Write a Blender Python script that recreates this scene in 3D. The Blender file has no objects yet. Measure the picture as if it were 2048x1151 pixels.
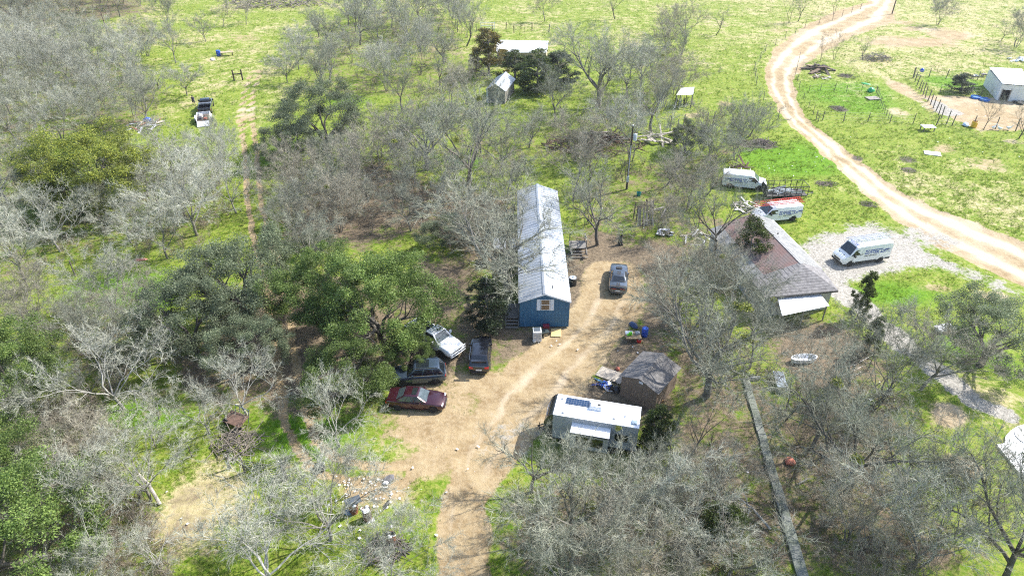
import bpy, bmesh, math, random
import numpy as np
from mathutils import Vector, Matrix
PI = math.pi
R = math.radians
S = bpy.context.scene
COL = S.collection

# ------------------------------------------------------------------ camera, sky, sun, exposure
CAM_H, TILT, FPX = 40.0, R(34), 1366.0
cam = bpy.data.cameras.new('camera')
cam.sensor_width = 36.0
cam.lens = FPX / 2048 * 36
cam.clip_start, cam.clip_end = 0.5, 3000
camo = bpy.data.objects.new('camera', cam)
COL.objects.link(camo)
camo.location = (0, 0, CAM_H)
camo.rotation_euler = (PI / 2 - TILT, 0, 0)
S.camera = camo
SUN_EL, SUN_AZ = R(44), R(26)          # azimuth measured from +X towards +Y
w = bpy.data.worlds.new('World')
S.world = w
w.use_nodes = True
nt = w.node_tree
sk = nt.nodes.new('ShaderNodeTexSky')
sk.sky_type = 'NISHITA'
sk.sun_disc = False
sk.sun_elevation = SUN_EL
sk.sun_rotation = PI / 2 - SUN_AZ
sk.air_density = 1.0
sk.dust_density = 1.5
bg = nt.nodes['Background']
nt.links.new(sk.outputs[0], bg.inputs[0])
bg.inputs[1].default_value = 0.15
sl = bpy.data.lights.new('sun', 'SUN')
sl.energy = 3.6
sl.angle = R(0.6)
sl.color = (1.0, 0.97, 0.93)
so = bpy.data.objects.new('sun', sl)
COL.objects.link(so)
so.location = (60, 40, 80)
sd = Vector((math.cos(SUN_EL) * math.cos(SUN_AZ), math.cos(SUN_EL) * math.sin(SUN_AZ), math.sin(SUN_EL)))
so.rotation_euler = sd.to_track_quat('Z', 'Y').to_euler()
S.view_settings.view_transform = 'Standard'
S.view_settings.look = 'None'
S.view_settings.gamma = 1.0
S.view_settings.use_curve_mapping = False
S.view_settings.exposure = 1.26
S.render.engine = 'CYCLES'
S.cycles.max_bounces = 6
S.cycles.use_denoising = False
S.cycles.filter_width = 1.15
S.cycles.diffuse_bounces = 3
S.cycles.glossy_bounces = 2
S.cycles.transmission_bounces = 3
S.cycles.transparent_max_bounces = 6
S.cycles.volume_bounces = 0
S.cycles.caustics_reflective = False
S.cycles.caustics_refractive = False

# ------------------------------------------------------------------ survey: where a point of the photo stands on the land
def G(px, py, h=0.0):
    u = (px - 1024) / FPX
    v = -(py - 575.5) / FPX
    dy = math.cos(TILT) + v * math.sin(TILT)
    dz = -math.sin(TILT) + v * math.cos(TILT)
    t = (h - CAM_H) / dz
    return (u * t, dy * t)

_ph = np.random.RandomState(5).rand(8) * 6.28
def hgt(x, y):
    """gentle lie of the land"""
    return (0.10 * np.sin(x * 0.11 + y * 0.05 + _ph[0]) + 0.08 * np.sin(y * 0.13 - x * 0.06 + _ph[1])
            + 0.05 * np.sin(x * 0.29 + _ph[2]) * np.sin(y * 0.33 + _ph[3]))

def at(px, py, z=0.0):
    x, y = G(px, py)
    return Vector((x, y, float(hgt(x, y)) + z))

# ------------------------------------------------------------------ materials
MATS = {}
def mat(name, base, rough=0.7, metal=0.0, var=0.0, vscale=3.0, bump=0.0, bscale=20.0, coat=0.0, spec=0.5, emis=None, stretch=None, c2=None, rnd=0.0):
    if name in MATS:
        return MATS[name]
    m = bpy.data.materials.new(name)
    m.use_nodes = True
    t = m.node_tree
    b = t.nodes['Principled BSDF']
    b.inputs['Roughness'].default_value = rough
    b.inputs['Metallic'].default_value = metal
    b.inputs['Specular IOR Level'].default_value = spec
    b.inputs['Coat Weight'].default_value = coat
    b.inputs['Base Color'].default_value = (*base, 1)
    tc = t.nodes.new('ShaderNodeTexCoord')
    src = tc.outputs['Object']
    if stretch:
        mp = t.nodes.new('ShaderNodeMapping')
        mp.inputs['Scale'].default_value = stretch
        t.links.new(src, mp.inputs[0])
        src = mp.outputs[0]
    if var or c2:
        n = t.nodes.new('ShaderNodeTexNoise')
        n.inputs['Scale'].default_value = vscale
        n.inputs['Detail'].default_value = 6
        n.inputs['Roughness'].default_value = 0.65
        t.links.new(src, n.inputs['Vector'])
        mx = t.nodes.new('ShaderNodeMix')
        mx.data_type = 'RGBA'
        rp = t.nodes.new('ShaderNodeMapRange')
        rp.inputs[1].default_value, rp.inputs[2].default_value = 0.35, 0.65
        t.links.new(n.outputs['Fac'], rp.inputs[0])
        t.links.new(rp.outputs[0], mx.inputs['Factor'])
        lo = c2 if c2 else tuple(c * (1 - var) for c in base)
        hi = base if c2 else tuple(min(1, c * (1 + var)) for c in base)
        mx.inputs['A'].default_value = (*lo, 1)
        mx.inputs['B'].default_value = (*hi, 1)
        out = mx.outputs['Result']
        if rnd:
            oi = t.nodes.new('ShaderNodeObjectInfo')
            r2 = t.nodes.new('ShaderNodeMapRange')
            r2.inputs[3].default_value, r2.inputs[4].default_value = 1 - rnd, 1 + rnd
            t.links.new(oi.outputs['Random'], r2.inputs[0])
            hs = t.nodes.new('ShaderNodeHueSaturation')
            t.links.new(r2.outputs[0], hs.inputs['Value'])
            t.links.new(out, hs.inputs['Color'])
            out = hs.outputs[0]
        t.links.new(out, b.inputs['Base Color'])
    if bump:
        n = t.nodes.new('ShaderNodeTexNoise')
        n.inputs['Scale'].default_value = bscale
        n.inputs['Detail'].default_value = 4
        t.links.new(src, n.inputs['Vector'])
        bp = t.nodes.new('ShaderNodeBump')
        bp.inputs['Strength'].default_value = bump
        bp.inputs['Distance'].default_value = 0.03
        t.links.new(n.outputs['Fac'], bp.inputs['Height'])
        t.links.new(bp.outputs[0], b.inputs['Normal'])
    if emis:
        b.inputs['Emission Color'].default_value = (*emis, 1)
        b.inputs['Emission Strength'].default_value = 1
    MATS[name] = m
    return m

def leaf_mat(name, c_lo, c_hi, trans=0.42, objvar=0.18):
    m = bpy.data.materials.new(name)
    m.use_nodes = True
    t = m.node_tree
    t.nodes.remove(t.nodes['Principled BSDF'])
    g = t.nodes.new('ShaderNodeNewGeometry')
    oi = t.nodes.new('ShaderNodeObjectInfo')
    mx = t.nodes.new('ShaderNodeMix')
    mx.data_type = 'RGBA'
    mx.inputs['A'].default_value = (*c_lo, 1)
    mx.inputs['B'].default_value = (*c_hi, 1)
    t.links.new(g.outputs['Random Per Island'], mx.inputs['Factor'])
    hs = t.nodes.new('ShaderNodeHueSaturation')
    r = t.nodes.new('ShaderNodeMapRange')
    r.inputs[3].default_value, r.inputs[4].default_value = 1 - objvar, 1 + objvar
    t.links.new(oi.outputs['Random'], r.inputs[0])
    t.links.new(r.outputs[0], hs.inputs['Value'])
    tc = t.nodes.new('ShaderNodeTexCoord')
    no = t.nodes.new('ShaderNodeTexNoise')
    no.inputs['Scale'].default_value = 0.75
    no.inputs['Detail'].default_value = 2
    t.links.new(tc.outputs['Object'], no.inputs['Vector'])
    nr = t.nodes.new('ShaderNodeMapRange')
    nr.inputs[1].default_value, nr.inputs[2].default_value = 0.35, 0.65
    nr.inputs[3].default_value, nr.inputs[4].default_value = 0.75, 1.30
    t.links.new(no.outputs['Fac'], nr.inputs[0])
    bough = t.nodes.new('ShaderNodeHueSaturation')
    t.links.new(nr.outputs[0], bough.inputs['Value'])
    t.links.new(mx.outputs['Result'], bough.inputs['Color'])
    t.links.new(bough.outputs[0], hs.inputs['Color'])
    d = t.nodes.new('ShaderNodeBsdfPrincipled')
    d.inputs['Roughness'].default_value = 0.55
    d.inputs['Specular IOR Level'].default_value = 0.35
    tr = t.nodes.new('ShaderNodeBsdfTranslucent')
    t.links.new(hs.outputs[0], d.inputs['Base Color'])
    t.links.new(hs.outputs[0], tr.inputs['Color'])
    ms = t.nodes.new('ShaderNodeMixShader')
    ms.inputs[0].default_value = trans
    t.links.new(d.outputs[0], ms.inputs[1])
    t.links.new(tr.outputs[0], ms.inputs[2])
    t.links.new(ms.outputs[0], t.nodes['Material Output'].inputs[0])
    return m

# ------------------------------------------------------------------ object helpers
def tag(o, label=None, cat=None, group=None, kind=None):
    if label: o['label'] = label
    if cat: o['category'] = cat
    if group: o['group'] = group
    if kind: o['kind'] = kind
    return o

def thing(name, label, cat, loc=(0, 0, 0), rz=0.0, group=None):
    o = bpy.data.objects.new(name, None)
    o.empty_display_size = 0.3
    COL.objects.link(o)
    o.location = loc
    o.rotation_euler = (0, 0, rz)
    return tag(o, label, cat, group)

def link(name, me, parent=None, loc=None, rot=None):
    o = bpy.data.objects.new(name, me)
    COL.objects.link(o)
    if parent is not None: o.parent = parent
    if loc is not None: o.location = loc
    if rot is not None: o.rotation_euler = rot
    return o

def copy_tree(o, parent=None):
    c = o.copy()
    COL.objects.link(c)
    if parent is not None:
        c.parent = parent
        c.matrix_parent_inverse = o.matrix_parent_inverse
    for ch in list(o.children):
        copy_tree(ch, c)
    return c

def npmesh(name, verts, tris=None, quads=None, m=None, smooth=False):
    me = bpy.data.meshes.new(name)
    verts = np.asarray(verts, np.float32)
    nt_ = 0 if tris is None else len(tris)
    nq = 0 if quads is None else len(quads)
    me.vertices.add(len(verts))
    me.vertices.foreach_set('co', verts.ravel())
    me.loops.add(nt_ * 3 + nq * 4)
    idx = []
    if nt_: idx.append(np.asarray(tris, np.int32).ravel())
    if nq: idx.append(np.asarray(quads, np.int32).ravel())
    me.loops.foreach_set('vertex_index', np.concatenate(idx))
    me.polygons.add(nt_ + nq)
    st = np.concatenate([np.arange(nt_) * 3, nt_ * 3 + np.arange(nq) * 4]).astype(np.int32)
    me.polygons.foreach_set('loop_start', st)
    if smooth:
        me.polygons.foreach_set('use_smooth', np.ones(nt_ + nq, bool))
    me.update(calc_edges=True)
    if m: me.materials.append(m)
    return me

class MB:
    """collects shapes; build() links them as ONE mesh object"""
    def __init__(self):
        self.v, self.f = [], []
    def add(self, vs, fs):
        n = len(self.v)
        self.v += [tuple(p) for p in vs]
        self.f += [tuple(i + n for i in q) for q in fs]
        return self
    def box(self, x0, x1, y0, y1, z0, z1, M=None):
        vs = [Vector((x, y, z)) for z in (z0, z1) for y in (y0, y1) for x in (x0, x1)]
        if M is not None: vs = [M @ p for p in vs]
        return self.add(vs, [(0, 2, 3, 1), (4, 5, 7, 6), (0, 1, 5, 4), (2, 6, 7, 3), (0, 4, 6, 2), (1, 3, 7, 5)])
    def slab(self, q, t=0.01):
        """quad corners q (ccw seen from outside) given thickness t inwards"""
        q = [Vector(p) for p in q]
        n = (q[1] - q[0]).cross(q[-1] - q[0]).normalized() * t
        k = len(q)
        vs = q + [p - n for p in q]
        fs = [tuple(range(k)), tuple(range(2 * k - 1, k - 1, -1))]
        fs += [(i, i + k, (i + 1) % k + k, (i + 1) % k) for i in range(k)]
        return self.add(vs, fs)
    def tube(self, pts, r, n=8, cap=True):
        pts = [Vector(p) for p in pts]
        rs = r if isinstance(r, (list, tuple)) else [r] * len(pts)
        ring = []
        base = len(self.v)
        for i, p in enumerate(pts):
            d = (pts[min(i + 1, len(pts) - 1)] - pts[max(i - 1, 0)]).normalized()
            a = d.orthogonal().normalized() if i == 0 else (a - d * a.dot(d)).normalized()
            b = d.cross(a)
            for k in range(n):
                t = 2 * PI * k / n
                self.v.append(tuple(p + (a * math.cos(t) + b * math.sin(t)) * rs[i]))
        for i in range(len(pts) - 1):
            for k in range(n):
                self.f.append((base + i * n + k, base + i * n + (k + 1) % n, base + (i + 1) * n + (k + 1) % n, base + (i + 1) * n + k))
        if cap:
            self.f.append(tuple(base + k for k in range(n))[::-1])
            self.f.append(tuple(base + (len(pts) - 1) * n + k for k in range(n)))
        return self
    def loft(self, rings, cap=True):
        n = len(rings[0])
        base = len(self.v)
        for r_ in rings: self.v += [tuple(p) for p in r_]
        for i in range(len(rings) - 1):
            for k in range(n):
                self.f.append((base + i * n + k, base + i * n + (k + 1) % n, base + (i + 1) * n + (k + 1) % n, base + (i + 1) * n + k))
        if cap:
            self.f.append(tuple(base + k for k in range(n))[::-1])
            self.f.append(tuple(base + (len(rings) - 1) * n + k for k in range(n)))
        return self
    def lathe(self, prof, n=16, axis='z', c=(0, 0, 0)):
        rings = []
        for r_, z in prof:
            rr = []
            for k in range(n):
                t = 2 * PI * k / n
                a, b = r_ * math.cos(t), r_ * math.sin(t)
                p = (a, b, z) if axis == 'z' else ((a, z, b) if axis == 'y' else (z, a, b))
                rr.append((p[0] + c[0], p[1] + c[1], p[2] + c[2]))
            rings.append(rr)
        return self.loft(rings)
    def mesh(self, name, m=None, smooth=None, bevel=0.0):
        me = bpy.data.meshes.new(name)
        me.from_pydata([tuple(p) for p in self.v], [], self.f)
        bm = bmesh.new()
        bm.from_mesh(me)
        bmesh.ops.recalc_face_normals(bm, faces=bm.faces)
        if bevel:
            es = [e for e in bm.edges if len(e.link_faces) == 2 and e.calc_face_angle(0) > 0.5]
            bmesh.ops.bevel(bm, geom=es, offset=bevel, segments=2, profile=0.6, affect='EDGES', clamp_overlap=True)
        bm.to_mesh(me)
        bm.free()
        if smooth is not None:
            me.polygons.foreach_set('use_smooth', np.ones(len(me.polygons), bool))
            me.set_sharp_from_angle(angle=R(smooth))
        if m: me.materials.append(m)
        return me
    def build(self, name, m, parent=None, smooth=None, bevel=0.0, loc=None, rot=None):
        return link(name, self.mesh(name, m, smooth, bevel), parent, loc, rot)

# ------------------------------------------------------------------ the land: one grid, split into ground, road, driveway, lot and track
def spaced(a, b, fa, fb, fine, coarse, outer):
    s = [fa]
    while s[-1] < fb: s.append(s[-1] + fine)
    st = coarse
    while s[-1] < b: s.append(s[-1] + st)
    for k in range(14): s.append(s[-1] + outer * 1.35 ** k)
    t = [fa]
    while t[-1] > a: t.append(t[-1] - st)
    for k in range(14): t.append(t[-1] - outer * 1.35 ** k)
    return np.array(t[:0:-1] + s)
XS = spaced(-150, 150, -42, 62, 0.42, 0.85, 3.0)
YS = spaced(16, 245, 20, 92, 0.42, 0.85, 3.0)
GX, GY = np.meshgrid(XS, YS)

def vnoise(x, y, sc, seed=0):
    r = np.random.RandomState(seed).rand(256, 256)
    u, v = x * sc + 1000, y * sc + 1000
    i, j = np.floor(u).astype(int), np.floor(v).astype(int)
    fu, fv = u - i, v - j
    fu, fv = fu * fu * (3 - 2 * fu), fv * fv * (3 - 2 * fv)
    a, b = r[i % 256, j % 256], r[(i + 1) % 256, j % 256]
    c, d = r[i % 256, (j + 1) % 256], r[(i + 1) % 256, (j + 1) % 256]
    return (a * (1 - fu) + b * fu) * (1 - fv) + (c * (1 - fu) + d * fu) * fv
def fbm(x, y, sc, seed=0):
    return 0.5 * vnoise(x, y, sc, seed) + 0.3 * vnoise(x, y, sc * 2.1, seed + 1) + 0.2 * vnoise(x, y, sc * 4.3, seed + 2)
WX = GX + (fbm(GX, GY, 0.35, 3) - 0.5) * 1.6
WY = GY + (fbm(GX, GY, 0.35, 7) - 0.5) * 1.6

def strip_ratio(c, hw, X=None, Y=None):
    """distance to a centre line over its half width"""
    X = WX if X is None else X
    Y = WY if Y is None else Y
    best = np.full(X.shape, 1e9)
    for (a, b), (wa, wb) in zip(zip(c, c[1:]), zip(hw, hw[1:])):
        dx, dy = b[0] - a[0], b[1] - a[1]
        L = dx * dx + dy * dy + 1e-9
        t = np.clip(((X - a[0]) * dx + (Y - a[1]) * dy) / L, 0, 1)
        d = np.hypot(X - a[0] - t * dx, Y - a[1] - t * dy) / (wa + (wb - wa) * t)
        best = np.minimum(best, d)
    return best
def edges(left, right):
    c, h = [], []
    for l, r in zip(left, right):
        a, b = G(*l), G(*r)
        c.append(((a[0] + b[0]) / 2, (a[1] + b[1]) / 2))
        h.append(math.hypot(a[0] - b[0], a[1] - b[1]) / 2)
    return c, h
def soft(ratio, k=0.35):
    return np.clip((1 + k - ratio) / (2 * k), 0, 1)
def blob(cx, cy, rx, ry, k=0.6, lumpy=0.7):
    x, y = G(cx, cy)
    a = abs(G(cx + rx, cy)[0] - x)
    b = abs(G(cx, cy - ry)[1] - G(cx, cy + ry)[1]) / 2
    d = np.hypot((GX - x) / a, (GY - y) / b) + (fbm(GX, GY, 0.22, 21) - 0.5) * lumpy
    return soft(d, k)
def poly(pts, feather=3.0):
    """1 inside a polygon given in photo points"""
    p = np.array([G(*q) for q in pts])
    ins = np.zeros(GX.shape, bool)
    dist = np.full(GX.shape, 1e9)
    X, Y = WX, WY
    for a, b in zip(p, np.roll(p, -1, 0)):
        cond = ((a[1] > Y) != (b[1] > Y)) & (X < (b[0] - a[0]) * (Y - a[1]) / (b[1] - a[1] + 1e-9) + a[0])
        ins ^= cond
        dx, dy = b - a
        t = np.clip(((X - a[0]) * dx + (Y - a[1]) * dy) / (dx * dx + dy * dy + 1e-9), 0, 1)
        dist = np.minimum(dist, np.hypot(X - a[0] - t * dx, Y - a[1] - t * dy))
    return np.clip(0.5 + np.where(ins, dist, -dist) / feather, 0, 1)

ROAD = edges([(1752, -20), (1735, 8), (1680, 38), (1608, 70), (1552, 112), (1532, 150), (1545, 195), (1572, 240), (1628, 292), (1690, 345), (1745, 398), (1800, 440), (1880, 490), (1960, 532), (2060, 580), (2200, 640)],
             [(1800, -20), (1785, 8), (1770, 28), (1690, 60), (1622, 105), (1582, 145), (1592, 195), (1617, 240), (1682, 292), (1748, 340), (1800, 380), (1868, 412), (1950, 442), (2040, 476), (2150, 520), (2300, 570)])
DRIVE = edges([(868, 1200), (868, 1120), (872, 1040), (888, 970), (905, 915), (930, 860), (960, 800), (1010, 740), (1085, 690), (1130, 650), (1156, 600), (1172, 552)],
              [(985, 1200), (978, 1120), (978, 1040), (990, 970), (1020, 910), (1075, 850), (1130, 810), (1185, 755), (1215, 700), (1262, 640), (1292, 590), (1288, 548)])
TRACK = [[G(*p) for p in q] for q in (
    [(512, 145), (497, 185), (492, 225), (497, 270), (503, 310), (505, 360), (510, 420), (522, 475), (545, 540), (560, 620), (572, 700), (578, 760), (590, 830), (612, 890), (655, 930), (720, 950), (800, 950)],)]
tc_, th_ = TRACK[0], [1.7] * len(TRACK[0])
r_road, r_drive = strip_ratio(*ROAD), strip_ratio(*DRIVE)
m_dirt = np.maximum(soft(r_road, 0.18), soft(r_drive, 0.30))
r_track = strip_ratio(tc_, [1.0] * len(tc_), GX + (WX - GX) * 0.4, GY + (WY - GY) * 0.4)      # metres from the track's centre
ruts = np.exp(-((r_track - 0.85) / 0.38) ** 2) * (0.75 + 0.5 * fbm(GX, GY, 0.3, 40))
m_dirt = np.maximum(m_dirt, ruts * 1.05)
m_dirt = np.maximum(m_dirt, blob(915, 790, 110, 60) * 0.62)
m_dirt = np.maximum(m_dirt, blob(890, 855, 125, 60) * 0.74)
m_dirt = np.maximum(m_dirt, blob(760, 975, 85, 40) * 0.75)
m_dirt = np.maximum(m_dirt, blob(962, 765, 70, 38) * 0.75)
m_dirt = np.maximum(m_dirt, blob(855, 925, 90, 48, lumpy=1.1) * 0.66)
for q in [(1820, 85, 90, 12, .8), (1905, 72, 60, 12, .7), (1845, 60, 60, 8, .6), (1790, 45, 60, 6, .6), (1810, 180, 22, 30, .7), (1880, 215, 40, 16, .7), (1800, 225, 30, 14, .55), (1890, 300, 50, 14, .55), (1980, 330, 50, 20, .5),
          (1890, 830, 40, 26, .75), (1925, 935, 38, 25, .65), (1985, 590, 60, 16, .6), (1870, 575, 50, 10, .55), (1440, 45, 60, 10, .45), (480, 75, 50, 10, .5), (960, 75, 60, 8, .5), (1450, 205, 30, 8, .5), (1380, 230, 26, 8, .5), (1010, 95, 60, 8, .6),
          (620, 935, 22, 10, .7), (575, 930, 18, 9, .7), (490, 230, 30, 20, .45), (1700, 130, 20, 8, .4), (1560, 60, 40, 6, .5), (80, 55, 60, 6, .5), (1280, 130, 20, 10, .5), (2030, 285, 30, 8, .5), (1700, 250, 30, 8, .35)]:
    m_dirt = np.maximum(m_dirt, blob(*q[:4], lumpy=1.1) * q[4])
pen = poly([(1838, 190), (1900, 188), (1980, 195), (2070, 205), (2070, 262), (1960, 262), (1905, 240)], 2.0)
m_dirt = np.maximum(m_dirt, pen * 0.85)
m_grav = np.maximum(poly([(1590, 490), (1650, 460), (1740, 440), (1800, 460), (1900, 520), (2000, 560), (2070, 600), (1990, 575), (1880, 540), (1790, 545), (1720, 560), (1690, 600), (1640, 590), (1620, 540)], 4.0) * 0.8,
                    soft(strip_ratio([G(*p) for p in [(1690, 585), (1740, 630), (1775, 665), (1830, 710), (1890, 760), (1950, 805), (2010, 830)]], [1.5, 1.5, 1.4, 1.2, 1.2, 1.2, 1.0]), 0.4) * 0.85)
m_grav = np.maximum(m_grav, poly([(1850, 192), (1900, 215), (1930, 228), (1900, 236), (1870, 225)], 2.0))
m_grav = np.maximum(m_grav, blob(1060, 870, 130, 60) * 0.35)
m_grav = np.maximum(m_grav, blob(1830, 470, 90, 25, lumpy=1.2) * 0.6)
m_grav = np.maximum(m_grav, blob(850, 1020, 30, 40) * 0.4)
m_grav = np.maximum(m_grav, blob(1120, 770, 60, 30) * 0.25)
WOODS = {
    'upper left': [(-60, 60), (110, 75), (250, 120), (345, 175), (325, 235), (250, 275), (130, 275), (95, 330), (90, 400), (20, 430), (-80, 430)],
    'left': [(-60, 430), (90, 400), (200, 420), (330, 310), (470, 320), (475, 430), (380, 520), (300, 540), (250, 500), (130, 530), (40, 560), (-60, 600)],
    'lower left': [(-60, 820), (200, 790), (230, 860), (180, 930), (320, 1000), (345, 1120), (360, 1200), (-60, 1200)],
    'middle left': [(60, 620), (240, 560), (330, 640), (330, 760), (230, 800), (100, 760)],
    'far': [(640, 60), (760, 20), (900, 20), (940, 80), (960, 170), (960, 240), (1060, 240), (1230, 215), (1320, 130), (1330, 60), (1380, 150), (1310, 240), (1300, 330), (1180, 330), (1050, 330), (1000, 360), (860, 350), (780, 300), (760, 200), (600, 190), (590, 120)],
    'centre': [(580, 370), (650, 340), (760, 310), (900, 370), (1040, 380), (1040, 600), (960, 560), (850, 480), (700, 470), (600, 500), (560, 470)],
    'behind house': [(1140, 370), (1260, 330), (1400, 300), (1480, 260), (1530, 290), (1440, 350), (1400, 420), (1440, 560), (1380, 560), (1330, 480), (1150, 480)],
    'lower right': [(1310, 640), (1470, 640), (1490, 740), (1640, 770), (1760, 760), (1840, 800), (1860, 900), (1830, 980), (2080, 1200), (970, 1200), (985, 1000), (1080, 930), (1290, 930), (1300, 820)],
    'top left': [(-60, -10), (290, -10), (300, 25), (130, 55), (-60, 50)],
}
m_lit = np.zeros(GX.shape)
for k, p in WOODS.items():
    m_lit = np.maximum(m_lit, poly(p, 6.0) * {'lower right': 0.62, 'centre': 0.72, 'behind house': 0.5, 'far': 0.42, 'upper left': 0.5, 'left': 0.45, 'middle left': 0.5, 'top left': 0.6}.get(k, 0.6))
for q in [(700, 430, 150, 75, .8), (880, 590, 110, 110, .72), (1215, 500, 85, 50, 1), (1090, 690, 170, 60, .95), (1180, 800, 150, 60, .95), (1260, 720, 100, 90, .85), (380, 1040, 130, 130, .45), (1650, 710, 140, 90, .95), (590, 700, 240, 150, .85), (990, 640, 100, 70, .9), (1300, 520, 110, 55, .85), (1150, 590, 50, 110, .95), (850, 720, 130, 70, .8), (830, 860, 110, 50, .5), (1310, 600, 60, 90, .8), (1420, 470, 90, 60, .5)]:
    m_lit = np.maximum(m_lit, blob(*q[:4], lumpy=0.9) * q[4])
m_lit = np.maximum(m_lit, pen * 0.52)
m_lush = np.zeros(GX.shape)
for q in [(1590, 320, 110, 40, 1), (1700, 190, 110, 40, .8), (1920, 165, 70, 16, 1), (600, 850, 130, 70, .9), (300, 830, 130, 40, .8), (250, 590, 120, 60, .9), (1800, 590, 100, 30, .8), (1950, 700, 80, 80, .7), (560, 300, 40, 40, .6), (930, 320, 50, 20, .8), (1500, 950, 60, 80, .4), (1850, 1000, 60, 60, .4), (820, 1080, 40, 60, .5), (1300, 300, 80, 40, .4), (700, 200, 60, 20, .6)]:
    m_lush = np.maximum(m_lush, blob(*q[:4], lumpy=0.8) * q[4])
m_dry_glare = np.maximum(np.clip((GY - 95) / 60, 0, 1) * 0.32, blob(395, 1010, 90, 90, lumpy=1.0) * 0.95)
m_dry_glare = np.maximum(m_dry_glare, np.maximum(blob(1900, 380, 180, 70, lumpy=1.4) * 0.4, blob(560, 200, 60, 80, lumpy=1.2) * 0.35))
m_dry_glare = np.maximum(m_dry_glare, np.maximum(blob(870, 900, 120, 60) * 0.55, blob(500, 130, 120, 90, lumpy=1.2) * 0.4))
m_dry_glare = np.maximum(m_dry_glare, np.maximum(blob(1980, 800, 60, 60) * 0.5, blob(60, 900, 60, 60) * 0.6))
m_dry_glare = np.maximum(m_dry_glare, np.clip((GX - 10) / 60, 0, 1) * np.clip((GY - 95) / 50, 0, 1) * 0.46)  # painted glare: upper right meadow paled as if overexposed
m_dark = np.zeros(GX.shape)
for q in [(1525, 285, 28, 12), (1650, 368, 22, 7), (1735, 408, 16, 7), (1690, 152, 16, 6), (1675, 217, 16, 7), (1815, 320, 20, 8), (1715, 315, 14, 6), (1820, 340, 16, 6), (770, 962, 18, 12), (1490, 285, 20, 8)]:
    m_dark = np.maximum(m_dark, blob(*q, lumpy=0.9) * 0.85)
rutl = lambda r, c_, w_: np.exp(-((r - c_) / w_) ** 2)
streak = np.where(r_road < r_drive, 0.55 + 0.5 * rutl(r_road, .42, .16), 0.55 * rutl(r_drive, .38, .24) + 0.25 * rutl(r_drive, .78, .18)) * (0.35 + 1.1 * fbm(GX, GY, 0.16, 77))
GZ = hgt(GX, GY) - 0.10 * soft(r_road, 0.25) - 0.06 * soft(r_drive, 0.3) - 0.07 * np.clip(ruts, 0, 1) + (fbm(GX, GY, 0.8, 60) - 0.5) * 0.12 * (1 - 0.7 * m_dirt)

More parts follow.
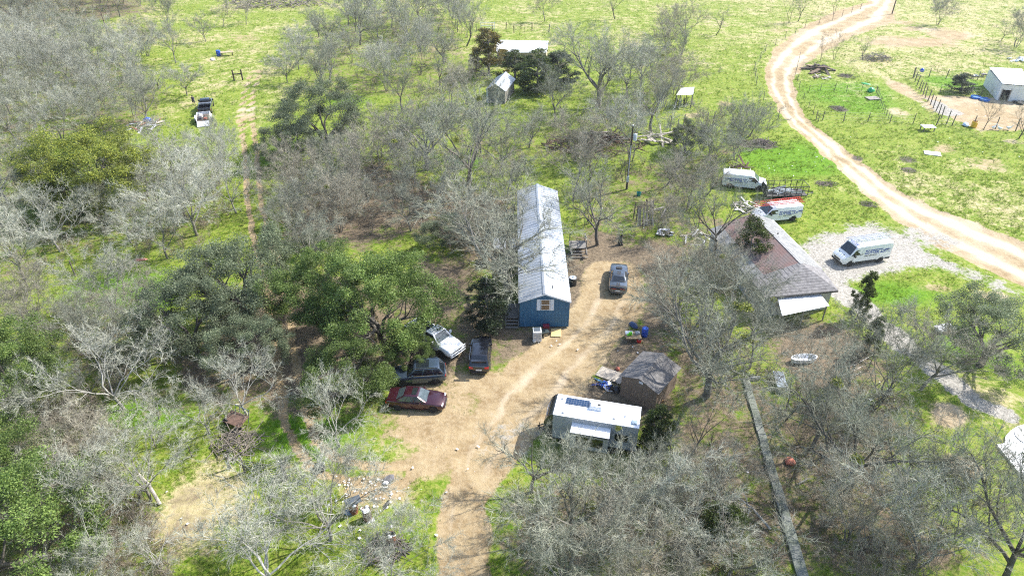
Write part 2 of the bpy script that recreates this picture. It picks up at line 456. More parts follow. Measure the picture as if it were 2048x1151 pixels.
def ground_material():
    m = bpy.data.materials.new('land')
    m.use_nodes = True
    t = m.node_tree
    N, Lk = t.nodes, t.links
    b = N['Principled BSDF']
    b.inputs['Roughness'].default_value = 0.95
    b.inputs['Specular IOR Level'].default_value = 0.15
    pos = N.new('ShaderNodeNewGeometry').outputs['Position']
    def noise(sc, det=5, rough=0.6, dist=0.0):
        n = N.new('ShaderNodeTexNoise')
        n.inputs['Scale'].default_value = sc
        n.inputs['Detail'].default_value = det
        n.inputs['Roughness'].default_value = rough
        n.inputs['Distortion'].default_value = dist
        Lk.new(pos, n.inputs['Vector'])
        return n.outputs['Fac']
    def rng(x, a, b_, c=0.0, d=1.0):
        r = N.new('ShaderNodeMapRange')
        r.interpolation_type = 'SMOOTHSTEP'
        for i, v in enumerate((a, b_, c, d)): r.inputs[i + 1].default_value = v
        Lk.new(x, r.inputs[0])
        return r.outputs[0]
    def math_(op, x, y):
        n = N.new('ShaderNodeMath')
        n.operation = op
        for i, v in enumerate((x, y)):
            if isinstance(v, (int, float)): n.inputs[i].default_value = v
            else: Lk.new(v, n.inputs[i])
        return n.outputs[0]
    def mix(f, a, b_):
        n = N.new('ShaderNodeMix')
        n.data_type = 'RGBA'
        for s, v in (('Factor', f), ('A', a), ('B', b_)):
            if isinstance(v, tuple): n.inputs[s].default_value = (*v, 1)
            elif isinstance(v, (int, float)): n.inputs[s].default_value = v
            else: Lk.new(v, n.inputs[s])
        return n.outputs['Result']
    def attr(nm):
        a = N.new('ShaderNodeVertexColor')
        a.layer_name = nm
        s = N.new('ShaderNodeSeparateColor')
        Lk.new(a.outputs[0], s.inputs[0])
        return s.outputs
    A, B = attr('cover_a'), attr('cover_b')
    dirt, grav, lit = A[0], A[1], A[2]
    lush, dry, dark = B[0], B[1], B[2]  # dry holds real straw patches plus the painted far glare
    big, mid, fin, vf = noise(0.09, 4), noise(0.55, 6, 0.65), noise(2.6, 6, 0.7), noise(11, 4, 0.7)
    def cut(msk, amp, lo=0.42, hi=0.60, n1=None):
        amp, mid_ = amp * 1.35, (lo + hi) / 2
        lo, hi = mid_ - (mid_ - lo) * 1.4, mid_ + (hi - mid_) * 1.4
        n1 = n1 or mid
        j = math_('MULTIPLY', math_('SUBTRACT', math_('ADD', math_('MULTIPLY', n1, 0.6), math_('MULTIPLY', fin, 0.4)), 0.5), amp)
        return rng(math_('ADD', msk, j), lo, hi)
    g = mix(rng(mid, 0.35, 0.68), (0.085, 0.165, 0.008), (0.178, 0.255, 0.020))
    g = mix(rng(fin, 0.35, 0.70), g, (0.270, 0.280, 0.065))
    g = mix(math_('MULTIPLY', rng(vf, 0.28, 0.44, 1.0, 0.0), 0.32), g, (0.060, 0.095, 0.015))
    lushc = mix(rng(fin, 0.3, 0.7), (0.060, 0.165, 0.006), (0.130, 0.260, 0.010))
    g = mix(math_('MULTIPLY', cut(lush, 0.9, 0.35, 0.75), 0.85), g, lushc)
    dry_glare_c = mix(rng(fin, 0.3, 0.7), (0.30, 0.255, 0.120), (0.50, 0.425, 0.240))
    dry_glare = cut(math_('ADD', dry, math_('MULTIPLY', math_('SUBTRACT', big, 0.42), 1.0)), 1.7, 0.36, 0.72)
    g = mix(dry_glare, g, dry_glare_c)
    litc = mix(rng(fin, 0.3, 0.7), (0.078, 0.061, 0.040), (0.215, 0.165, 0.105))
    litc = mix(rng(vf, 0.50, 0.68), litc, (0.30, 0.235, 0.165))
    g = mix(cut(lit, 1.5, 0.38, 0.66), g, litc)
    dirtc = mix(rng(mid, 0.32, 0.68), (0.24, 0.168, 0.086), (0.38, 0.290, 0.162))
    dirtc = mix(math_('MULTIPLY', rng(fin, 0.40, 0.66), 0.45), dirtc, (0.45, 0.365, 0.235))
    dirtc = mix(math_('MULTIPLY', rng(vf, 0.36, 0.48, 1.0, 0.0), 0.35), dirtc, (0.24, 0.165, 0.095))
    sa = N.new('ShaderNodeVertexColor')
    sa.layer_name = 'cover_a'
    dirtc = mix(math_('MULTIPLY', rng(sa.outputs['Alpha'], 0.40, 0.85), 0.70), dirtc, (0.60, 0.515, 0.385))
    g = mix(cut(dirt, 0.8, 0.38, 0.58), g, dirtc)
    vo = N.new('ShaderNodeTexVoronoi')
    vo.inputs['Scale'].default_value = 7
    Lk.new(pos, vo.inputs['Vector'])
    gravc = mix(vo.outputs['Color'], (0.20, 0.185, 0.155), (0.46, 0.43, 0.375))
    g = mix(cut(grav, 1.5, 0.40, 0.62), g, gravc)
    g = mix(cut(dark, 0.9, 0.42, 0.62), g, mix(fin, (0.05, 0.042, 0.036), (0.20, 0.165, 0.13)))
    Lk.new(g, b.inputs['Base Color'])
    bp = N.new('ShaderNodeBump')
    bp.inputs['Strength'].default_value = 0.8
    bp.inputs['Distance'].default_value = 0.12
    hh = math_('ADD', math_('MULTIPLY', fin, 0.7), math_('MULTIPLY', vf, 0.5))
    Lk.new(hh, bp.inputs['Height'])
    Lk.new(bp.outputs[0], b.inputs['Normal'])
    return m
LAND = ground_material()

def land_objects():
    ny, nx = GX.shape
    V = np.stack([GX, GY, GZ], -1).reshape(-1, 3)
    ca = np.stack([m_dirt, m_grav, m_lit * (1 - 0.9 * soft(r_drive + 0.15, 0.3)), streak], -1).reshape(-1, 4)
    cb = np.stack([m_lush, m_dry_glare, m_dark, np.ones(GX.shape)], -1).reshape(-1, 4)
    I = np.arange(ny * nx).reshape(ny, nx)
    Q = np.stack([I[:-1, :-1], I[:-1, 1:], I[1:, 1:], I[1:, :-1]], -1).reshape(-1, 4)
    fm = lambda a: ((a[:-1, :-1] + a[1:, 1:]) / 2).ravel()
    reg = np.zeros(len(Q), int)
    reg[fm(np.where(r_track < 1.35, 1.0, 0.0)) > 0.4] = 4
    reg[fm(m_grav) > 0.42] = 3
    reg[fm(r_drive) < 1.0] = 2
    reg[fm(r_road) < 1.0] = 1
    for k, nm in enumerate(['ground', 'dirt_road', 'dirt_driveway', 'gravel_lot', 'wheel_track']):
        q = Q[reg == k]
        u, inv = np.unique(q.ravel(), return_inverse=True)
        me = npmesh(nm, V[u], quads=inv.reshape(-1, 4), m=LAND, smooth=True)
        for an, arr in (('cover_a', ca), ('cover_b', cb)):
            at_ = me.color_attributes.new(an, 'FLOAT_COLOR', 'POINT')
            at_.data.foreach_set('color', arr[u].astype(np.float32).ravel())
        tag(link(nm, me), kind='structure')
land_objects()
# ------------------------------------------------------------------ trees
def unit(v): return v / (np.linalg.norm(v, axis=-1, keepdims=True) + 1e-9)

def segs_mesh(segs, sides):
    """segs: rows p0(3) p1(3) r0 r1 -> open tapered prisms"""
    s = np.asarray(segs, float)
    p0, p1, r0, r1 = s[:, :3], s[:, 3:6], s[:, 6], s[:, 7]
    d = unit(p1 - p0)
    ref = np.where(np.abs(d[:, 2:3]) > 0.9, np.array([[1., 0, 0]]), np.array([[0, 0, 1.]]))
    a = unit(np.cross(d, ref))
    b = np.cross(d, a)
    th = np.arange(sides) * 2 * np.pi / sides
    cs, sn = np.cos(th)[None, :, None], np.sin(th)[None, :, None]
    ring = a[:, None, :] * cs + b[:, None, :] * sn
    v0 = (p0 - d * r0[:, None] * 0.4)[:, None, :] + ring * r0[:, None, None]
    v1 = p1[:, None, :] + ring * r1[:, None, None]
    V = np.concatenate([v0, v1], 1).reshape(-1, 3)
    n = len(s)
    k = np.arange(sides)
    k2 = (k + 1) % sides
    q = np.stack([k, k2, k2 + sides, k + sides], -1)[None] + (np.arange(n) * 2 * sides)[:, None, None]
    return V, q.reshape(-1, 4)

def grow(rng, p, d, L, r, lvl, nseg, wander, up, out, r_end=0.45):
    """one branch: returns its nodes (point, direction, radius)"""
    nodes = []
    st = L / nseg
    for i in range(nseg):
        d = d + rng.normal(0, wander, 3)
        d[2] += up
        d = d / np.linalg.norm(d)
        q = p + d * st
        ra, rb = r * (1 - (1 - r_end) * i / nseg), r * (1 - (1 - r_end) * (i + 1) / nseg)
        out.append((*p, *q, ra, rb))
        nodes.append((q.copy(), d.copy(), rb))
        p = q
    return nodes

def around(rng, d, ang):
    t = np.cross(d, rng.normal(0, 1, 3))
    t /= np.linalg.norm(t) + 1e-9
    v = d * math.cos(ang) + t * math.sin(ang)
    return v

def skeleton(seed, H=10.0, Wd=9.0, stems=1, limbs=5, fork=0.28, r0=0.22, droop=0.0, wander=0.13, n2=6, n3=6, lean=0.0):
    """leafless tree: thick wood (segments) and bases of twigs"""
    rng = np.random.RandomState(seed)
    thick, thin, bases = [], [], []
    for s_ in range(stems):
        d = np.array([rng.normal(0, .12) + lean, rng.normal(0, .12), 1.0])
        p = np.array([0, 0, -0.25])
        if stems > 1:
            a = 2 * np.pi * s_ / stems + rng.rand()
            d = np.array([math.cos(a) * .38, math.sin(a) * .38, 1.0])
            p = np.array([math.cos(a) * .15, math.sin(a) * .15, -0.25])
        d /= np.linalg.norm(d)
        rr = r0 / math.sqrt(stems) * 1.15
        tn = grow(rng, p, d, H * fork + .25, rr, 0, 4, 0.09, 0.02, thick, 0.75)
        starts = []
        nl = max(2, int(round(limbs / stems + rng.rand() * .6)))
        a0 = rng.rand() * 6.28
        for i in range(nl):
            q, dd, r_ = tn[-1] if i < nl * .7 else tn[-2]
            a = a0 + i * 2 * np.pi / nl + rng.normal(0, .3)
            sp = rng.uniform(.45, .95) * Wd / H
            v = np.array([math.cos(a) * sp, math.sin(a) * sp, rng.uniform(.55, 1.0)]) + dd * .35
            v /= np.linalg.norm(v)
            starts.append((q, v, r_ * rng.uniform(.55, .75)))
        for q, v, r_ in starts:
            L1 = H * rng.uniform(.42, .60)
            n1 = grow(rng, q, v, L1, r_, 1, 6, wander, 0.02, thick, 0.3)
            for j in range(n2):
                k = min(5, 1 + int(rng.rand() * 5)) if j else 5
                b, bd, br = n1[k]
                v2 = around(rng, bd, rng.uniform(.35, .95))
                v2[2] += .15
                v2 /= np.linalg.norm(v2)
                nn2 = grow(rng, b, v2, H * rng.uniform(.20, .34) * (1.15 - k * .06), max(.017, br * .55), 2, 4, wander, 0.03 - droop, thick, .35)
                for l in range(n3):
                    k3 = int(rng.rand() * 4) if l else 3
                    c, cd, cr = nn2[k3]
                    v3 = around(rng, cd, rng.uniform(.3, 1.0))
                    v3[2] += .08
                    v3 /= np.linalg.norm(v3)
                    nn3 = grow(rng, c, v3, H * rng.uniform(.09, .17), max(.010, cr * .6), 3, 3, wander * 1.2, 0.02 - droop, thin, .4)
                    bases.append([c, *[x[0] for x in nn3]])
    return np.array(thick), np.array(thin), np.array(bases)

def twigs(seed, bases, H, per=9, L=(.35, .9), wdt=.012, sub=1.0, droop=0.0):
    """fine twigs: each a slim three sided spike with a side twig"""
    rng = np.random.RandomState(seed + 99)
    nb = len(bases)
    n = nb * per
    bi = np.repeat(np.arange(nb), per)
    k = rng.randint(0, 3, n)
    f = rng.rand(n, 1)
    a, b = bases[bi, k], bases[bi, k + 1]
    p = a + (b - a) * f
    d = unit(unit(b - a) + unit(rng.normal(0, 1, (n, 3))) * .85 + np.array([0, 0, .18 - droop]))
    ln = rng.uniform(L[0], L[1], (n, 1)) * H / 10
    mid = p + d * ln * .5
    d2 = unit(d + rng.normal(0, .22, (n, 3)) - np.array([0, 0, droop]))
    q = mid + d2 * ln * .5
    side = unit(np.cross(d, rng.normal(0, 1, (n, 3))))
    s2 = np.cross(d, side)
    w_ = wdt * rng.uniform(.7, 1.3, (n, 1))
    v = np.stack([p + side * w_, p - side * w_ * .5 + s2 * w_ * .87, p - side * w_ * .5 - s2 * w_ * .87, mid + side * w_ * .6, mid - side * w_ * .6, q], 1).reshape(-1, 3)
    o = (np.arange(n) * 6)[:, None]
    tr = np.concatenate([o + np.array([[0, 1, 3]]), o + np.array([[1, 4, 3]]), o + np.array([[1, 2, 4]]), o + np.array([[2, 0, 3]]), o + np.array([[2, 3, 4]]), o + np.array([[3, 4, 5]])])
    m = int(n * sub)
    si = rng.randint(0, n, m)
    sp = p[si] + (q - p)[si] * rng.uniform(.25, .8, (m, 1))
    sd_ = unit(d[si] + unit(rng.normal(0, 1, (m, 3))) * .9)
    sq = sp + sd_ * ln[si] * .5
    ss = unit(np.cross(sd_, rng.normal(0, 1, (m, 3)))) * wdt * .8
    V = np.concatenate([v, np.stack([sp + ss, sp - ss, sq], 1).reshape(-1, 3)])
    T = np.concatenate([tr, (np.arange(m * 3) + len(v)).reshape(-1, 3)])
    return V, T

BARK = {k: mat('bark ' + k, c, .9, var=.35, vscale=2.5, bump=.6, bscale=14, rnd=.18) for k, c in
        dict(grey=(.19, .175, .145), dark=(.10, .088, .070), pale=(.33, .315, .275)).items()}
TWIG = {k: mat('twig ' + k, c, .85, var=.25, vscale=.6, rnd=.16) for k, c in
        dict(grey=(.295, .300, .222), dark=(.19, .20, .15), pale=(.385, .385, .305), tan=(.315, .290, .215)).items()}
PROTO = {}
def bare_proto(key, seed, bark, twig, H=10.0, per=23, wdt=.0088, tl=(.40, 1.05), droop=0.0, **kw):
    kw['r0'] = kw['r0'] * .72
    th, tn, ba = skeleton(seed, H=H, droop=droop, **kw)
    V1, Q1 = segs_mesh(th, 6)
    V2, Q2 = segs_mesh(tn, 3)
    Vt, Tt = twigs(seed, ba, H, per=per, wdt=wdt, L=tl, droop=droop)
    trunk = npmesh('trunk', V1, quads=Q1, m=BARK[bark], smooth=True)
    crown = npmesh('crown', np.concatenate([V2, Vt]), tris=Tt + len(V2), quads=Q2, m=TWIG[twig])
    allv = np.concatenate([V1, V2, Vt])
    PROTO[key] = (trunk, crown, float(np.percentile(allv[:, 2], 99)), 2 * float(np.percentile(np.hypot(allv[:, 0], allv[:, 1]), 93)))
# broad: wide spreading; vase: upright; bush: several stems; veil: dense fine twigs; sparse: dark and open; white: pale dead wood
bare_proto('broad', 1, 'grey', 'grey', limbs=6, fork=.22, Wd=12, n2=7, n3=6, r0=.30)
bare_proto('broad2', 12, 'dark', 'grey', limbs=5, fork=.26, Wd=11, n2=7, n3=6, r0=.28, wander=.17)
bare_proto('vase', 23, 'grey', 'grey', limbs=5, fork=.25, Wd=7, n2=6, n3=6, r0=.2)
bare_proto('vase2', 31, 'grey', 'tan', limbs=5, fork=.30, Wd=7.5, n2=6, n3=6, r0=.19, wander=.16)
bare_proto('bush', 41, 'grey', 'grey', stems=4, limbs=10, fork=.16, Wd=9, n2=5, n3=5, r0=.2)
bare_proto('bush2', 52, 'grey', 'tan', stems=5, limbs=11, fork=.14, Wd=9, n2=5, n3=5, r0=.2, droop=.02)
bare_proto('veil', 61, 'grey', 'pale', limbs=6, fork=.2, Wd=9, n2=6, n3=6, r0=.18, per=25)
bare_proto('veil2', 72, 'grey', 'pale', stems=3, limbs=8, fork=.18, Wd=9, n2=6, n3=5, r0=.18, per=25)
bare_proto('sparse', 83, 'dark', 'dark', limbs=4, fork=.3, Wd=7.5, n2=5, n3=5, r0=.17, per=13)
bare_proto('sparse2', 94, 'dark', 'tan', stems=2, limbs=5, fork=.25, Wd=7, n2=5, n3=4, r0=.18, per=13)
bare_proto('white', 105, 'pale', 'pale', limbs=6, fork=.18, Wd=12, n2=7, n3=5, r0=.17, per=15, wander=.2, wdt=.0105, tl=(.3, .9))

def leaf_cloud(seed, centres, radii, n_per, size, flat=.75, stretch=1.0, upb=.25):
    rng = np.random.RandomState(seed)
    c = np.repeat(centres, n_per, 0)
    rr = np.repeat(radii, n_per)[:, None]
    n = len(c)
    g = unit(rng.normal(0, 1, (n, 3))) * (rng.rand(n, 1) ** .5)
    g[:, 2] *= flat
    p = c + g * rr
    nrm = unit(rng.normal(0, 1, (n, 3)) + np.array([0, 0, upb]) + g * .6)
    a = unit(np.cross(nrm, rng.normal(0, 1, (n, 3))))
    b = np.cross(nrm, a)
    s = size * rng.uniform(.6, 1.35, (n, 1))
    V = np.stack([p - a * s * stretch, p - b * s * .5, p + a * s * stretch, p + b * s * .5], 1).reshape(-1, 3)
    return V, np.arange(n * 4).reshape(-1, 4)

LEAF = dict(oak=leaf_mat('oak leaves', (.062, .112, .024), (.215, .285, .072)), greyoak=leaf_mat('grey oak leaves', (.085, .112, .058), (.245, .280, .165)),
            yellow=leaf_mat('yellowish oak leaves', (.055, .095, .012), (.350, .370, .056)), cedar=leaf_mat('cedar sprays', (.028, .050, .012), (.110, .145, .030)),
            dark=leaf_mat('dark cedar sprays', (.016, .030, .014), (.060, .085, .035)), rust=leaf_mat('rusty cedar sprays', (.060, .065, .012), (.230, .170, .040)),
            mistle=leaf_mat('mistletoe leaves', (.10, .14, .02), (.30, .31, .06)))

def oak_proto(key, seed, leaf, H=8.0, Wd=10.0, ncl=105, per=560, size=.068):
    rng = np.random.RandomState(seed)
    th, tn, ba = skeleton(seed, H=H * .95, Wd=Wd, limbs=7, fork=.2, n2=5, n3=3, r0=.30, wander=.18)
    cs, rs = [], []
    lob = [(rng.uniform(-.25, .25), rng.uniform(-.25, .25), rng.uniform(.75, 1.1)) for _ in range(6)]
    while len(cs) < ncl:
        v = rng.normal(0, 1, 3)
        v /= np.linalg.norm(v)
        if v[2] < -.55: continue
        a = math.atan2(v[1], v[0])
        k = 1 + .16 * math.sin(3 * a + seed) + .12 * math.sin(5 * a + 2 * seed) + .08 * math.sin(4 * v[2] * 3 + seed)
        rad = rng.uniform(.50, 1.0) ** .4 * k
        cs.append([v[0] * rad * Wd / 2 * .88, v[1] * rad * Wd / 2 * .88, H * .48 + v[2] * rad * H * .45])
        rs.append(rng.uniform(.55, 1.0) * Wd / 10)
    V, Q = leaf_cloud(seed, np.array(cs), np.array(rs), per, size, upb=.6)
    V1, Q1 = segs_mesh(th, 6)
    V2, Q2 = segs_mesh(tn, 3)
    trunk = npmesh('trunk', np.concatenate([V1, V2]), quads=np.concatenate([Q1, Q2 + len(V1)]), m=BARK['dark'])
    crown = npmesh('crown', V, quads=Q, m=LEAF[leaf])
    PROTO[key] = (trunk, crown, H, Wd)
oak_proto('oak', 3, 'oak')
oak_proto('oak2', 14, 'oak', ncl=115)
oak_proto('greyoak', 25, 'greyoak', ncl=115, per=470, size=.064)
oak_proto('greyoak2', 36, 'greyoak', ncl=105, per=460, size=.064)
oak_proto('yellowoak', 47, 'yellow', ncl=125)

def cedar_proto(key, seed, leaf, H=7.0, Wd=5.0, ncl=70, per=150, taper=.75):
    rng = np.random.RandomState(seed)
    cs, rs, segs = [], [], []
    pts = [np.array([0, 0, -.2])]
    for i in range(6): pts.append(np.array([rng.normal(0, .12) * i * .4, rng.normal(0, .12) * i * .4, H * .92 * (i + 1) / 6]))
    for i in range(6): segs.append((*pts[i], *pts[i + 1], .17 * (1 - i / 7), .17 * (1 - (i + 1) / 7)))
    for i in range(ncl):
        z = rng.uniform(.10, 1.0)
        rad = Wd / 2 * (1 - taper * z ** 1.4) * rng.uniform(.35, 1.0) * (1 + .25 * math.sin(z * 17 + seed))
        a = rng.rand() * 6.28
        c = np.array([rad * math.cos(a), rad * math.sin(a), z * H])
        cs.append(c)
        rs.append(rng.uniform(.35, .75) * Wd / 5)
        segs.append((*(c * np.array([.05, .05, 1]) - np.array([0, 0, .35 * rad])), *c, .045, .015))
    V, Q = leaf_cloud(seed, np.array(cs), np.array(rs), per, .085, flat=.6, stretch=1.5, upb=.1)
    V1, Q1 = segs_mesh(segs, 5)
    PROTO[key] = (npmesh('trunk', V1, quads=Q1, m=BARK['grey']), npmesh('crown', V, quads=Q, m=LEAF[leaf]), H, Wd)
cedar_proto('cedar', 5, 'cedar')
cedar_proto('cedar2', 16, 'cedar', taper=.55)
cedar_proto('darkcedar', 27, 'dark', taper=.45, Wd=5.5, ncl=90)
cedar_proto('rustcedar', 38, 'rust', taper=.6)

V_, Q_ = leaf_cloud(71, np.zeros((1, 3)), np.array([.42]), 260, .07)
MISTLE = npmesh('mistletoe', V_, quads=Q_, m=LEAF['mistle'])

RT = random.Random(77)
NAMES = dict(broad='leafless_tree', vase='leafless_tree', bush='leafless_shrub_tree', veil='leafless_tree', sparse='leafless_tree', white='leafless_tree',
             oak='live_oak', greyoak='live_oak', yellowoak='live_oak', cedar='cedar_tree', darkcedar='cedar_tree', rustcedar='cedar_tree')
PLACED = []
def tree(key, base, h, wd, label, group=None, rz=None, mist=0, tilt=(0, 0), cat='tree'):
    tr, cr, H0, W0 = PROTO[key]
    nm = NAMES[key.rstrip('2')]
    o = thing(nm, label, cat, base, RT.uniform(0, 6.28) if rz is None else rz, group)
    o.rotation_euler = (tilt[0], tilt[1], o.rotation_euler[2])
    o.scale = (wd / W0, wd / W0, h / H0)
    link('trunk', tr, o)
    link('crown', cr, o)
    for _ in range(mist):
        a, q = RT.uniform(0, 6.28), RT.uniform(.12, .36) * W0
        mo = link('mistletoe', MISTLE, o, (q * math.cos(a), q * math.sin(a), H0 * RT.uniform(.62, .88)))
    PLACED.append((base[0], base[1], wd))
    return o

# prominent trees: kind, foot in the photo, height and crown width in metres, label
OAKS = [
    ('oak', 770, 690, 9.5, 12.5, 'big green live oak spreading over the white pickup and grey station wagon'),
    ('oak2', 700, 800, 6.0, 8.5, 'lower green live oak crown beside the maroon sedan, above the twin wheel ruts'),
    ('oak2', 655, 660, 8.5, 10.5, 'green live oak in the middle of the evergreen clump west of the blue mobile home'),
    ('oak', 822, 728, 3.6, 4.6, 'small live oak bough hanging over the bed of the white pickup'),
    ('greyoak', 500, 640, 9.0, 12.0, 'tall grey-green live oak just below the far tube gate across the wheel track'),
    ('greyoak2', 395, 705, 8.0, 11.0, 'dusky grey-green live oak at the shaded western end of the evergreen clump'),
    ('greyoak', 510, 740, 6.0, 7.0, 'grey-green live oak standing where the wheel ruts leave the evergreen clump'),
    ('yellowoak', 205, 405, 10.0, 17.0, 'lone yellow-green live oak rising from pale leafless woods'),
    ('yellowoak', 150, 430, 7.0, 8.0, 'small yellow-green oak at the foot of the lone yellowish live oak'),
    ('greyoak2', 650, 300, 10.0, 14.0, 'wide grey-green live oak beside the far wheel track, north of the leafless thicket'),
    ('greyoak', 590, 330, 6.5, 8.5, 'small darker live oak at the foot of the wide grey-green oak by the track'),
    ('oak2', 30, 830, 8.5, 10.0, 'olive live oak cut by the picture edge, above the leafless brush'),
    ('greyoak2', 75, 790, 6.0, 6.0, 'smaller olive live oak leaning out from the edge oak'),
    ('oak', 70, 1150, 8.0, 12.0, 'green live oak filling the lower left corner'),
    ('oak2', -30, 1040, 7.5, 10.0, 'green live oak behind the corner live oak, partly out of view'),
    ('greyoak2', 1955, 735, 7.5, 9.5, 'grey-green live oak in the grass between the pale footpath and the pool'),
    ('greyoak', 900, 490, 3.8, 7.0, 'low dark evergreen thicket tree under the big leaning trunk'),
    ('greyoak2', 640, 515, 3.2, 5.0, 'small evergreen shrub tree in bright grass beside the far gate'),
    ('greyoak', 1370, 305, 5.0, 6.0, 'dusky evergreen bush tree behind the timber frame, left of the vans'),
]
for k, x, y, h, wd, lb in OAKS: tree(k, at(x, y), h, wd, lb)
CEDARS = [
    ('darkcedar', 976, 656, 5.4, 4.8, 'dark green cedar against the front left corner of the blue mobile home'),
    ('rustcedar', 978, 150, 8.5, 8.5, 'rust-tinged cedar covering the left end of the long white roof'),
    ('cedar2', 1075, 185, 7.0, 9.0, 'green cedar between the long white roof and the weathered plank shed'),
    ('darkcedar', 1115, 175, 6.0, 8.0, 'darker cedar at the right end of the long white roof'),
    ('cedar2', 1030, 160, 5.5, 7.0, 'low cedar filling the gap behind the weathered plank shed'),
    ('cedar2', 1490, 545, 6.5, 5.0, 'bushy green cedar standing against the rust-red metal roof'),
    ('cedar', 1712, 640, 5.5, 2.6, 'thin ragged cedar beside the white lean-to roof and pale footpath'),
    ('cedar', 1735, 705, 4.0, 2.4, 'short ragged cedar at the edge of the bare red-brown yard'),
    ('darkcedar', 1920, 183, 3.2, 5.2, 'small dark round tree growing inside the fenced animal pen'),
    ('cedar2', 1430, 1090, 4.0, 4.2, 'bright green cedar sapling in the shaded brush by the grey walkway'),
    ('cedar', 1310, 905, 4.5, 4.0, 'dark cedar hidden in brush behind the rear of the white travel trailer'),
]
for k, x, y, h, wd, lb in CEDARS: tree(k, at(x, y), h, wd, lb)
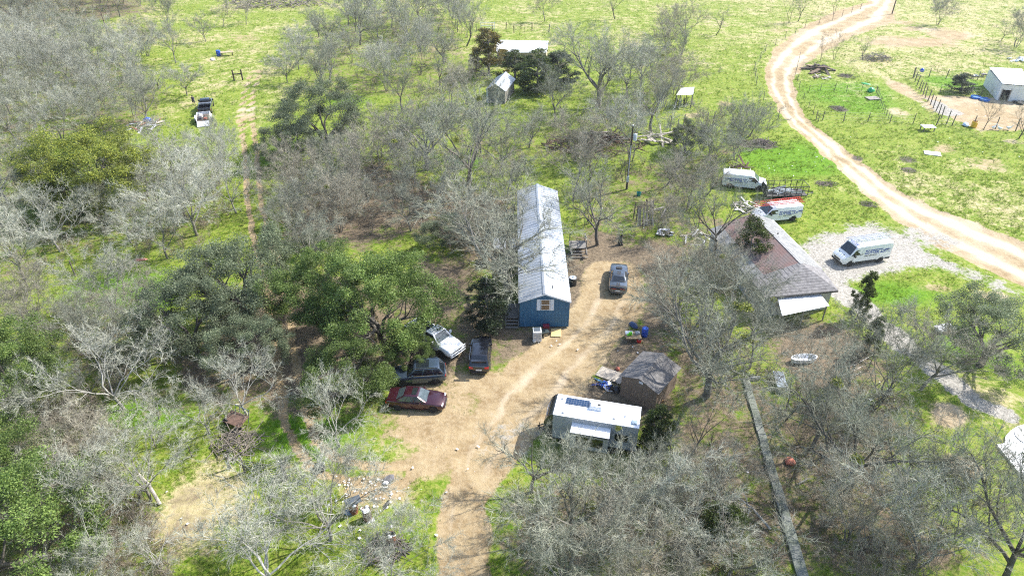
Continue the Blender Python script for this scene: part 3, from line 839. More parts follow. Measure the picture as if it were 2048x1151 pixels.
BARES = [
    ('broad', 1195, 215, 13, 17, 'huge round leafless oak with sinuous grey limbs left of the open-sided shelter', 0),
    ('vase2', 1372, 88, 9, 10, 'pale leafless tree in the bright meadow, nearest to the huge round oak', 0),
    ('sparse', 1432, 70, 5.5, 6.5, 'small leafless tree with dark forked trunk, alone in the bright meadow', 0),
    ('sparse2', 1578, 45, 9, 8, 'dark twin-trunked leafless tree in the meadow west of the far road', 0),
    ('sparse', 1597, 42, 8, 6, 'slim dark leafless tree close beside the twin-trunked one', 0),
    ('sparse2', 1668, 28, 7, 6, 'dark leafless tree nearest the far end of the dirt road', 0),
    ('bush', 1875, 50, 6.5, 8, 'multi-stemmed leafless mesquite in the far right pasture beyond the pen', 0),
    ('bush', 2030, 95, 8, 10, 'thick grey leafless mesquite behind the white block barn', 0),
    ('sparse', 2002, 82, 4, 5, 'little dark leafless sapling left of the mesquite behind the barn', 0),
    ('bush', 340, 60, 9, 9, 'tall many-stemmed leafless tree with bronze branches in the far left pasture', 0),
    ('broad2', 35, 66, 11, 15, 'large spreading leafless tree with dark limbs at the upper left corner', 0),
    ('vase', 412, 84, 6, 7, 'small round grey tree in the pasture above the blue barrel', 0),
    ('vase2', 447, 54, 5, 5, 'slender grey tree, lower of the pasture row far beyond the blue barrel', 0),
    ('vase', 455, 26, 6, 5, 'slender grey tree at the far edge of the left pasture', 0),
    ('vase2', 493, 50, 6, 7, 'twin grey tree nearest the brush pile in the far left pasture', 0),
    ('bush2', 296, 112, 8, 10, 'round violet-grey leafless tree right of the leaning wooden pole', 0),
    ('vase', 352, 128, 9, 8, 'pale feathery leafless tree nearest the centre of the left pasture', 0),
    ('veil', 375, 192, 6, 8, 'pale leafless tree with three dark stems just behind the walking person', 0),
    ('sparse', 318, 180, 5, 6, 'short crooked leafless tree west of the walking person', 0),
    ('vase', 290, 210, 7, 5, 'thin upright leafless tree above the trash heap', 0),
    ('broad2', 945, 392, 14, 17, 'great leafless oak with thick dark trunks behind the mobile home', 2),
    ('sparse2', 938, 448, 11, 10, 'leaning dark-trunked leafless tree in front of the great oak', 1),
    ('vase2', 737, 402, 10, 12, 'leafless tree with bare whitish trunk in the middle of the thicket', 2),
    ('broad', 1012, 580, 10, 17, 'leafless oak reaching its limbs over the mobile home roof', 0),
    ('vase2', 1146, 402, 9, 10, 'upright leafless tree at the far right corner of the mobile home', 1),
    ('bush', 1022, 432, 7.5, 10, 'many-stemmed leafless tree at the far left corner of the mobile home', 0),
    ('broad2', 1195, 490, 9, 12.5, 'leafless oak with dark limbs right of the mobile home roof', 1),
    ('vase', 1000, 345, 8, 9, 'clump-stemmed leafless tree right of the great oak', 0),
    ('broad2', 1425, 512, 9.5, 9, 'dark-limbed leafless tree between the timber frame and the rusty roof', 0),
    ('bush', 1470, 320, 9, 9, 'multi-stemmed leafless tree on bright grass behind the first gutter van', 0),
    ('sparse', 1500, 270, 6, 8, 'dark arching leafless tree at the inner bend of the dirt road', 0),
    ('bush2', 1405, 300, 7, 8, 'twiggy brown leafless tree by the wire fence left of the road bend', 0),
    ('broad', 1410, 790, 10.5, 14, 'wide mounded leafless oak between the brown shed and the house', 3),
    ('broad2', 1405, 690, 9, 9, 'grey leafless oak with lichen twigs overhanging the junk table', 2),
    ('vase', 1462, 655, 9, 8.5, 'upright leafless tree veiling the lower left corner of the rusty roof', 1),
    ('bush2', 1405, 600, 8, 9, 'tan many-stemmed leafless tree between the muscle car and the rusty roof', 0),
    ('vase', 1500, 735, 9, 7, 'leafless tree rising in front of the white lean-to roof', 1),
    ('broad', 1138, 1078, 7.5, 10.5, 'broad lichen-grey leafless oak directly below the travel trailer', 2),
    ('broad2', 1225, 1010, 6.5, 8.5, 'leafless oak with greenish twigs at the rear corner of the travel trailer', 1),
    ('broad', 1125, 1195, 7, 8.5, 'pale leafless oak at the bottom edge beside the driveway', 0),
    ('sparse', 1385, 905, 7, 5, 'bare tree with straight pale trunk behind the rear of the trailer', 0),
    ('sparse2', 1570, 835, 9, 9, 'leafless tree standing beside the slanted grey panel', 0),
    ('broad2', 1690, 985, 11, 14, 'old leafless oak with crooked black trunk right of the grey walkway', 2),
    ('bush', 1765, 795, 8, 10, 'fanning leafless tree with dark forked trunk above the bare yard', 0),
    ('sparse', 1700, 770, 8, 6, 'thin dark leafless tree in the middle of the bare red-brown yard', 0),
    ('vase2', 1840, 780, 8, 10, 'twiggy leafless tree touching the pale footpath', 0),
    ('veil2', 1835, 1130, 9, 13, 'greenish-grey leafless tree near the bottom edge between fence and pool', 0),
    ('broad2', 2000, 1165, 11, 13, 'large dark leafless oak at the lower right corner', 0),
    ('white', 248, 818, 8, 12, 'spreading white-barked leafless tree at the edge of the lush clearing', 0),
    ('white', 318, 838, 4, 5, 'small bare white sapling alone in the lush clearing', 0),
    ('white', 495, 830, 6, 8, 'ghostly bare tree beside the rusty brush cart', 0),
    ('white', 420, 868, 5, 6, 'short silvery bare tree left of the brush heap', 0),
    ('white', 680, 893, 7, 7, 'silver-white bare tree beside the wheel ruts, below the live oaks', 0),
    ('veil', 660, 1080, 7.5, 10, 'feathery leafless tree beside the rusty burn barrels', 0),
    ('white', 550, 1175, 8, 13, 'bright silver-limbed bare tree at the bottom edge', 0),
    ('veil2', 780, 1160, 6, 8, 'fine-twigged grey tree at the bottom edge, below the third barrel', 0),
    ('veil', 300, 1000, 7, 8, 'pale leafless tree above the fallen white trunk', 0),
    ('white', 200, 1090, 8, 9, 'pale crooked leafless tree beside the lower left live oaks', 0),
    ('veil2', 700, 990, 4.5, 4, 'slim pale sapling between the gate and the burn barrels', 0),
    ('vase', 625, 555, 8, 7, 'grey leafless tree standing right of the far tube gate', 0),
    ('veil', 395, 470, 10, 13, 'broad pale leafless tree left of the shaded wheel ruts', 0),
    ('white', 120, 500, 8, 11, 'white leafless thicket tree nearest the left picture edge', 0),
    ('veil2', 225, 620, 7, 10, 'grey leafless tree above the lone leaning fence post', 0),
    ('vase', 1358, 128, 7, 5, 'thin leafless sapling cluster right of the huge round oak', 0),
    ('sparse2', 1640, 125, 5, 5, 'spindly leafless saplings leaning over the timber pile by the road', 0),
    ('sparse2', 1668, 120, 6, 6, 'spindly leafless shrub tree, middle of the row inside the road bend', 0),
    ('sparse', 1725, 120, 4.5, 4, 'spindly leafless shrub tree nearest the grey brush mound', 0),
    ('sparse', 1965, 262, 6, 4, 'thin bare sapling in the pen fence line, left of the geese', 0),
    ('sparse', 2038, 278, 6, 6, 'dark bare sapling in the pen fence line nearest the picture edge', 0),
    ('veil2', 850, 60, 12, 14, 'pale spreading leafless tree at the top middle, left of the white frame', 0),
    ('broad2', 720, 90, 12, 14, 'dark-limbed leafless tree at the top middle, nearest the left pasture', 0),
    ('vase', 660, 165, 9, 11, 'leafless tree with mossy fork just behind the wide grey-green live oak', 0),
    ('veil', 575, 165, 6, 8, 'low pale leafless tree beside the timber H brace on the track', 0),
    ('vase2', 1090, 42, 7, 8, 'leafless tree with dark shadow beyond the long white roof', 0),
    ('sparse', 1230, 40, 8, 8, 'narrow dark leafless tree beyond the huge round oak', 0),
    ('vase2', 900, 245, 9, 10, 'leafless tree with ivy-clad trunks left of the weathered plank shed', 2),
    ('sparse2', 845, 255, 8, 8, 'bare dead tree with snapped top left of the plank shed', 0),
]
for k, x, y, h, wd, lb, ms in BARES: tree(k, at(x, y), h, wd, lb, mist=ms)

def inside(poly_, x, y):
    c = False
    for (x1, y1), (x2, y2) in zip(poly_, poly_[1:] + poly_[:1]):
        if (y1 > y) != (y2 > y) and x < (x2 - x1) * (y - y1) / (y2 - y1) + x1: c = not c
    return c
# clear places where no tree may stand (photo points, radius in metres)
CLEAR = [(1088, 480, 6.0), (1088, 540, 5.5), (1088, 610, 4.5), (1088, 420, 5), (1237, 560, 5), (1188, 840, 6), (1570, 500, 8), (1610, 590, 6), (1285, 760, 5), (1330, 830, 5), (1345, 760, 4), (1270, 670, 3.5), (1560, 405, 7), (1490, 375, 6), (1003, 195, 5), (1370, 200, 3), (960, 715, 5), (1280, 430, 3.5), (900, 700, 6), (850, 800, 6), (1190, 540, 4), (1615, 680, 6), (1560, 640, 4), (1180, 915, 5), (1100, 900, 4), (880, 800, 8), (905, 905, 5), (1000, 235, 7), (985, 265, 5), (1640, 740, 5), (1690, 735, 4), (1900, 900, 5), (280, 570, 4), (110, 590, 4), (410, 240, 7), (405, 275, 6)] + [(1500 + 12 * k, 790 + 36 * k, 2.5) for k in range(11)] + [(1462 + 14 * k, 835 + 36 * k, 2.4) for k in range(10)] + [(920, 1130, 5), (920, 1040, 5), (1310, 860, 5), (1340, 800, 5), (1253, 400, 5), (1250, 430, 5)] + [(500, 230, 4), (503, 300, 4), (505, 350, 4), (508, 400, 3.5), (515, 450, 3.5), (525, 490, 4)]
CLEARG = [(G(x, y), r_) for x, y, r_ in CLEAR]
def free(x, y, gap):
    for (cx, cy), r_ in CLEARG:
        if (x - cx) ** 2 + (y - cy) ** 2 < r_ * r_: return False
    for px, py, w_ in PLACED:
        if (x - px) ** 2 + (y - py) ** 2 < gap * gap: return False
    for c, hw in (ROAD, DRIVE):
        for (a, b), wa in zip(zip(c, c[1:]), hw):
            dx, dy = b[0] - a[0], b[1] - a[1]
            t = max(0, min(1, ((x - a[0]) * dx + (y - a[1]) * dy) / (dx * dx + dy * dy)))
            if math.hypot(x - a[0] - t * dx, y - a[1] - t * dy) < wa + 1.2: return False
    return True
LANDMARKS = [((228, 70), 'the leaning wooden pole'), ((410, 225), 'the black pickup'), ((205, 330), 'the lone yellow-green oak'), ((288, 250), 'the trash heap'), ((545, 480), 'the far tube gate'), ((440, 110), 'the blue pasture barrel'),
             ((475, 155), 'the timber H brace'), ((645, 230), 'the wide grey-green oak'), ((1003, 180), 'the plank shed'), ((1050, 95), 'the long white roof'), ((1195, 130), 'the huge round oak'), ((1367, 190), 'the open shelter'), ((945, 330), 'the great trunked oak'),
             ((1260, 300), 'the transformer pole'), ((1290, 420), 'the timber rack'), ((1088, 480), 'the mobile home'), ((1190, 280), 'the log heap'), ((737, 350), 'the white-trunked tree'), ((700, 620), 'the evergreen clump'), ((1188, 830), 'the travel trailer'),
             ((1280, 760), 'the brown shed'), ((1555, 950), 'the grey walkway'), ((1558, 768), 'the bench table'), ((1430, 1040), 'the green cedar sapling'), ((1900, 800), 'the pale footpath'), ((530, 935), 'the near tube gate'), ((720, 1020), 'the burn barrels'), ((475, 870), 'the brush cart'),
             ((304, 990), 'the white dead trunk'), ((60, 740), 'the edge live oak'), ((80, 1030), 'the corner live oak'), ((248, 760), 'the white-barked tree'), ((150, 540), 'the upper leaning post'), ((50, 640), 'the lower leaning post'), ((395, 1010), 'the dry clearing'), ((1470, 360), 'the farthest gutter van'), ((1540, 480), 'the rusty roof'), ((920, 1080), 'the driveway mouth')]
LOOK = dict(veil='feathery pale', veil2='forked pale', white='silvery bare', bush='many-stemmed grey', bush2='many-stemmed tan', vase='upright grey', vase2='upright tan', broad='spreading grey', broad2='dark-limbed spreading', sparse='open dark', sparse2='dark twin-stemmed')
FILLED = []
def photo(x, y):
    fz = y * math.cos(TILT) + CAM_H * math.sin(TILT)
    return 1024 + FPX * x / fz, 575.5 - FPX * (y * math.sin(TILT) - CAM_H * math.cos(TILT)) / fz
def name_fill():
    by = {}
    for o, k, h, zone in FILLED:
        px, py = photo(o.location.x, o.location.y)
        py -= h * 6
        (lx, ly), nm = min(LANDMARKS, key=lambda l: math.hypot(l[0][0] - px, (l[0][1] - py) * 1.4))
        dx, dy = px - lx, py - ly
        side = ('left of' if dx < 0 else 'right of') if abs(dx) > abs(dy) * 1.2 else ('above' if dy < 0 else 'below')
        size = 'tall ' if h > 7.4 else ('low ' if h < 6.0 else '')
        by.setdefault(f'{size}{LOOK[k]} leafless tree {side} {nm}', []).append((math.hypot(dx, dy), o))
    for lb, l in by.items():
        l.sort(key=lambda t: t[0])
        for i, (_, o) in enumerate(l):
            o['label'] = lb if len(l) == 1 else (lb + ', nearest to it' if i == 0 else lb + ', ' + ['second', 'third', 'fourth', 'fifth', 'sixth', 'seventh', 'eighth', 'ninth', 'tenth', 'eleventh', 'twelfth', 'thirteenth', 'fourteenth', 'fifteenth', 'sixteenth'][min(i, 15) - 1] + ' from it')
FILL = {  # zone: kinds, spacing, heights, most, label, group
    'upper left': (['veil', 'veil2', 'bush', 'vase', 'veil'], 5.0, (6, 9.5), 58, 'pale leafless tree in the dense upper left woods', 'leafless trees of the upper left woods'),
    'left': (['veil', 'white', 'veil2', 'veil', 'vase'], 4.8, (5.5, 8.5), 30, 'pale silvery leafless tree in the woods around the yellowish live oak', 'silvery leafless trees around the yellowish oak'),
    'lower left': (['veil', 'bush2', 'veil2', 'white'], 3.4, (4, 6.5), 24, 'pale leafless brush tree between the lower left live oaks and the dry clearing', 'leafless brush trees of the lower left'),
    'middle left': (['bush', 'veil2', 'vase2', 'bush2'], 4.2, (5, 7), 13, 'grey leafless tree in the shade west of the evergreen clump', 'leafless trees west of the evergreen clump'),
    'far': (['vase', 'veil2', 'broad', 'bush2', 'sparse', 'veil', 'broad2'], 6.8, (6, 10), 48, 'grey leafless tree in the open woods around the weathered plank shed', 'leafless trees around the plank shed'),
    'centre': (['vase2', 'bush', 'vase', 'bush2', 'veil2'], 4.2, (5, 8), 30, 'grey leafless tree in the thicket behind the mobile home', 'leafless trees of the central thicket'),
    'behind house': (['bush', 'sparse2', 'bush2', 'vase2', 'sparse'], 4.8, (5, 8), 22, 'grey leafless tree in the yard between the mobile home and the gutter vans', 'leafless trees between home and vans'),
    'lower right': (['bush', 'broad', 'bush2', 'sparse', 'broad2', 'veil2', 'sparse2'], 3.5, (5, 8), 58, 'grey leafless tree in the shaded lower right thicket', 'leafless trees of the lower right thicket'),
    'top left': (['bush2', 'vase2', 'bush'], 5.0, (7, 10), 24, 'brownish leafless tree in the far wood at the top left', 'trees of the far top left wood'),
}
for zone, (kinds, gap, hs, most, lb, gr) in FILL.items():
    p = WOODS[zone]
    g = [G(*q) for q in p]
    x0, x1 = min(q[0] for q in g), max(q[0] for q in g)
    y0, y1 = min(q[1] for q in g), max(q[1] for q in g)
    n = tries = 0
    while n < most and tries < 4000:
        tries += 1
        x, y = RT.uniform(x0, x1), RT.uniform(max(y0, 21), y1)
        if not inside(g, x, y) or abs(x) > y * 0.80 + 9 or not free(x, y, gap): continue
        h = RT.uniform(*hs)
        kk = RT.choice(kinds)
        FILLED.append((tree(kk, (x, y, float(hgt(x, y))), h, h * RT.uniform(1.0, 1.4), lb, gr, mist=1 if zone in ('lower right', 'centre', 'far') and RT.random() < .15 else 0), kk, h, zone))
        n += 1
name_fill()
print('trees', len(PLACED))

# ------------------------------------------------------------------ undergrowth and grass (nobody could count them)
def inst_stuff(name, pts, rots, scales, protos, m):
    """copies of small twig shapes merged into one mesh per kind of cover"""
    Vs, Ts, n = [], [], 0
    for (V, T), sel in protos:
        k = len(sel)
        if not k: continue
        c, s = np.cos(rots[sel]), np.sin(rots[sel])
        P = V[None] * scales[sel][:, None, None]
        X = P[..., 0] * c[:, None] - P[..., 1] * s[:, None] + pts[sel][:, None, 0]
        Y = P[..., 0] * s[:, None] + P[..., 1] * c[:, None] + pts[sel][:, None, 1]
        Z = P[..., 2] + pts[sel][:, None, 2]
        W_ = np.stack([X, Y, Z], -1).reshape(-1, 3)
        Ts.append((T[None] + (np.arange(k) * len(V))[:, None, None]).reshape(-1, 3) + n)
        Vs.append(W_)
        n += len(W_)
    return tag(link(name, npmesh(name, np.concatenate(Vs), tris=np.concatenate(Ts), m=m)), kind='stuff')

def shrub_shape(seed, stems=9, per=14, H=1.3):
    rng = np.random.RandomState(seed)
    V, T = [], []
    def spike(p, q, w_):
        d = q - p
        s_ = np.cross(d, rng.normal(0, 1, 3))
        s_ /= np.linalg.norm(s_) + 1e-9
        n = len(V)
        V.extend([p + s_ * w_, p - s_ * w_, q])
        T.append((n, n + 1, n + 2))
    for i in range(stems):
        a = rng.rand() * 6.28
        d = np.array([math.cos(a) * rng.uniform(.2, .9), math.sin(a) * rng.uniform(.2, .9), 1.0])
        q = d / np.linalg.norm(d) * H * rng.uniform(.6, 1.1)
        spike(np.zeros(3), q, .014)
        for j in range(per):
            b = q * rng.uniform(.3, .95)
            e = b + (unit(q[None])[0] * .5 + rng.normal(0, .6, 3)) * .38 * H * .7
            e[2] = max(.03, e[2])
            spike(b, e, .009)
    return np.array(V), np.array(T)
def scatter(n, zones, seed, ylim=215):
    rng = np.random.RandomState(seed)
    out = []
    for z, share in zones:
        g = [G(*q) for q in WOODS[z]]
        x0, x1 = min(q[0] for q in g), max(q[0] for q in g)
        y0, y1 = min(q[1] for q in g), min(ylim, max(q[1] for q in g))
        k = t = 0
        while k < n * share and t < n * 12:
            t += 1
            x, y = rng.uniform(x0, x1), rng.uniform(max(20, y0), y1)
            if inside(g, x, y) and abs(x) < y * .8 + 6 and free_c(x, y):
                out.append((x, y, float(hgt(x, y)) - .03))
                k += 1
    return np.array(out)
def free_c(x, y):
    for (cx, cy), r_ in CLEARG:
        if (x - cx) ** 2 + (y - cy) ** 2 < r_ * r_ * .7: return False
    c, hw = DRIVE
    for (a, b), wa in zip(zip(c, c[1:]), hw):
        dx, dy = b[0] - a[0], b[1] - a[1]
        t = max(0, min(1, ((x - a[0]) * dx + (y - a[1]) * dy) / (dx * dx + dy * dy)))
        if math.hypot(x - a[0] - t * dx, y - a[1] - t * dy) < wa + .3: return False
    return True
zn = [('upper left', .12), ('left', .10), ('lower left', .13), ('middle left', .08), ('far', .17), ('centre', .13), ('behind house', .07), ('lower right', .26), ('top left', .07)]
P_ = scatter(1700, zn, 11)
rg = np.random.RandomState(4)
rot_, sc_ = rg.rand(len(P_)) * 6.28, rg.uniform(.5, 1.5, len(P_))
pick = rg.randint(0, 3, len(P_))
inst_stuff('undergrowth', P_, rot_, sc_, [(shrub_shape(200 + i), np.where(pick == i)[0]) for i in range(3)], mat('brush twigs', (.23, .195, .145), .9, var=.35, vscale=.3))

def tuft_shape(seed, blades=5, h=.16, spread=.12):
    rng = np.random.RandomState(seed)
    V = []
    for i in range(blades):
        a = rng.rand() * 6.28
        b = np.array([math.cos(a), math.sin(a), 0]) * spread * rng.rand()
        t = b + np.array([rng.normal(0, .07), rng.normal(0, .07), h * rng.uniform(.6, 1.2)])
        s_ = np.array([-math.sin(a), math.cos(a), 0]) * .016
        V += [b - s_, b + s_, t]
    return np.array(V), np.arange(blades * 3).reshape(-1, 3)
def grass():
    rng = np.random.RandomState(8)
    dens = np.clip(1.05 - np.maximum(np.maximum(m_dirt, m_grav), m_lit * .85) * 1.5 - m_dry_glare * .5, 0, 1)
    n = 360000
    u = rng.rand(n)
    y = 22 * (228 / 22) ** u                       # nearer ground gets more tufts
    x = (rng.rand(n) * 2 - 1) * (y * .80 + 4)
    ix = np.clip(np.searchsorted(XS, x), 1, len(XS) - 1)
    iy = np.clip(np.searchsorted(YS, y), 1, len(YS) - 1)
    d = dens[iy, ix] * np.clip(vnoise(x, y, .8, 90) * 1.6 - .15, .05, 1)
    keep = rng.rand(n) < d
    x, y, ix, iy = x[keep], y[keep], ix[keep], iy[keep]
    z = GZ[iy, ix] - .02
    k = len(x)
    sc = rng.uniform(.6, 1.5, k) * np.clip(y / 60, .8, 1.4)
    pk = rng.randint(0, 3, k)
    lush = m_lush[iy, ix] + rng.normal(0, .2, k) > .35
    P = np.stack([x, y, z], -1)
    ro = rng.rand(k) * 6.28
    gm = leaf_mat('grass blades', (.060, .130, .006), (.225, .300, .028), .35, 0)
    inst_stuff('grass', P, ro, sc, [(tuft_shape(300 + i), np.where(pk == i)[0]) for i in range(3)], gm)
    print('tufts', k)
grass()
# ------------------------------------------------------------------ vehicles
def head(rear, front):
    a, b = G(*rear), G(*front)
    return math.atan2(b[1] - a[1], b[0] - a[0])
def zat(py, y):
    v = -(py - 575.5) / FPX
    return CAM_H + y * (-math.sin(TILT) + v * math.cos(TILT)) / (math.cos(TILT) + v * math.sin(TILT))

GLASS = mat('dark car glass', (.012, .016, .020), .06, spec=.9)
TINT = mat('pale windscreen glass', (.06, .085, .095), .05, spec=1.0)
RUBBER = mat('tyre rubber', (.018, .018, .018), .85, var=.3)
TRIM = mat('black plastic trim', (.022, .022, .023), .55, var=.2)
ALLOY = mat('alloy rim', (.42, .43, .44), .35, .8, var=.15)
STEELW = mat('white steel rim', (.55, .55, .53), .5, var=.15)
CHROME = mat('chrome', (.62, .63, .64), .15, 1.0)
LAMPC = mat('headlamp lens', (.62, .64, .66), .08, spec=.9)
LAMPR = mat('tail lamp red', (.45, .012, .012), .15, spec=.8)
AMBER = mat('amber lamp', (.6, .20, .01), .2)
PLATE = mat('number plate white', (.70, .71, .70), .4)
WHITEP = mat('white van paint', (.76, .77, .77), .28, coat=.5, var=.05, vscale=.8)
LETB = mat('blue vinyl lettering', (.014, .055, .32), .4)
LETK = mat('black vinyl lettering', (.015, .016, .022), .4)
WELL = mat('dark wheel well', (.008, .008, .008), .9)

def wheel_meshes(r, wd, key, rimm):
    t = MB().lathe([(r * .62, -wd / 2), (r * .90, -wd / 2), (r, -wd * .32), (r, wd * .32), (r * .90, wd / 2), (r * .62, wd / 2)], 20, 'y').mesh('tyre', RUBBER, 35)
    m = MB().lathe([(r * .64, wd * .30), (r * .64, wd * .46), (r * .56, wd * .48), (r * .54, wd * .36), (r * .10, wd * .40), (r * .08, wd * .46), (.001, wd * .47)], 20, 'y')
    for k in range(5):
        a = 2 * PI * k / 5
        ca, sa = math.cos(a), math.sin(a)
        M = Matrix(((ca, 0, -sa, 0), (0, 1, 0, 0), (sa, 0, ca, 0), (0, 0, 0, 1)))
        m.box(r * .08, r * .60, wd * .36, wd * .47, -r * .075, r * .075, M)
    return t, m.mesh('rim', rimm, 35)
WHEELS = {}
def wheels(root, xs, yw, r, wd=.23, rimm=None):
    rimm = rimm or ALLOY
    k = (round(r, 2), rimm.name)
    if k not in WHEELS: WHEELS[k] = wheel_meshes(r, wd, k, rimm)
    ty, ri = WHEELS[k]
    for x in xs:
        for s in (1, -1):
            o = link('wheel', ty, root, (x, s * yw, r), (0, 0, 0 if s > 0 else PI))
            link('rim', ri, o)
            a = MB()
            for sg in range(10):
                t0, t1 = PI * sg / 10 - .1, PI * (sg + 1) / 10 + .1
                q = [(x + R_ * math.cos(t), s * (yw + wd * .42), r + R_ * math.sin(t)) for R_, t in ((r * 1.02, t0), (r * 1.20, t0), (r * 1.20, t1), (r * 1.02, t1))]
                a.slab(q if s < 0 else q[::-1], .12)
            a.build('wheel_arch', WELL, root)

def ring(x, wd, zb, zt, belt=None, tuck=.93, crown=.02, topin=.80):
    b = min(zt - .05, belt if belt else zt - .14)
    h = [(wd * .90, zb), (wd, zb + .16), (wd, b), (wd * tuck, zt - .035), (wd * topin, zt)]
    return [(x, -a, z) for a, z in h] + [(x, 0, zt + crown)] + [(x, a, z) for a, z in h[::-1]]

def lerp4(q, u, v):
    a = q[0] + (q[1] - q[0]) * u
    b = q[3] + (q[2] - q[3]) * u
    return a + (b - a) * v
def pane(q, u0, u1, v0, v1, off=.010):
    """rectangle u0..u1, v0..v1 on the quad q (ll, lr, ur, ul seen from outside), standing proud"""
    q = [Vector(p) for p in q]
    n = (q[1] - q[0]).cross(q[3] - q[0]).normalized() * off
    return [lerp4(q, u, v) + n for u, v in ((u0, v0), (u1, v0), (u1, v1), (u0, v1))]

def cabin(root, paint, xb0, xb1, xt0, xt1, zb, zt, wb, wt, glass_f, glass, sides, rear=True, roofname='roof', bev=.10):
    """greenhouse: xb0/xb1 rear and front at the belt, xt0/xt1 at the roof"""
    B = [Vector((xb0, wb, zb)), Vector((xb0, -wb, zb)), Vector((xb1, -wb, zb)), Vector((xb1, wb, zb))]
    T = [Vector((xt0, wt, zt)), Vector((xt0, -wt, zt)), Vector((xt1, -wt, zt)), Vector((xt1, wt, zt))]
    m = MB()
    m.loft([[tuple(p) for p in B], [tuple(p) for p in T]])
    m.build(roofname, paint, root, 40, bev)
    fr = [B[2], B[3], T[3], T[2]]
    re = [B[0], B[1], T[1], T[0]]
    rt = [B[1], B[2], T[2], T[1]]
    lf = [B[3], B[0], T[0], T[3]]
    MB().slab(pane(fr, .09, .91, .06, .91), .012).build('windshield', glass_f, root)
    if rear: MB().slab(pane(re, .10, .90, .10, .88), .012).build('rear_window', glass, root)
    for u0, u1 in sides:
        MB().slab(pane(rt, u0, u1, .10, .88), .012).build('side_window', glass, root)
        MB().slab(pane(lf, 1 - u1, 1 - u0, .10, .88), .012).build('side_window', glass, root)
    return fr, re, rt, lf

def both(root, name, m, x0, x1, y, z0, z1, t=.02, bevel=0.0):
    for s in (1, -1):
        MB().box(x0, x1, min(s * y, s * (y + t)), max(s * y, s * (y + t)), z0, z1).build(name, m, root, bevel=bevel)
def ends(root, name, m, x, y0, y1, z0, z1, t=.04, sgn=1):
    for s in (1, -1):
        MB().box(min(x, x + sgn * t), max(x, x + sgn * t), min(s * y0, s * y1), max(s * y0, s * y1), z0, z1).build(name, m, root, bevel=.01)
def doors(root, paint, spans, y, z0, z1):
    for x0, x1 in spans:
        for s in (1, -1):
            d = MB().box(x0, x1, min(s * y, s * (y + .012)), max(s * y, s * (y + .012)), z0, z1).build('door', paint, root, bevel=.006)
            MB().box(x0 + .08, x0 + .26, min(s * (y + .012), s * (y + .035)), max(s * (y + .012), s * (y + .035)), z1 - .12, z1 - .08).build('handle', paint, d)
def mirrors(root, m, x, y, z, sz=(.10, .16, .14)):
    for s in (1, -1):
        MB().box(x - sz[0], x + .04, min(s * y, s * (y + sz[1])), max(s * y, s * (y + sz[1])), z, z + sz[2]).build('side_mirror', m, root, 40, .025)

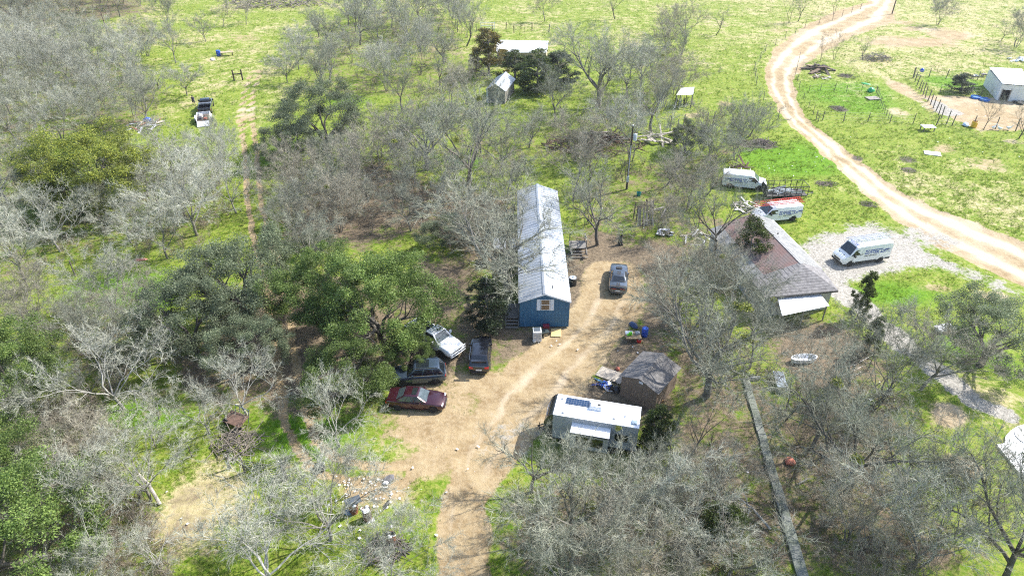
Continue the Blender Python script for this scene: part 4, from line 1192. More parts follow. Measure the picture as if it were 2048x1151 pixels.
def saloon(label, px, py, rz, kind, paint, L, W, group=None, zoff=.55, cat='car', name='parked_car'):
    x, y = G(px, py, zoff)
    root = thing(name, label, cat, (x, y, float(hgt(x, y))), rz, group)
    h, w2 = L / 2, W / 2
    if kind == 'sedan':
        st = [(-h, .80, .45, .72), (-h + .10, .93, .30, .98), (-h + .75, 1.0, .24, 1.03), (-h + 1.3, 1.0, .22, .97), (0, 1.0, .20, .94), (h - 1.55, 1.0, .22, .97), (h - .9, .985, .22, .90), (h - .25, .90, .26, .80), (h - .06, .80, .32, .68), (h, .70, .40, .58)]
        cab = (-h + .72, h - 1.45, -h + 1.55, h - 2.25, .93, 1.45, w2 * .90, w2 * .68, [(.10, .30), (.33, .60), (.63, .93)])
    elif kind == 'coupe':
        st = [(-h, .86, .42, .92), (-h + .12, .95, .30, 1.05), (-h + .8, 1.0, .24, 1.06), (-h + 1.4, 1.0, .22, 1.0), (0, .985, .20, .98), (h - 1.7, 1.0, .20, 1.02), (h - .9, 1.0, .20, .99), (h - .3, .94, .24, .93), (h - .04, .88, .28, .84), (h, .84, .36, .74)]
        cab = (-h + .85, h - 1.75, -h + 1.75, h - 2.45, .98, 1.44, w2 * .87, w2 * .66, [(.18, .36), (.40, .92)])
    elif kind == 'crossover':
        st = [(-h, .84, .48, .90), (-h + .12, .95, .34, 1.08), (-h + .8, 1.0, .28, 1.10), (0, 1.0, .26, 1.06), (h - 1.35, 1.0, .26, 1.07), (h - .8, .985, .26, 1.00), (h - .2, .90, .30, .90), (h, .74, .40, .72)]
        cab = (-h + .12, h - 1.25, -h + .85, h - 2.05, 1.05, 1.66, w2 * .92, w2 * .72, [(.05, .24), (.28, .58), (.62, .93)])
    else:  # suv
        st = [(-h, .86, .50, 1.0), (-h + .10, .96, .34, 1.12), (-h + .8, 1.0, .28, 1.13), (0, 1.0, .26, 1.08), (h - 1.35, 1.0, .26, 1.10), (h - .6, .98, .26, 1.04), (h - .12, .90, .30, .94), (h, .80, .40, .80)]
        cab = (-h + .08, h - 1.30, -h + .55, h - 2.0, 1.07, 1.72, w2 * .92, w2 * .76, [(.04, .27), (.30, .58), (.62, .93)])
    MB().loft([ring(X, w2 * k, zb, zt) for X, k, zb, zt in st]).build('body', paint, root, 38)
    tint = TINT if kind == 'sedan' else GLASS
    fr, re, rt, lf = cabin(root, paint, *cab[:8], tint, tint if kind == 'sedan' else GLASS, cab[8])
    r = .34 if kind in ('sedan', 'coupe') else .37
    wheels(root, (-h + .98, h - .95), w2 - .10, r)
    doors(root, paint, [(-h + 1.55, -.02), (.02, h - 1.75)] if kind != 'coupe' else [(-.55, h - 1.9)], w2, .36, .88)
    both(root, 'sill_trim', TRIM, -h + 1.35, h - 1.35, w2 * .97, .24, .32, .03)
    ends(root, 'headlight', LAMPC, h - .26, w2 * .50, w2 * .86, .64, .78, .14)
    MB().box(h - .06, h + .012, -w2 * .42, w2 * .42, .40, .64).build('grille', TRIM, root, bevel=.02)
    MB().box(h - .10, h + .008, -w2 * .62, w2 * .62, .27, .37).build('front_bumper', TRIM if kind != 'sedan' else CHROME, root, bevel=.02)
    zl = {'sedan': .72, 'coupe': .80, 'crossover': .86, 'suv': .88}[kind]
    if kind == 'coupe':
        MB().box(-h - .03, -h + .09, -w2 * .84, w2 * .84, .78, .96).build('taillight_bar', TRIM, root, bevel=.02)
        ends(root, 'taillight', LAMPR, -h - .04, w2 * .18, w2 * .74, .84, .91, .05)
        MB().box(-h - .02, -h + .30, -w2 * .82, w2 * .82, 1.08, 1.11).build('spoiler', TRIM, root, bevel=.012)
        MB().loft([[(a, -.36 * k, z), (a, .36 * k, z), (a, .30 * k, z + e), (a, -.30 * k, z + e)] for a, k, z, e in ((h - 1.45, .9, 1.0, .10), (h - 1.1, 1, .99, .11), (h - .85, .9, .97, .02))]).build('hood_scoop', TRIM, root, 30)
        for s in (-1, 1):
            for (xa, za), (xb, zb_) in (((cab[2] + .04, cab[5]), (cab[3] - .04, cab[5])), ((-h + .12, 1.095), (-h + .82, 1.085))):
                MB().slab([(xa, s * .10 - .07, za + .014 + (.024 if xa < -1.8 else .0)), (xb, s * .10 - .07, zb_ + .014), (xb, s * .10 + .07, zb_ + .014), (xa, s * .10 + .07, za + .014 + (.024 if xa < -1.8 else .0))], .006).build('racing_stripe', TRIM, root)
        MB().slab(pane(fr, 0, 1, -.06, .07, .02), .01).build('cowl', TRIM, root)
    else:
        ends(root, 'taillight', LAMPR, -h - .01, w2 * .52, w2 * .90, zl - .07, zl + .11, .16)
    MB().box(-h - .025, -h + .02, -.26, .26, .56 if kind != 'crossover' else .62, .70 if kind != 'crossover' else .76).build('number_plate', PLATE, root)
    MB().box(-h - .02, -h + .12, -w2 * .72, w2 * .72, .30, .46).build('rear_bumper', TRIM if kind != 'coupe' else paint, root, bevel=.03)
    mirrors(root, paint, cab[1] - .50, w2 * .93, cab[4] + .03)
    if kind == 'sedan':
        T = [Vector((cab[2], -cab[7], cab[5])), Vector((cab[3], -cab[7], cab[5])), Vector((cab[3], cab[7], cab[5])), Vector((cab[2], cab[7], cab[5]))]
        MB().slab(pane(T, .52, .88, .16, .84, .012), .01).build('sunroof', GLASS, root)
    if kind == 'suv':
        T = [Vector((cab[2], -cab[7], cab[5])), Vector((cab[3], -cab[7], cab[5])), Vector((cab[3], cab[7], cab[5])), Vector((cab[2], cab[7], cab[5]))]
        MB().slab(pane(T, .40, .92, .14, .86, .012), .01).build('sunroof', GLASS, root)
        both(root, 'roof_rail', CHROME, cab[2] + .1, cab[3] - .05, cab[7] - .05, cab[5] + .012, cab[5] + .06, .04)
        both(root, 'window_trim', CHROME, -h + .3, h - 1.5, w2 * .915, 1.075, 1.10, .015)
    if kind == 'crossover':
        MB().box(-h + .02, -h + .30, -w2 * .70, w2 * .70, 1.60, 1.64).build('spoiler', paint, root, bevel=.012)
        MB().box(-h + .22, -h + .27, -.22, .22, 1.46, 1.50).build('brake_light', LAMPR, root)
        both(root, 'chrome_trim', CHROME, -h + .9, h - 1.5, w2 * .925, 1.07, 1.095, .015)
    return root

saloon('dark maroon four-door sedan with a black sunroof, nose towards the driveway', 834, 797, head((790, 797), (880, 803)), 'sedan', mat('maroon metallic paint', (.040, .006, .014), .2, .35, coat=.8), 4.9, 1.86)
saloon('slate blue-grey station wagon with sunroof parked tight beside the maroon sedan', 838, 747, head((868, 747), (808, 751)), 'suv', mat('slate blue metallic paint', (.060, .088, .125), .25, .5, coat=.8), 4.65, 1.86)
saloon('glossy black crossover with red tail lamps, rear end facing the driveway', 961, 706, head((958, 742), (964, 680)), 'crossover', mat('black car paint', (.008, .009, .013), .12, coat=1.0), 4.75, 1.92)
saloon('grey two-door muscle car with black stripes and hood scoop, alone on the driveway', 1237, 555, head((1236, 585), (1239, 525)), 'coupe', mat('steel grey metallic paint', (.085, .105, .13), .22, .5, coat=.8), 5.0, 1.92)

def pickup(label, x, y, rz, paint, guard, toolbox, dark=False):
    root = thing('pickup_truck', label, 'pickup truck', (x, y, float(hgt(x, y))), rz)
    h, w2 = 2.95, 1.0
    MB().loft([ring(X, w2 * k, zb, zt, topin=.86) for X, k, zb, zt in ((-.45, 1, .45, 1.30), (.9, 1, .42, 1.28), (1.35, 1, .45, 1.26), (2.3, .98, .45, 1.20), (2.85, .94, .48, 1.10), (h, .88, .52, .98))]).build('body', paint, root, 38)
    b = MB()
    b.box(-h, -.47, -w2, w2, .50, .78)
    b.box(-h, -.47, -w2, -w2 + .09, .78, 1.30).box(-h, -.47, w2 - .09, w2, .78, 1.30).box(-.55, -.47, -w2 + .09, w2 - .09, .78, 1.30)
    b.build('cargo_bed', paint, root, bevel=.02)
    MB().box(-h + .05, -.56, -w2 + .095, w2 - .095, .782, .80).build('bed_liner', TRIM, root)
    MB().box(-h - .04, -h + .04, -w2 + .06, w2 - .06, .62, 1.29).build('tailgate', paint, root, bevel=.02)
    cabin(root, paint, -.42, 1.42, -.25, .72, 1.26, 1.90, .92, .74, TINT if not dark else GLASS, GLASS, [(.08, .44), (.48, .92)])
    wheels(root, (-1.75, 1.90), w2 - .12, .41, .28)
    doors(root, paint, [(-.40, .42), (.46, 1.30)], w2, .55, 1.14)
    ends(root, 'headlight', LAMPC, h - .14, w2 * .55, w2 * .86, .80, .98, .12)
    MB().box(h - .05, h + .012, -w2 * .5, w2 * .5, .70, 1.0).build('grille', CHROME if not dark else TRIM, root, bevel=.02)
    MB().box(h - .10, h + .10, -w2 * .9, w2 * .9, .48, .66).build('front_bumper', CHROME, root, bevel=.04)
    MB().box(-h - .14, -h - .04, -w2 * .9, w2 * .9, .48, .62).build('rear_bumper', CHROME if not dark else TRIM, root, bevel=.02)
    ends(root, 'taillight', LAMPR, -h - .03, w2 * .88, w2 * 1.0, .85, 1.22, .04)
    mirrors(root, paint, 1.05, w2 * .98, 1.24, (.09, .26, .30))
    if guard:
        g = MB()
        for yy in (-.85, -.42, 0, .42, .85): g.tube([(h + .14, yy, .52), (h + .16, yy, 1.12)], .03, 6)
        for zz in (.55, .84, 1.12): g.tube([(h + .13, -.95, zz), (h + .17, -.5, zz), (h + .17, .5, zz), (h + .13, .95, zz)], .035, 6)
        for s in (-1, 1): g.tube([(h - .02, s * .45, .60), (h + .16, s * .45, .70)], .03, 6)
        g.build('grille_guard', mat('white powder coat bar', (.66, .67, .67), .4), root, 40)
        for k in range(5):
            MB().box(.50, .60, -.42 + k * .21 - .045, -.42 + k * .21 + .045, 1.905, 1.945).build('roof_marker_lamp', TRIM, root, bevel=.012)
    if toolbox:
        MB().box(-1.12, -.60, -w2 + .02, w2 - .02, 1.305, 1.55).build('tool_box', mat('bare aluminium', (.62, .63, .65), .35, .9, var=.1), root, bevel=.02)
        MB().box(-.50, -.44, -.85, .85, 1.31, 1.74).build('headache_rack', TRIM, root)
    return root
wp = at(914, 714)
hd = head((866, 687), (916, 716))
pickup('white pickup truck with roof marker lamps and grille guard, bed under the live oak', wp.x - 2.9 * math.cos(hd), wp.y - 2.9 * math.sin(hd), hd, mat('white pickup paint', (.74, .76, .78), .25, coat=.6, var=.04), True, False)
bp = at(414, 222)
hb = head((408, 262), (424, 196))
pickup('black pickup truck with aluminium tool box hitched to the open trailer on the grass', bp.x + .4 * math.cos(hb), bp.y + .4 * math.sin(hb), hb, mat('blue black truck paint', (.010, .014, .026), .15, coat=1.0), False, True, True)

def text(s, size, root, loc, rz, m, name='lettering', shear=0.0, bold=.006, align='LEFT', sx=1.0):
    c = bpy.data.curves.new(name, 'FONT')
    c.body = s
    c.size = size
    c.extrude = .003
    c.offset = bold
    c.shear = shear
    c.align_x = align
    c.materials.append(m)
    t_ = bpy.data.objects.new('lettering', c)
    COL.objects.link(t_)
    me = bpy.data.meshes.new_from_object(t_.evaluated_get(bpy.context.evaluated_depsgraph_get()))
    bpy.data.objects.remove(t_)
    o = link(name, me, root, loc, (PI / 2, 0, rz))
    o.scale = (sx, 1, 1)
    return o
def swoosh(root, x, y, z, rz, flip=1):
    """blue and black swept roof-line mark"""
    for j, (pts, m) in enumerate([
        ([(0, .10), (.28, .30), (.62, .36), (1.02, .26), (.64, .29), (.30, .22)], LETB),
        ([(.18, .14), (.42, .24), (.70, .25), (1.05, .14), (.70, .19), (.44, .17)], LETK),
        ([(.45, .04), (.66, .10), (.86, -.02), (1.00, -.16), (.84, -.08), (.66, .04)], LETB)]):
        mb = MB()
        q = [(a * flip, b, 0.0) for a, b in pts]
        if flip < 0: q = q[::-1]
        n = len(q)
        mb.v = q + [(a, b, .004) for a, b, _ in q]
        mb.f = [tuple(range(n - 1, -1, -1)), tuple(range(n, 2 * n))] + [(i, (i + 1) % n, (i + 1) % n + n, i + n) for i in range(n)]
        mb.build('logo_mark', m, root, loc=(x, y, z), rot=(PI / 2, 0, rz))

def ladder(label, L, wd, M, m, group, fly=True):
    """extension ladder: rails and rungs; local x along its length"""
    root = thing('extension_ladder', label, 'ladder', M.translation, 0, group)
    root.matrix_world = M
    for s in (-1, 1):
        MB().box(-L / 2, L / 2, s * wd / 2 - .016, s * wd / 2 + .016, 0, .085).build('rail', m, root)
        if fly: MB().box(-L / 2 + .6, L / 2 - .1, s * (wd / 2 - .055) - .015, s * (wd / 2 - .055) + .015, .09, .16).build('fly_rail', m, root)
    me = MB().tube([(0, -wd / 2 + .02, .04), (0, wd / 2 - .02, .04)], .02, 6).mesh('rung', m)
    n = int(L / .30)
    for k in range(n): link('rung', me, root, (-L / 2 + .2 + k * (L - .4) / (n - 1), 0, 0))
    return root

def van(label, px0, px1, kind, rev):
    """px0 rear wheel, px1 front wheel (photo) on the side that faces the driveway; rev: that side is the van's left"""
    a, b = at(*px0), at(*px1)
    rz = math.atan2(b.y - a.y, b.x - a.x)
    wb = 3.75 if kind == 'tall' else 3.75
    s = 1 if rev else -1
    w2 = 1.0
    mid = (a + b) / 2
    nrm = Vector((-math.sin(rz), math.cos(rz), 0)) * s
    c = mid - nrm * (w2 - .05)
    root = thing('gutter_van', label, 'van', (c.x, c.y, float(hgt(c.x, c.y))), rz, 'white gutter company vans')
    if kind == 'tall':
        L0, L1 = -3.05, 2.95
        st = [(L0, .95, .45, 2.40, 1.9), (L0 + .10, .97, .38, 2.44, 1.9), (-1, 1, .34, 2.46, 1.9), (.9, 1, .34, 2.44, 1.9), (1.45, .98, .34, 2.34, 1.85), (2.12, .98, .36, 1.44, 1.32), (2.65, .96, .38, 1.24, 1.12), (L1, .84, .45, .98, .85)]
        ws = [(2.14, -.86, 1.44), (2.14, .86, 1.44), (1.50, .76, 2.28), (1.50, -.76, 2.28)]
        zt = 2.46
    else:
        L0, L1 = -2.95, 2.72
        st = [(L0, .95, .45, 1.98, 1.5), (L0 + .10, .97, .38, 2.03, 1.5), (-1, 1, .34, 2.06, 1.5), (.55, 1, .34, 2.05, 1.5), (.95, .98, .34, 1.98, 1.5), (1.72, .98, .36, 1.24, 1.14), (2.45, .96, .38, 1.10, .98), (L1, .86, .45, .88, .75)]
        ws = [(1.74, -.88, 1.24), (1.74, .88, 1.24), (.99, .78, 1.94), (.99, -.78, 1.94)]
        zt = 2.06
    rings = []
    for x, k, zb, zz, bl in st:
        t = bl if bl < zz - .06 else zz - .08
        hh = [(w2 * k * .92, zb), (w2 * k, zb + .18), (w2 * k, t), (w2 * k * (.93 if zz > 1.6 else .95), zz - (.10 if zz > 1.6 else .03)), (w2 * k * (.80 if zz > 1.6 else .78), zz)]
        rings.append([(x, -p, z) for p, z in hh] + [(x, 0, zz + .03)] + [(x, p, z) for p, z in hh[::-1]])
    MB().loft(rings).build('body', WHITEP, root, 38)
    q = [Vector(p) for p in ws]
    off = (q[1] - q[0]).cross(q[3] - q[0]).normalized() * .028
    MB().slab([p + off for p in q], .03).build('windshield', GLASS if kind == 'tall' else TINT, root, bevel=.01)
    x1, x0 = (1.62, .62) if kind == 'tall' else (1.20, .35)
    zz0, zz1 = (1.38, 1.98) if kind == 'tall' else (1.22, 1.72)
    for sd_ in (1, -1):
        y = sd_ * (w2 + .004)
        qq = [(x0, y, zz0), (x1 + .42, y * .985, zz0), (x1 - .08, y * .97, zz1), (x0, y * .985, zz1)]
        MB().slab(qq if sd_ < 0 else qq[::-1], .03).build('side_window', GLASS, root)
    wheels(root, (-wb / 2 - .0, wb / 2), w2 - .12, .37, .25, STEELW)
    both(root, 'lower_cladding', TRIM if kind == 'tall' else WHITEP, -wb / 2 + .55, wb / 2 - .55, w2 - .005, .34, .56, .025)
    both(root, 'rear_cladding', TRIM if kind == 'tall' else WHITEP, L0 + .05, -wb / 2 - .55, w2 - .03, .40, .62, .025)
    d = [(.55, 1.75)] if kind == 'tall' else [(.30, 1.55)]
    doors(root, WHITEP, d, w2, .62, 1.26 if kind == 'tall' else 1.14)
    MB().box(L1 - .16, L1 + .05, -.86, .86, .40, .62).build('front_bumper', TRIM if kind == 'tall' else WHITEP, root, bevel=.04)
    MB().box(L1 - .12, L1 + .012, -.52, .52, .66, .86 if kind == 'tall' else .80).build('grille', TRIM, root, bevel=.02)
    ends(root, 'headlight', LAMPC, L1 - .30, .56, .86, .80, 1.02, .24)
    MB().box(L0 - .10, L0 + .02, -.9, .9, .42, .58).build('rear_bumper', TRIM, root, bevel=.02)
    ends(root, 'taillight', LAMPR, L0 - .015, .80, .95, 1.0, 1.5, .03)
    ends(root, 'rear_door_window', GLASS, L0 - .012, .10, .74, 1.25, 1.72, .03)
    mirrors(root, TRIM, 1.70 if kind == 'tall' else 1.25, 1.02, 1.24 if kind == 'tall' else 1.14, (.10, .22, .26))
    if kind == 'tall':
        for yy in (-.38, .38): MB().box(2.30, 2.62, yy - .05 * 2, yy + .1, 1.392 if yy else 0, 1.41).build('hood_vent', TRIM, root, rot=(0, R(12), 0), loc=(-.30, 0, .47))
        o = text("MG'S GUTTER", .20, root, (1.37, 0, 2.445), 0, LETB, bold=.006, align='CENTER')
        o.rotation_euler = (R(8), 0, PI / 2)
        o.rotation_euler = (R(15), 0, R(90))
    # roof rack
    for xx in ((-2.2, -.6, .8) if kind == 'tall' else (-2.2, -.7, .45)):
        r_ = MB().tube([(xx, -.84, zt - .06), (xx, -.78, zt + .24), (xx, .78, zt + .24), (xx, .84, zt - .06)], .025, 6)
        r_.build('roof_rack_bar', mat('white rack steel', (.72, .72, .71), .4), root, 40)
    yy = s * (w2 + .008)
    rzt = PI if rev else 0
    k = -1 if rev else 1               # reading direction along local x
    big = dict(tall=(1.10, 1.38, 1.74), low=(.86, 1.04, 1.36))[kind]
    x_ = (.42 if rev else -2.02) if kind == 'tall' else (.12 if rev else -2.0)
    zt3, zt2, zt1 = big
    sh = .28 if kind == 'tall' else 0
    text("MG'S SEAMLESS RAIN", .23 if kind == 'tall' else .22, root, (x_, yy, zt1), rzt, LETB, shear=sh, sx=1.02)
    text("GUTTER, LLC", .42 if kind == 'tall' else .38, root, (x_ - k * .06, yy, zt2), rzt, LETB, shear=sh, bold=.011, sx=1.12)
    text("(737) 247-0763", .21 if kind == 'tall' else .15, root, (x_ + k * (.0 if kind == 'tall' else .55), yy, zt3), rzt, LETK, shear=sh, sx=1.2)
    if kind == 'low' and rev: text("MASONRY", .09, root, (x_, yy, .80), rzt, LETK, bold=.002)
    if rev: swoosh(root, x_ - 2.0 - .25, yy, zt2 + .06, PI, 1)
    else: swoosh(root, -1.75, yy, zt2 + .06, 0, -1)
    return root, rz, zt
V1 = van('white gutter van on the grass with empty roof rack, farthest from the house', (1458, 377), (1518, 383), 'low', False)
V2 = van('white gutter van with red ladders on top, parked behind the rusty roof', (1586, 444), (1524, 450), 'low', True)
V3 = van('tall white gutter van with black lower trim on the pale gravel', (1759, 524), (1697, 533), 'tall', True)
def on_roof(v, x, y, yaw, z):
    root, rz, zt = v
    return Matrix.Translation(root.location) @ Matrix.Rotation(rz, 4, 'Z') @ Matrix.Translation((x, y, zt + z)) @ Matrix.Rotation(yaw, 4, 'Z')
REDL = mat('orange red fibreglass', (.62, .075, .045), .45, var=.15)
ALUM = mat('ladder aluminium', (.66, .67, .69), .3, .7)
ladder('red fibreglass ladder on the gutter van behind the rusty roof, nearer the house', 6.6, .42, on_roof(V2, .15, .50, .02, .27), REDL, 'red ladders on the van', False)
ladder('red fibreglass ladder on the gutter van behind the rusty roof, beside the black trailer', 6.2, .40, on_roof(V2, -.2, -.35, .02, .27), REDL, 'red ladders on the van', False)
ladder('aluminium ladder on the tall gutter van, farther from the footpath', 5.2, .42, on_roof(V3, -.6, -.40, .0, .27), ALUM, 'aluminium ladders on the tall van')
ladder('aluminium ladder on the tall gutter van, nearer its lettered side', 4.6, .36, on_roof(V3, -.8, .25, .0, .27), ALUM, 'aluminium ladders on the tall van')

# ------------------------------------------------------------------ travel trailer
def travel_trailer():
    HR = 3.15
    P = [Vector((*G(px, py, HR), 0)) for px, py in ((1117.3, 785.3), (1284.5, 811.8), (1276.6, 853.6), (1104.9, 825.4))]
    ax = ((P[1] - P[0]) + (P[2] - P[3])).normalized()
    L = (((P[1] - P[0]).length + (P[2] - P[3]).length) / 2)
    Wd = ((P[3] - P[0]).length + (P[2] - P[1]).length) / 2
    c = (P[0] + P[1] + P[2] + P[3]) / 4
    rz = math.atan2(ax.y, ax.x)          # local +x points to its rear
    z0 = float(hgt(c.x, c.y))
    print('trailer', L, Wd)
    root = thing('travel_trailer', 'long white-roofed travel trailer with black rounded front cap and solar panel', 'travel trailer', (c.x, c.y, z0), rz)
    gm = mat('grey trailer siding', (.36, .385, .41), .45, var=.08, vscale=1)
    rm = mat('white rubber roof', (.80, .81, .82), .5, var=.04, vscale=1.2)
    km = mat('black front cap', (.020, .023, .028), .2, coat=.5)
    h, w2 = L / 2, Wd / 2
    b = MB()
    b.box(-h, h, -w2, w2, .62, HR - .03)
    b.build('body', gm, root, bevel=.03)
    MB().box(-h, h + .02, -w2 - .02, w2 + .02, HR - .028, HR + .02).build('roof', rm, root, bevel=.015)
    prof = [(0, .55), (-.28, .70), (-.55, 1.1), (-.70, 1.7), (-.66, 2.3), (-.45, 2.75), (-.18, 3.05), (0, HR + .012)]
    MB().loft([[(-h - .003 + x, y, z) for x, z in prof] for y in (-w2 - .015, -w2 * .5, 0, w2 * .5, w2 + .015)]).build('front_cap', km, root, 50)
    q = [(-h - .66, w2 * .80, 1.75), (-h - .66, -w2 * .80, 1.75), (-h - .44, -w2 * .80, 2.72), (-h - .44, w2 * .80, 2.72)]
    MB().slab([Vector(p) + Vector((-.06, 0, .02)) for p in q], .03).build('front_window', GLASS, root)
    arc = MB()
    for s0, s1 in zip(range(10), range(1, 11)):
        f = lambda s: Vector((-h - .60 + .42 * (2 * s / 10 - 1) ** 2 * .4, (2 * s / 10 - 1) * w2 * .96, 2.60))
        arc.tube([f(s0), f(s1)], .025, 5)
    arc.build('cap_stripe', mat('silver cap stripe', (.55, .56, .57), .3), root)
    sp = MB().box(-h + .75, -h + 2.55, w2 - .95, w2 - .28, HR + .045, HR + .08)
    s_ = sp.build('solar_panel', mat('solar cells', (.010, .035, .085), .12, spec=.8), root)
    fm = mat('panel frame', (.5, .51, .53), .4, .7)
    g = MB()
    for k in range(10): g.box(-h + .75 + k * .2, -h + .757 + k * .2, w2 - .95, w2 - .28, HR + .081, HR + .084)
    for yy in (w2 - .95, w2 - .72, w2 - .50, w2 - .287): g.box(-h + .75, -h + 2.55, yy, yy + .007, HR + .0845, HR + .087)
    g.build('cell_grid', fm, s_)
    ac = MB()
    ac.loft([[(-h + 2.62 + i, -.02 - j, HR + .02 + z), (-h + 3.58 - i, -.02 - j, HR + .02 + z), (-h + 3.58 - i, .82 - i, HR + .02 + z), (-h + 2.62 + i, .82 - i, HR + .02 + z)] for i, j, z in ((0, 0, 0), (0, 0, .20), (.06, -.06, .30), (.12, -.12, .33))])
    a = ac.build('air_conditioner', rm, root, 35)
    MB().lathe([(.13, .351), (.13, .362), (.09, .366), (.09, .353)], 14, c=(-h + 3.32, .28, HR)).build('fan_grille', TRIM, a)
    vm = mat('grey plastic vent', (.46, .47, .48), .5)
    for vx, vy, sz in ((-h + .45, w2 - .45, .10), (-h + .75, -w2 + .35, .12), (h - 1.1, -w2 + 1.0, .08), (h - 1.9, -w2 + .55, .09)):
        MB().lathe([(sz, .02), (sz, .09), (sz * .7, .12), (.001, .13)], 12, c=(vx, vy, HR)).build('roof_vent', vm, root, 40)
    MB().box(h - .58, h - .18, -w2 + .28, -w2 + .68, HR + .02, HR + .13).build('roof_hatch', mat('smoked hatch', (.30, .38, .42), .3), root, bevel=.03)
    # slide-out with its own pale awning cover
    x0, x1 = -h + 1.55, h - 2.1
    so_ = MB().box(x0, x1, -w2 - .85, -w2, .85, 2.50).build('slide_out', gm, root, bevel=.02)
    MB().slab([(x0 - .05, -w2 - .95, 2.53), (x1 + .05, -w2 - .95, 2.53), (x1 + .05, -w2 + .01, 2.66), (x0 - .05, -w2 + .01, 2.66)], .03).build('awning', rm, so_)
    MB().tube([(x0 - .08, -w2 - .97, 2.50), (x1 + .08, -w2 - .97, 2.50)], .05, 8).build('awning_roller', km, so_)
    MB().box(x1 - 1.6, x1 - .4, -w2 - .862, -w2 - .85, 1.25, 2.15).build('window', GLASS, so_)
    MB().box(x0 + .4, x0 + 1.6, -w2 - .862, -w2 - .85, 1.25, 2.15).build('window', GLASS, so_)
    MB().box(h - 1.7, h - .7, -w2 - .012, -w2, 1.5, 2.2).build('window', GLASS, root)
    MB().box(h - .6, h - .08, -w2 - .02, -w2, .80, 2.6).build('door', mat('grey trailer door', (.30, .32, .34), .4), root)
    MB().box(-h + 1.0, -h + 2.2, w2, w2 + .012, 1.4, 2.2).build('window', GLASS, root)
    both(root, 'skirt_trim', km, -h, h, w2 + .002, .60, .74, .02)
    wheels(root, (.55, 1.40), w2 - .10, .34, .22, STEELW)
    hm = MB()
    for s in (-1, 1): hm.tube([(-h, s * .8, .58), (-h - 1.35, 0, .52)], .05, 6)
    hm.tube([(-h - 1.2, 0, .05), (-h - 1.2, 0, .9)], .04, 6)
    hm.build('hitch', TRIM, root)
    for sx in (-h + .5, h - .5):
        for sy in (-.9, .9): MB().tube([(sx, sy, 0), (sx, sy, .62)], .04, 6).build('jack', TRIM, root)
travel_trailer()

# ------------------------------------------------------------------ utility trailers
def cage_trailer():
    a, b = at(1531, 402), at(1612, 399)
    rz = math.atan2(b.y - a.y, b.x - a.x) - .03
    L, Wd, Hc = (b - a).length, 2.0, 1.25
    n = Vector((-math.sin(rz), math.cos(rz), 0))
    c = (a + b) / 2 + n * Wd / 2
    root = thing('cage_trailer', 'black open cage trailer between two gutter vans, loaded with gutter scraps', 'trailer', (c.x, c.y, float(hgt(c.x, c.y))), rz)
    km = mat('black trailer steel', (.018, .020, .020), .5, var=.2)
    h, w2 = L / 2, Wd / 2
    MB().box(-h, h, -w2, w2, .50, .60).build('deck', mat('dark trailer deck', (.06, .055, .05), .8, var=.3), root)
    for s in (-1, 1):
        MB().box(-h, h, s * w2 - .03, s * w2 + .03, .60 + Hc - .06, .60 + Hc).build('top_rail', km, root)
        MB().box(-h, h, s * w2 - .02, s * w2 + .02, .60 + Hc * .48, .60 + Hc * .48 + .04).build('middle_rail', km, root)
        me = MB().box(-.03, .03, s * w2 - .03, s * w2 + .03, .60, .60 + Hc - .06).mesh('upright', km)
        for k in range(8): link('upright', me, root, (-h + .03 + k * (L - .06) / 7, 0, 0))
    for x in (-h, h):
        MB().box(x - .03, x + .03, -w2 + .03, w2 - .03, .60 + Hc - .06, .60 + Hc).build('end_rail', km, root)
    MB().box(-h - .05, -h + .0, -w2 + .04, w2 - .04, .62, .60 + Hc - .08).build('tail_ramp', mat('black expanded mesh', (.03, .032, .032), .7, var=.4, vscale=30), root)
    tg = MB()
    for s in (-1, 1): tg.tube([(h, s * .7, .52), (h + 1.2, 0, .50)], .05, 6)
    tg.tube([(h + 1.1, 0, 0), (h + 1.1, 0, .75)], .04, 6)
    tg.build('drawbar', km, root)
    wheels(root, (-.4, .5), w2 + .14, .33, .2, STEELW)
    rr = random.Random(9)
    wm = [mat('white gutter scrap', (.72, .73, .73), .4, var=.08), mat('grey gutter scrap', (.42, .45, .48), .4, .3), mat('bronze gutter scrap', (.10, .07, .05), .4)]
    for k in range(20):
        l_ = rr.uniform(.8, 2.2)
        M = Matrix.Translation((c.x, c.y, root.location.z)) @ Matrix.Rotation(rz, 4, 'Z') @ Matrix.Translation((rr.uniform(-h + .9, h - .9), rr.uniform(-.55, .55), .72 + .022 * k)) @ Matrix.Rotation(rr.uniform(-.5, .5), 4, 'Z') @ Matrix.Rotation(rr.uniform(-.12, .12), 4, 'Y')
        sc_ = MB().box(-l_ / 2, l_ / 2, -.06, .06, 0, .012).box(-l_ / 2, l_ / 2, -.065, -.053, .012, .10).box(-l_ / 2, l_ / 2, .053, .065, .012, .10)
        o = sc_.build('gutter_scrap', wm[(0, 0, 1, 0, 2)[k % 5]])
        o.matrix_world = M
        tag(o, 'length of scrap gutter thrown in the black cage trailer', 'gutter scrap', 'gutter scraps in the cage trailer')
cage_trailer()

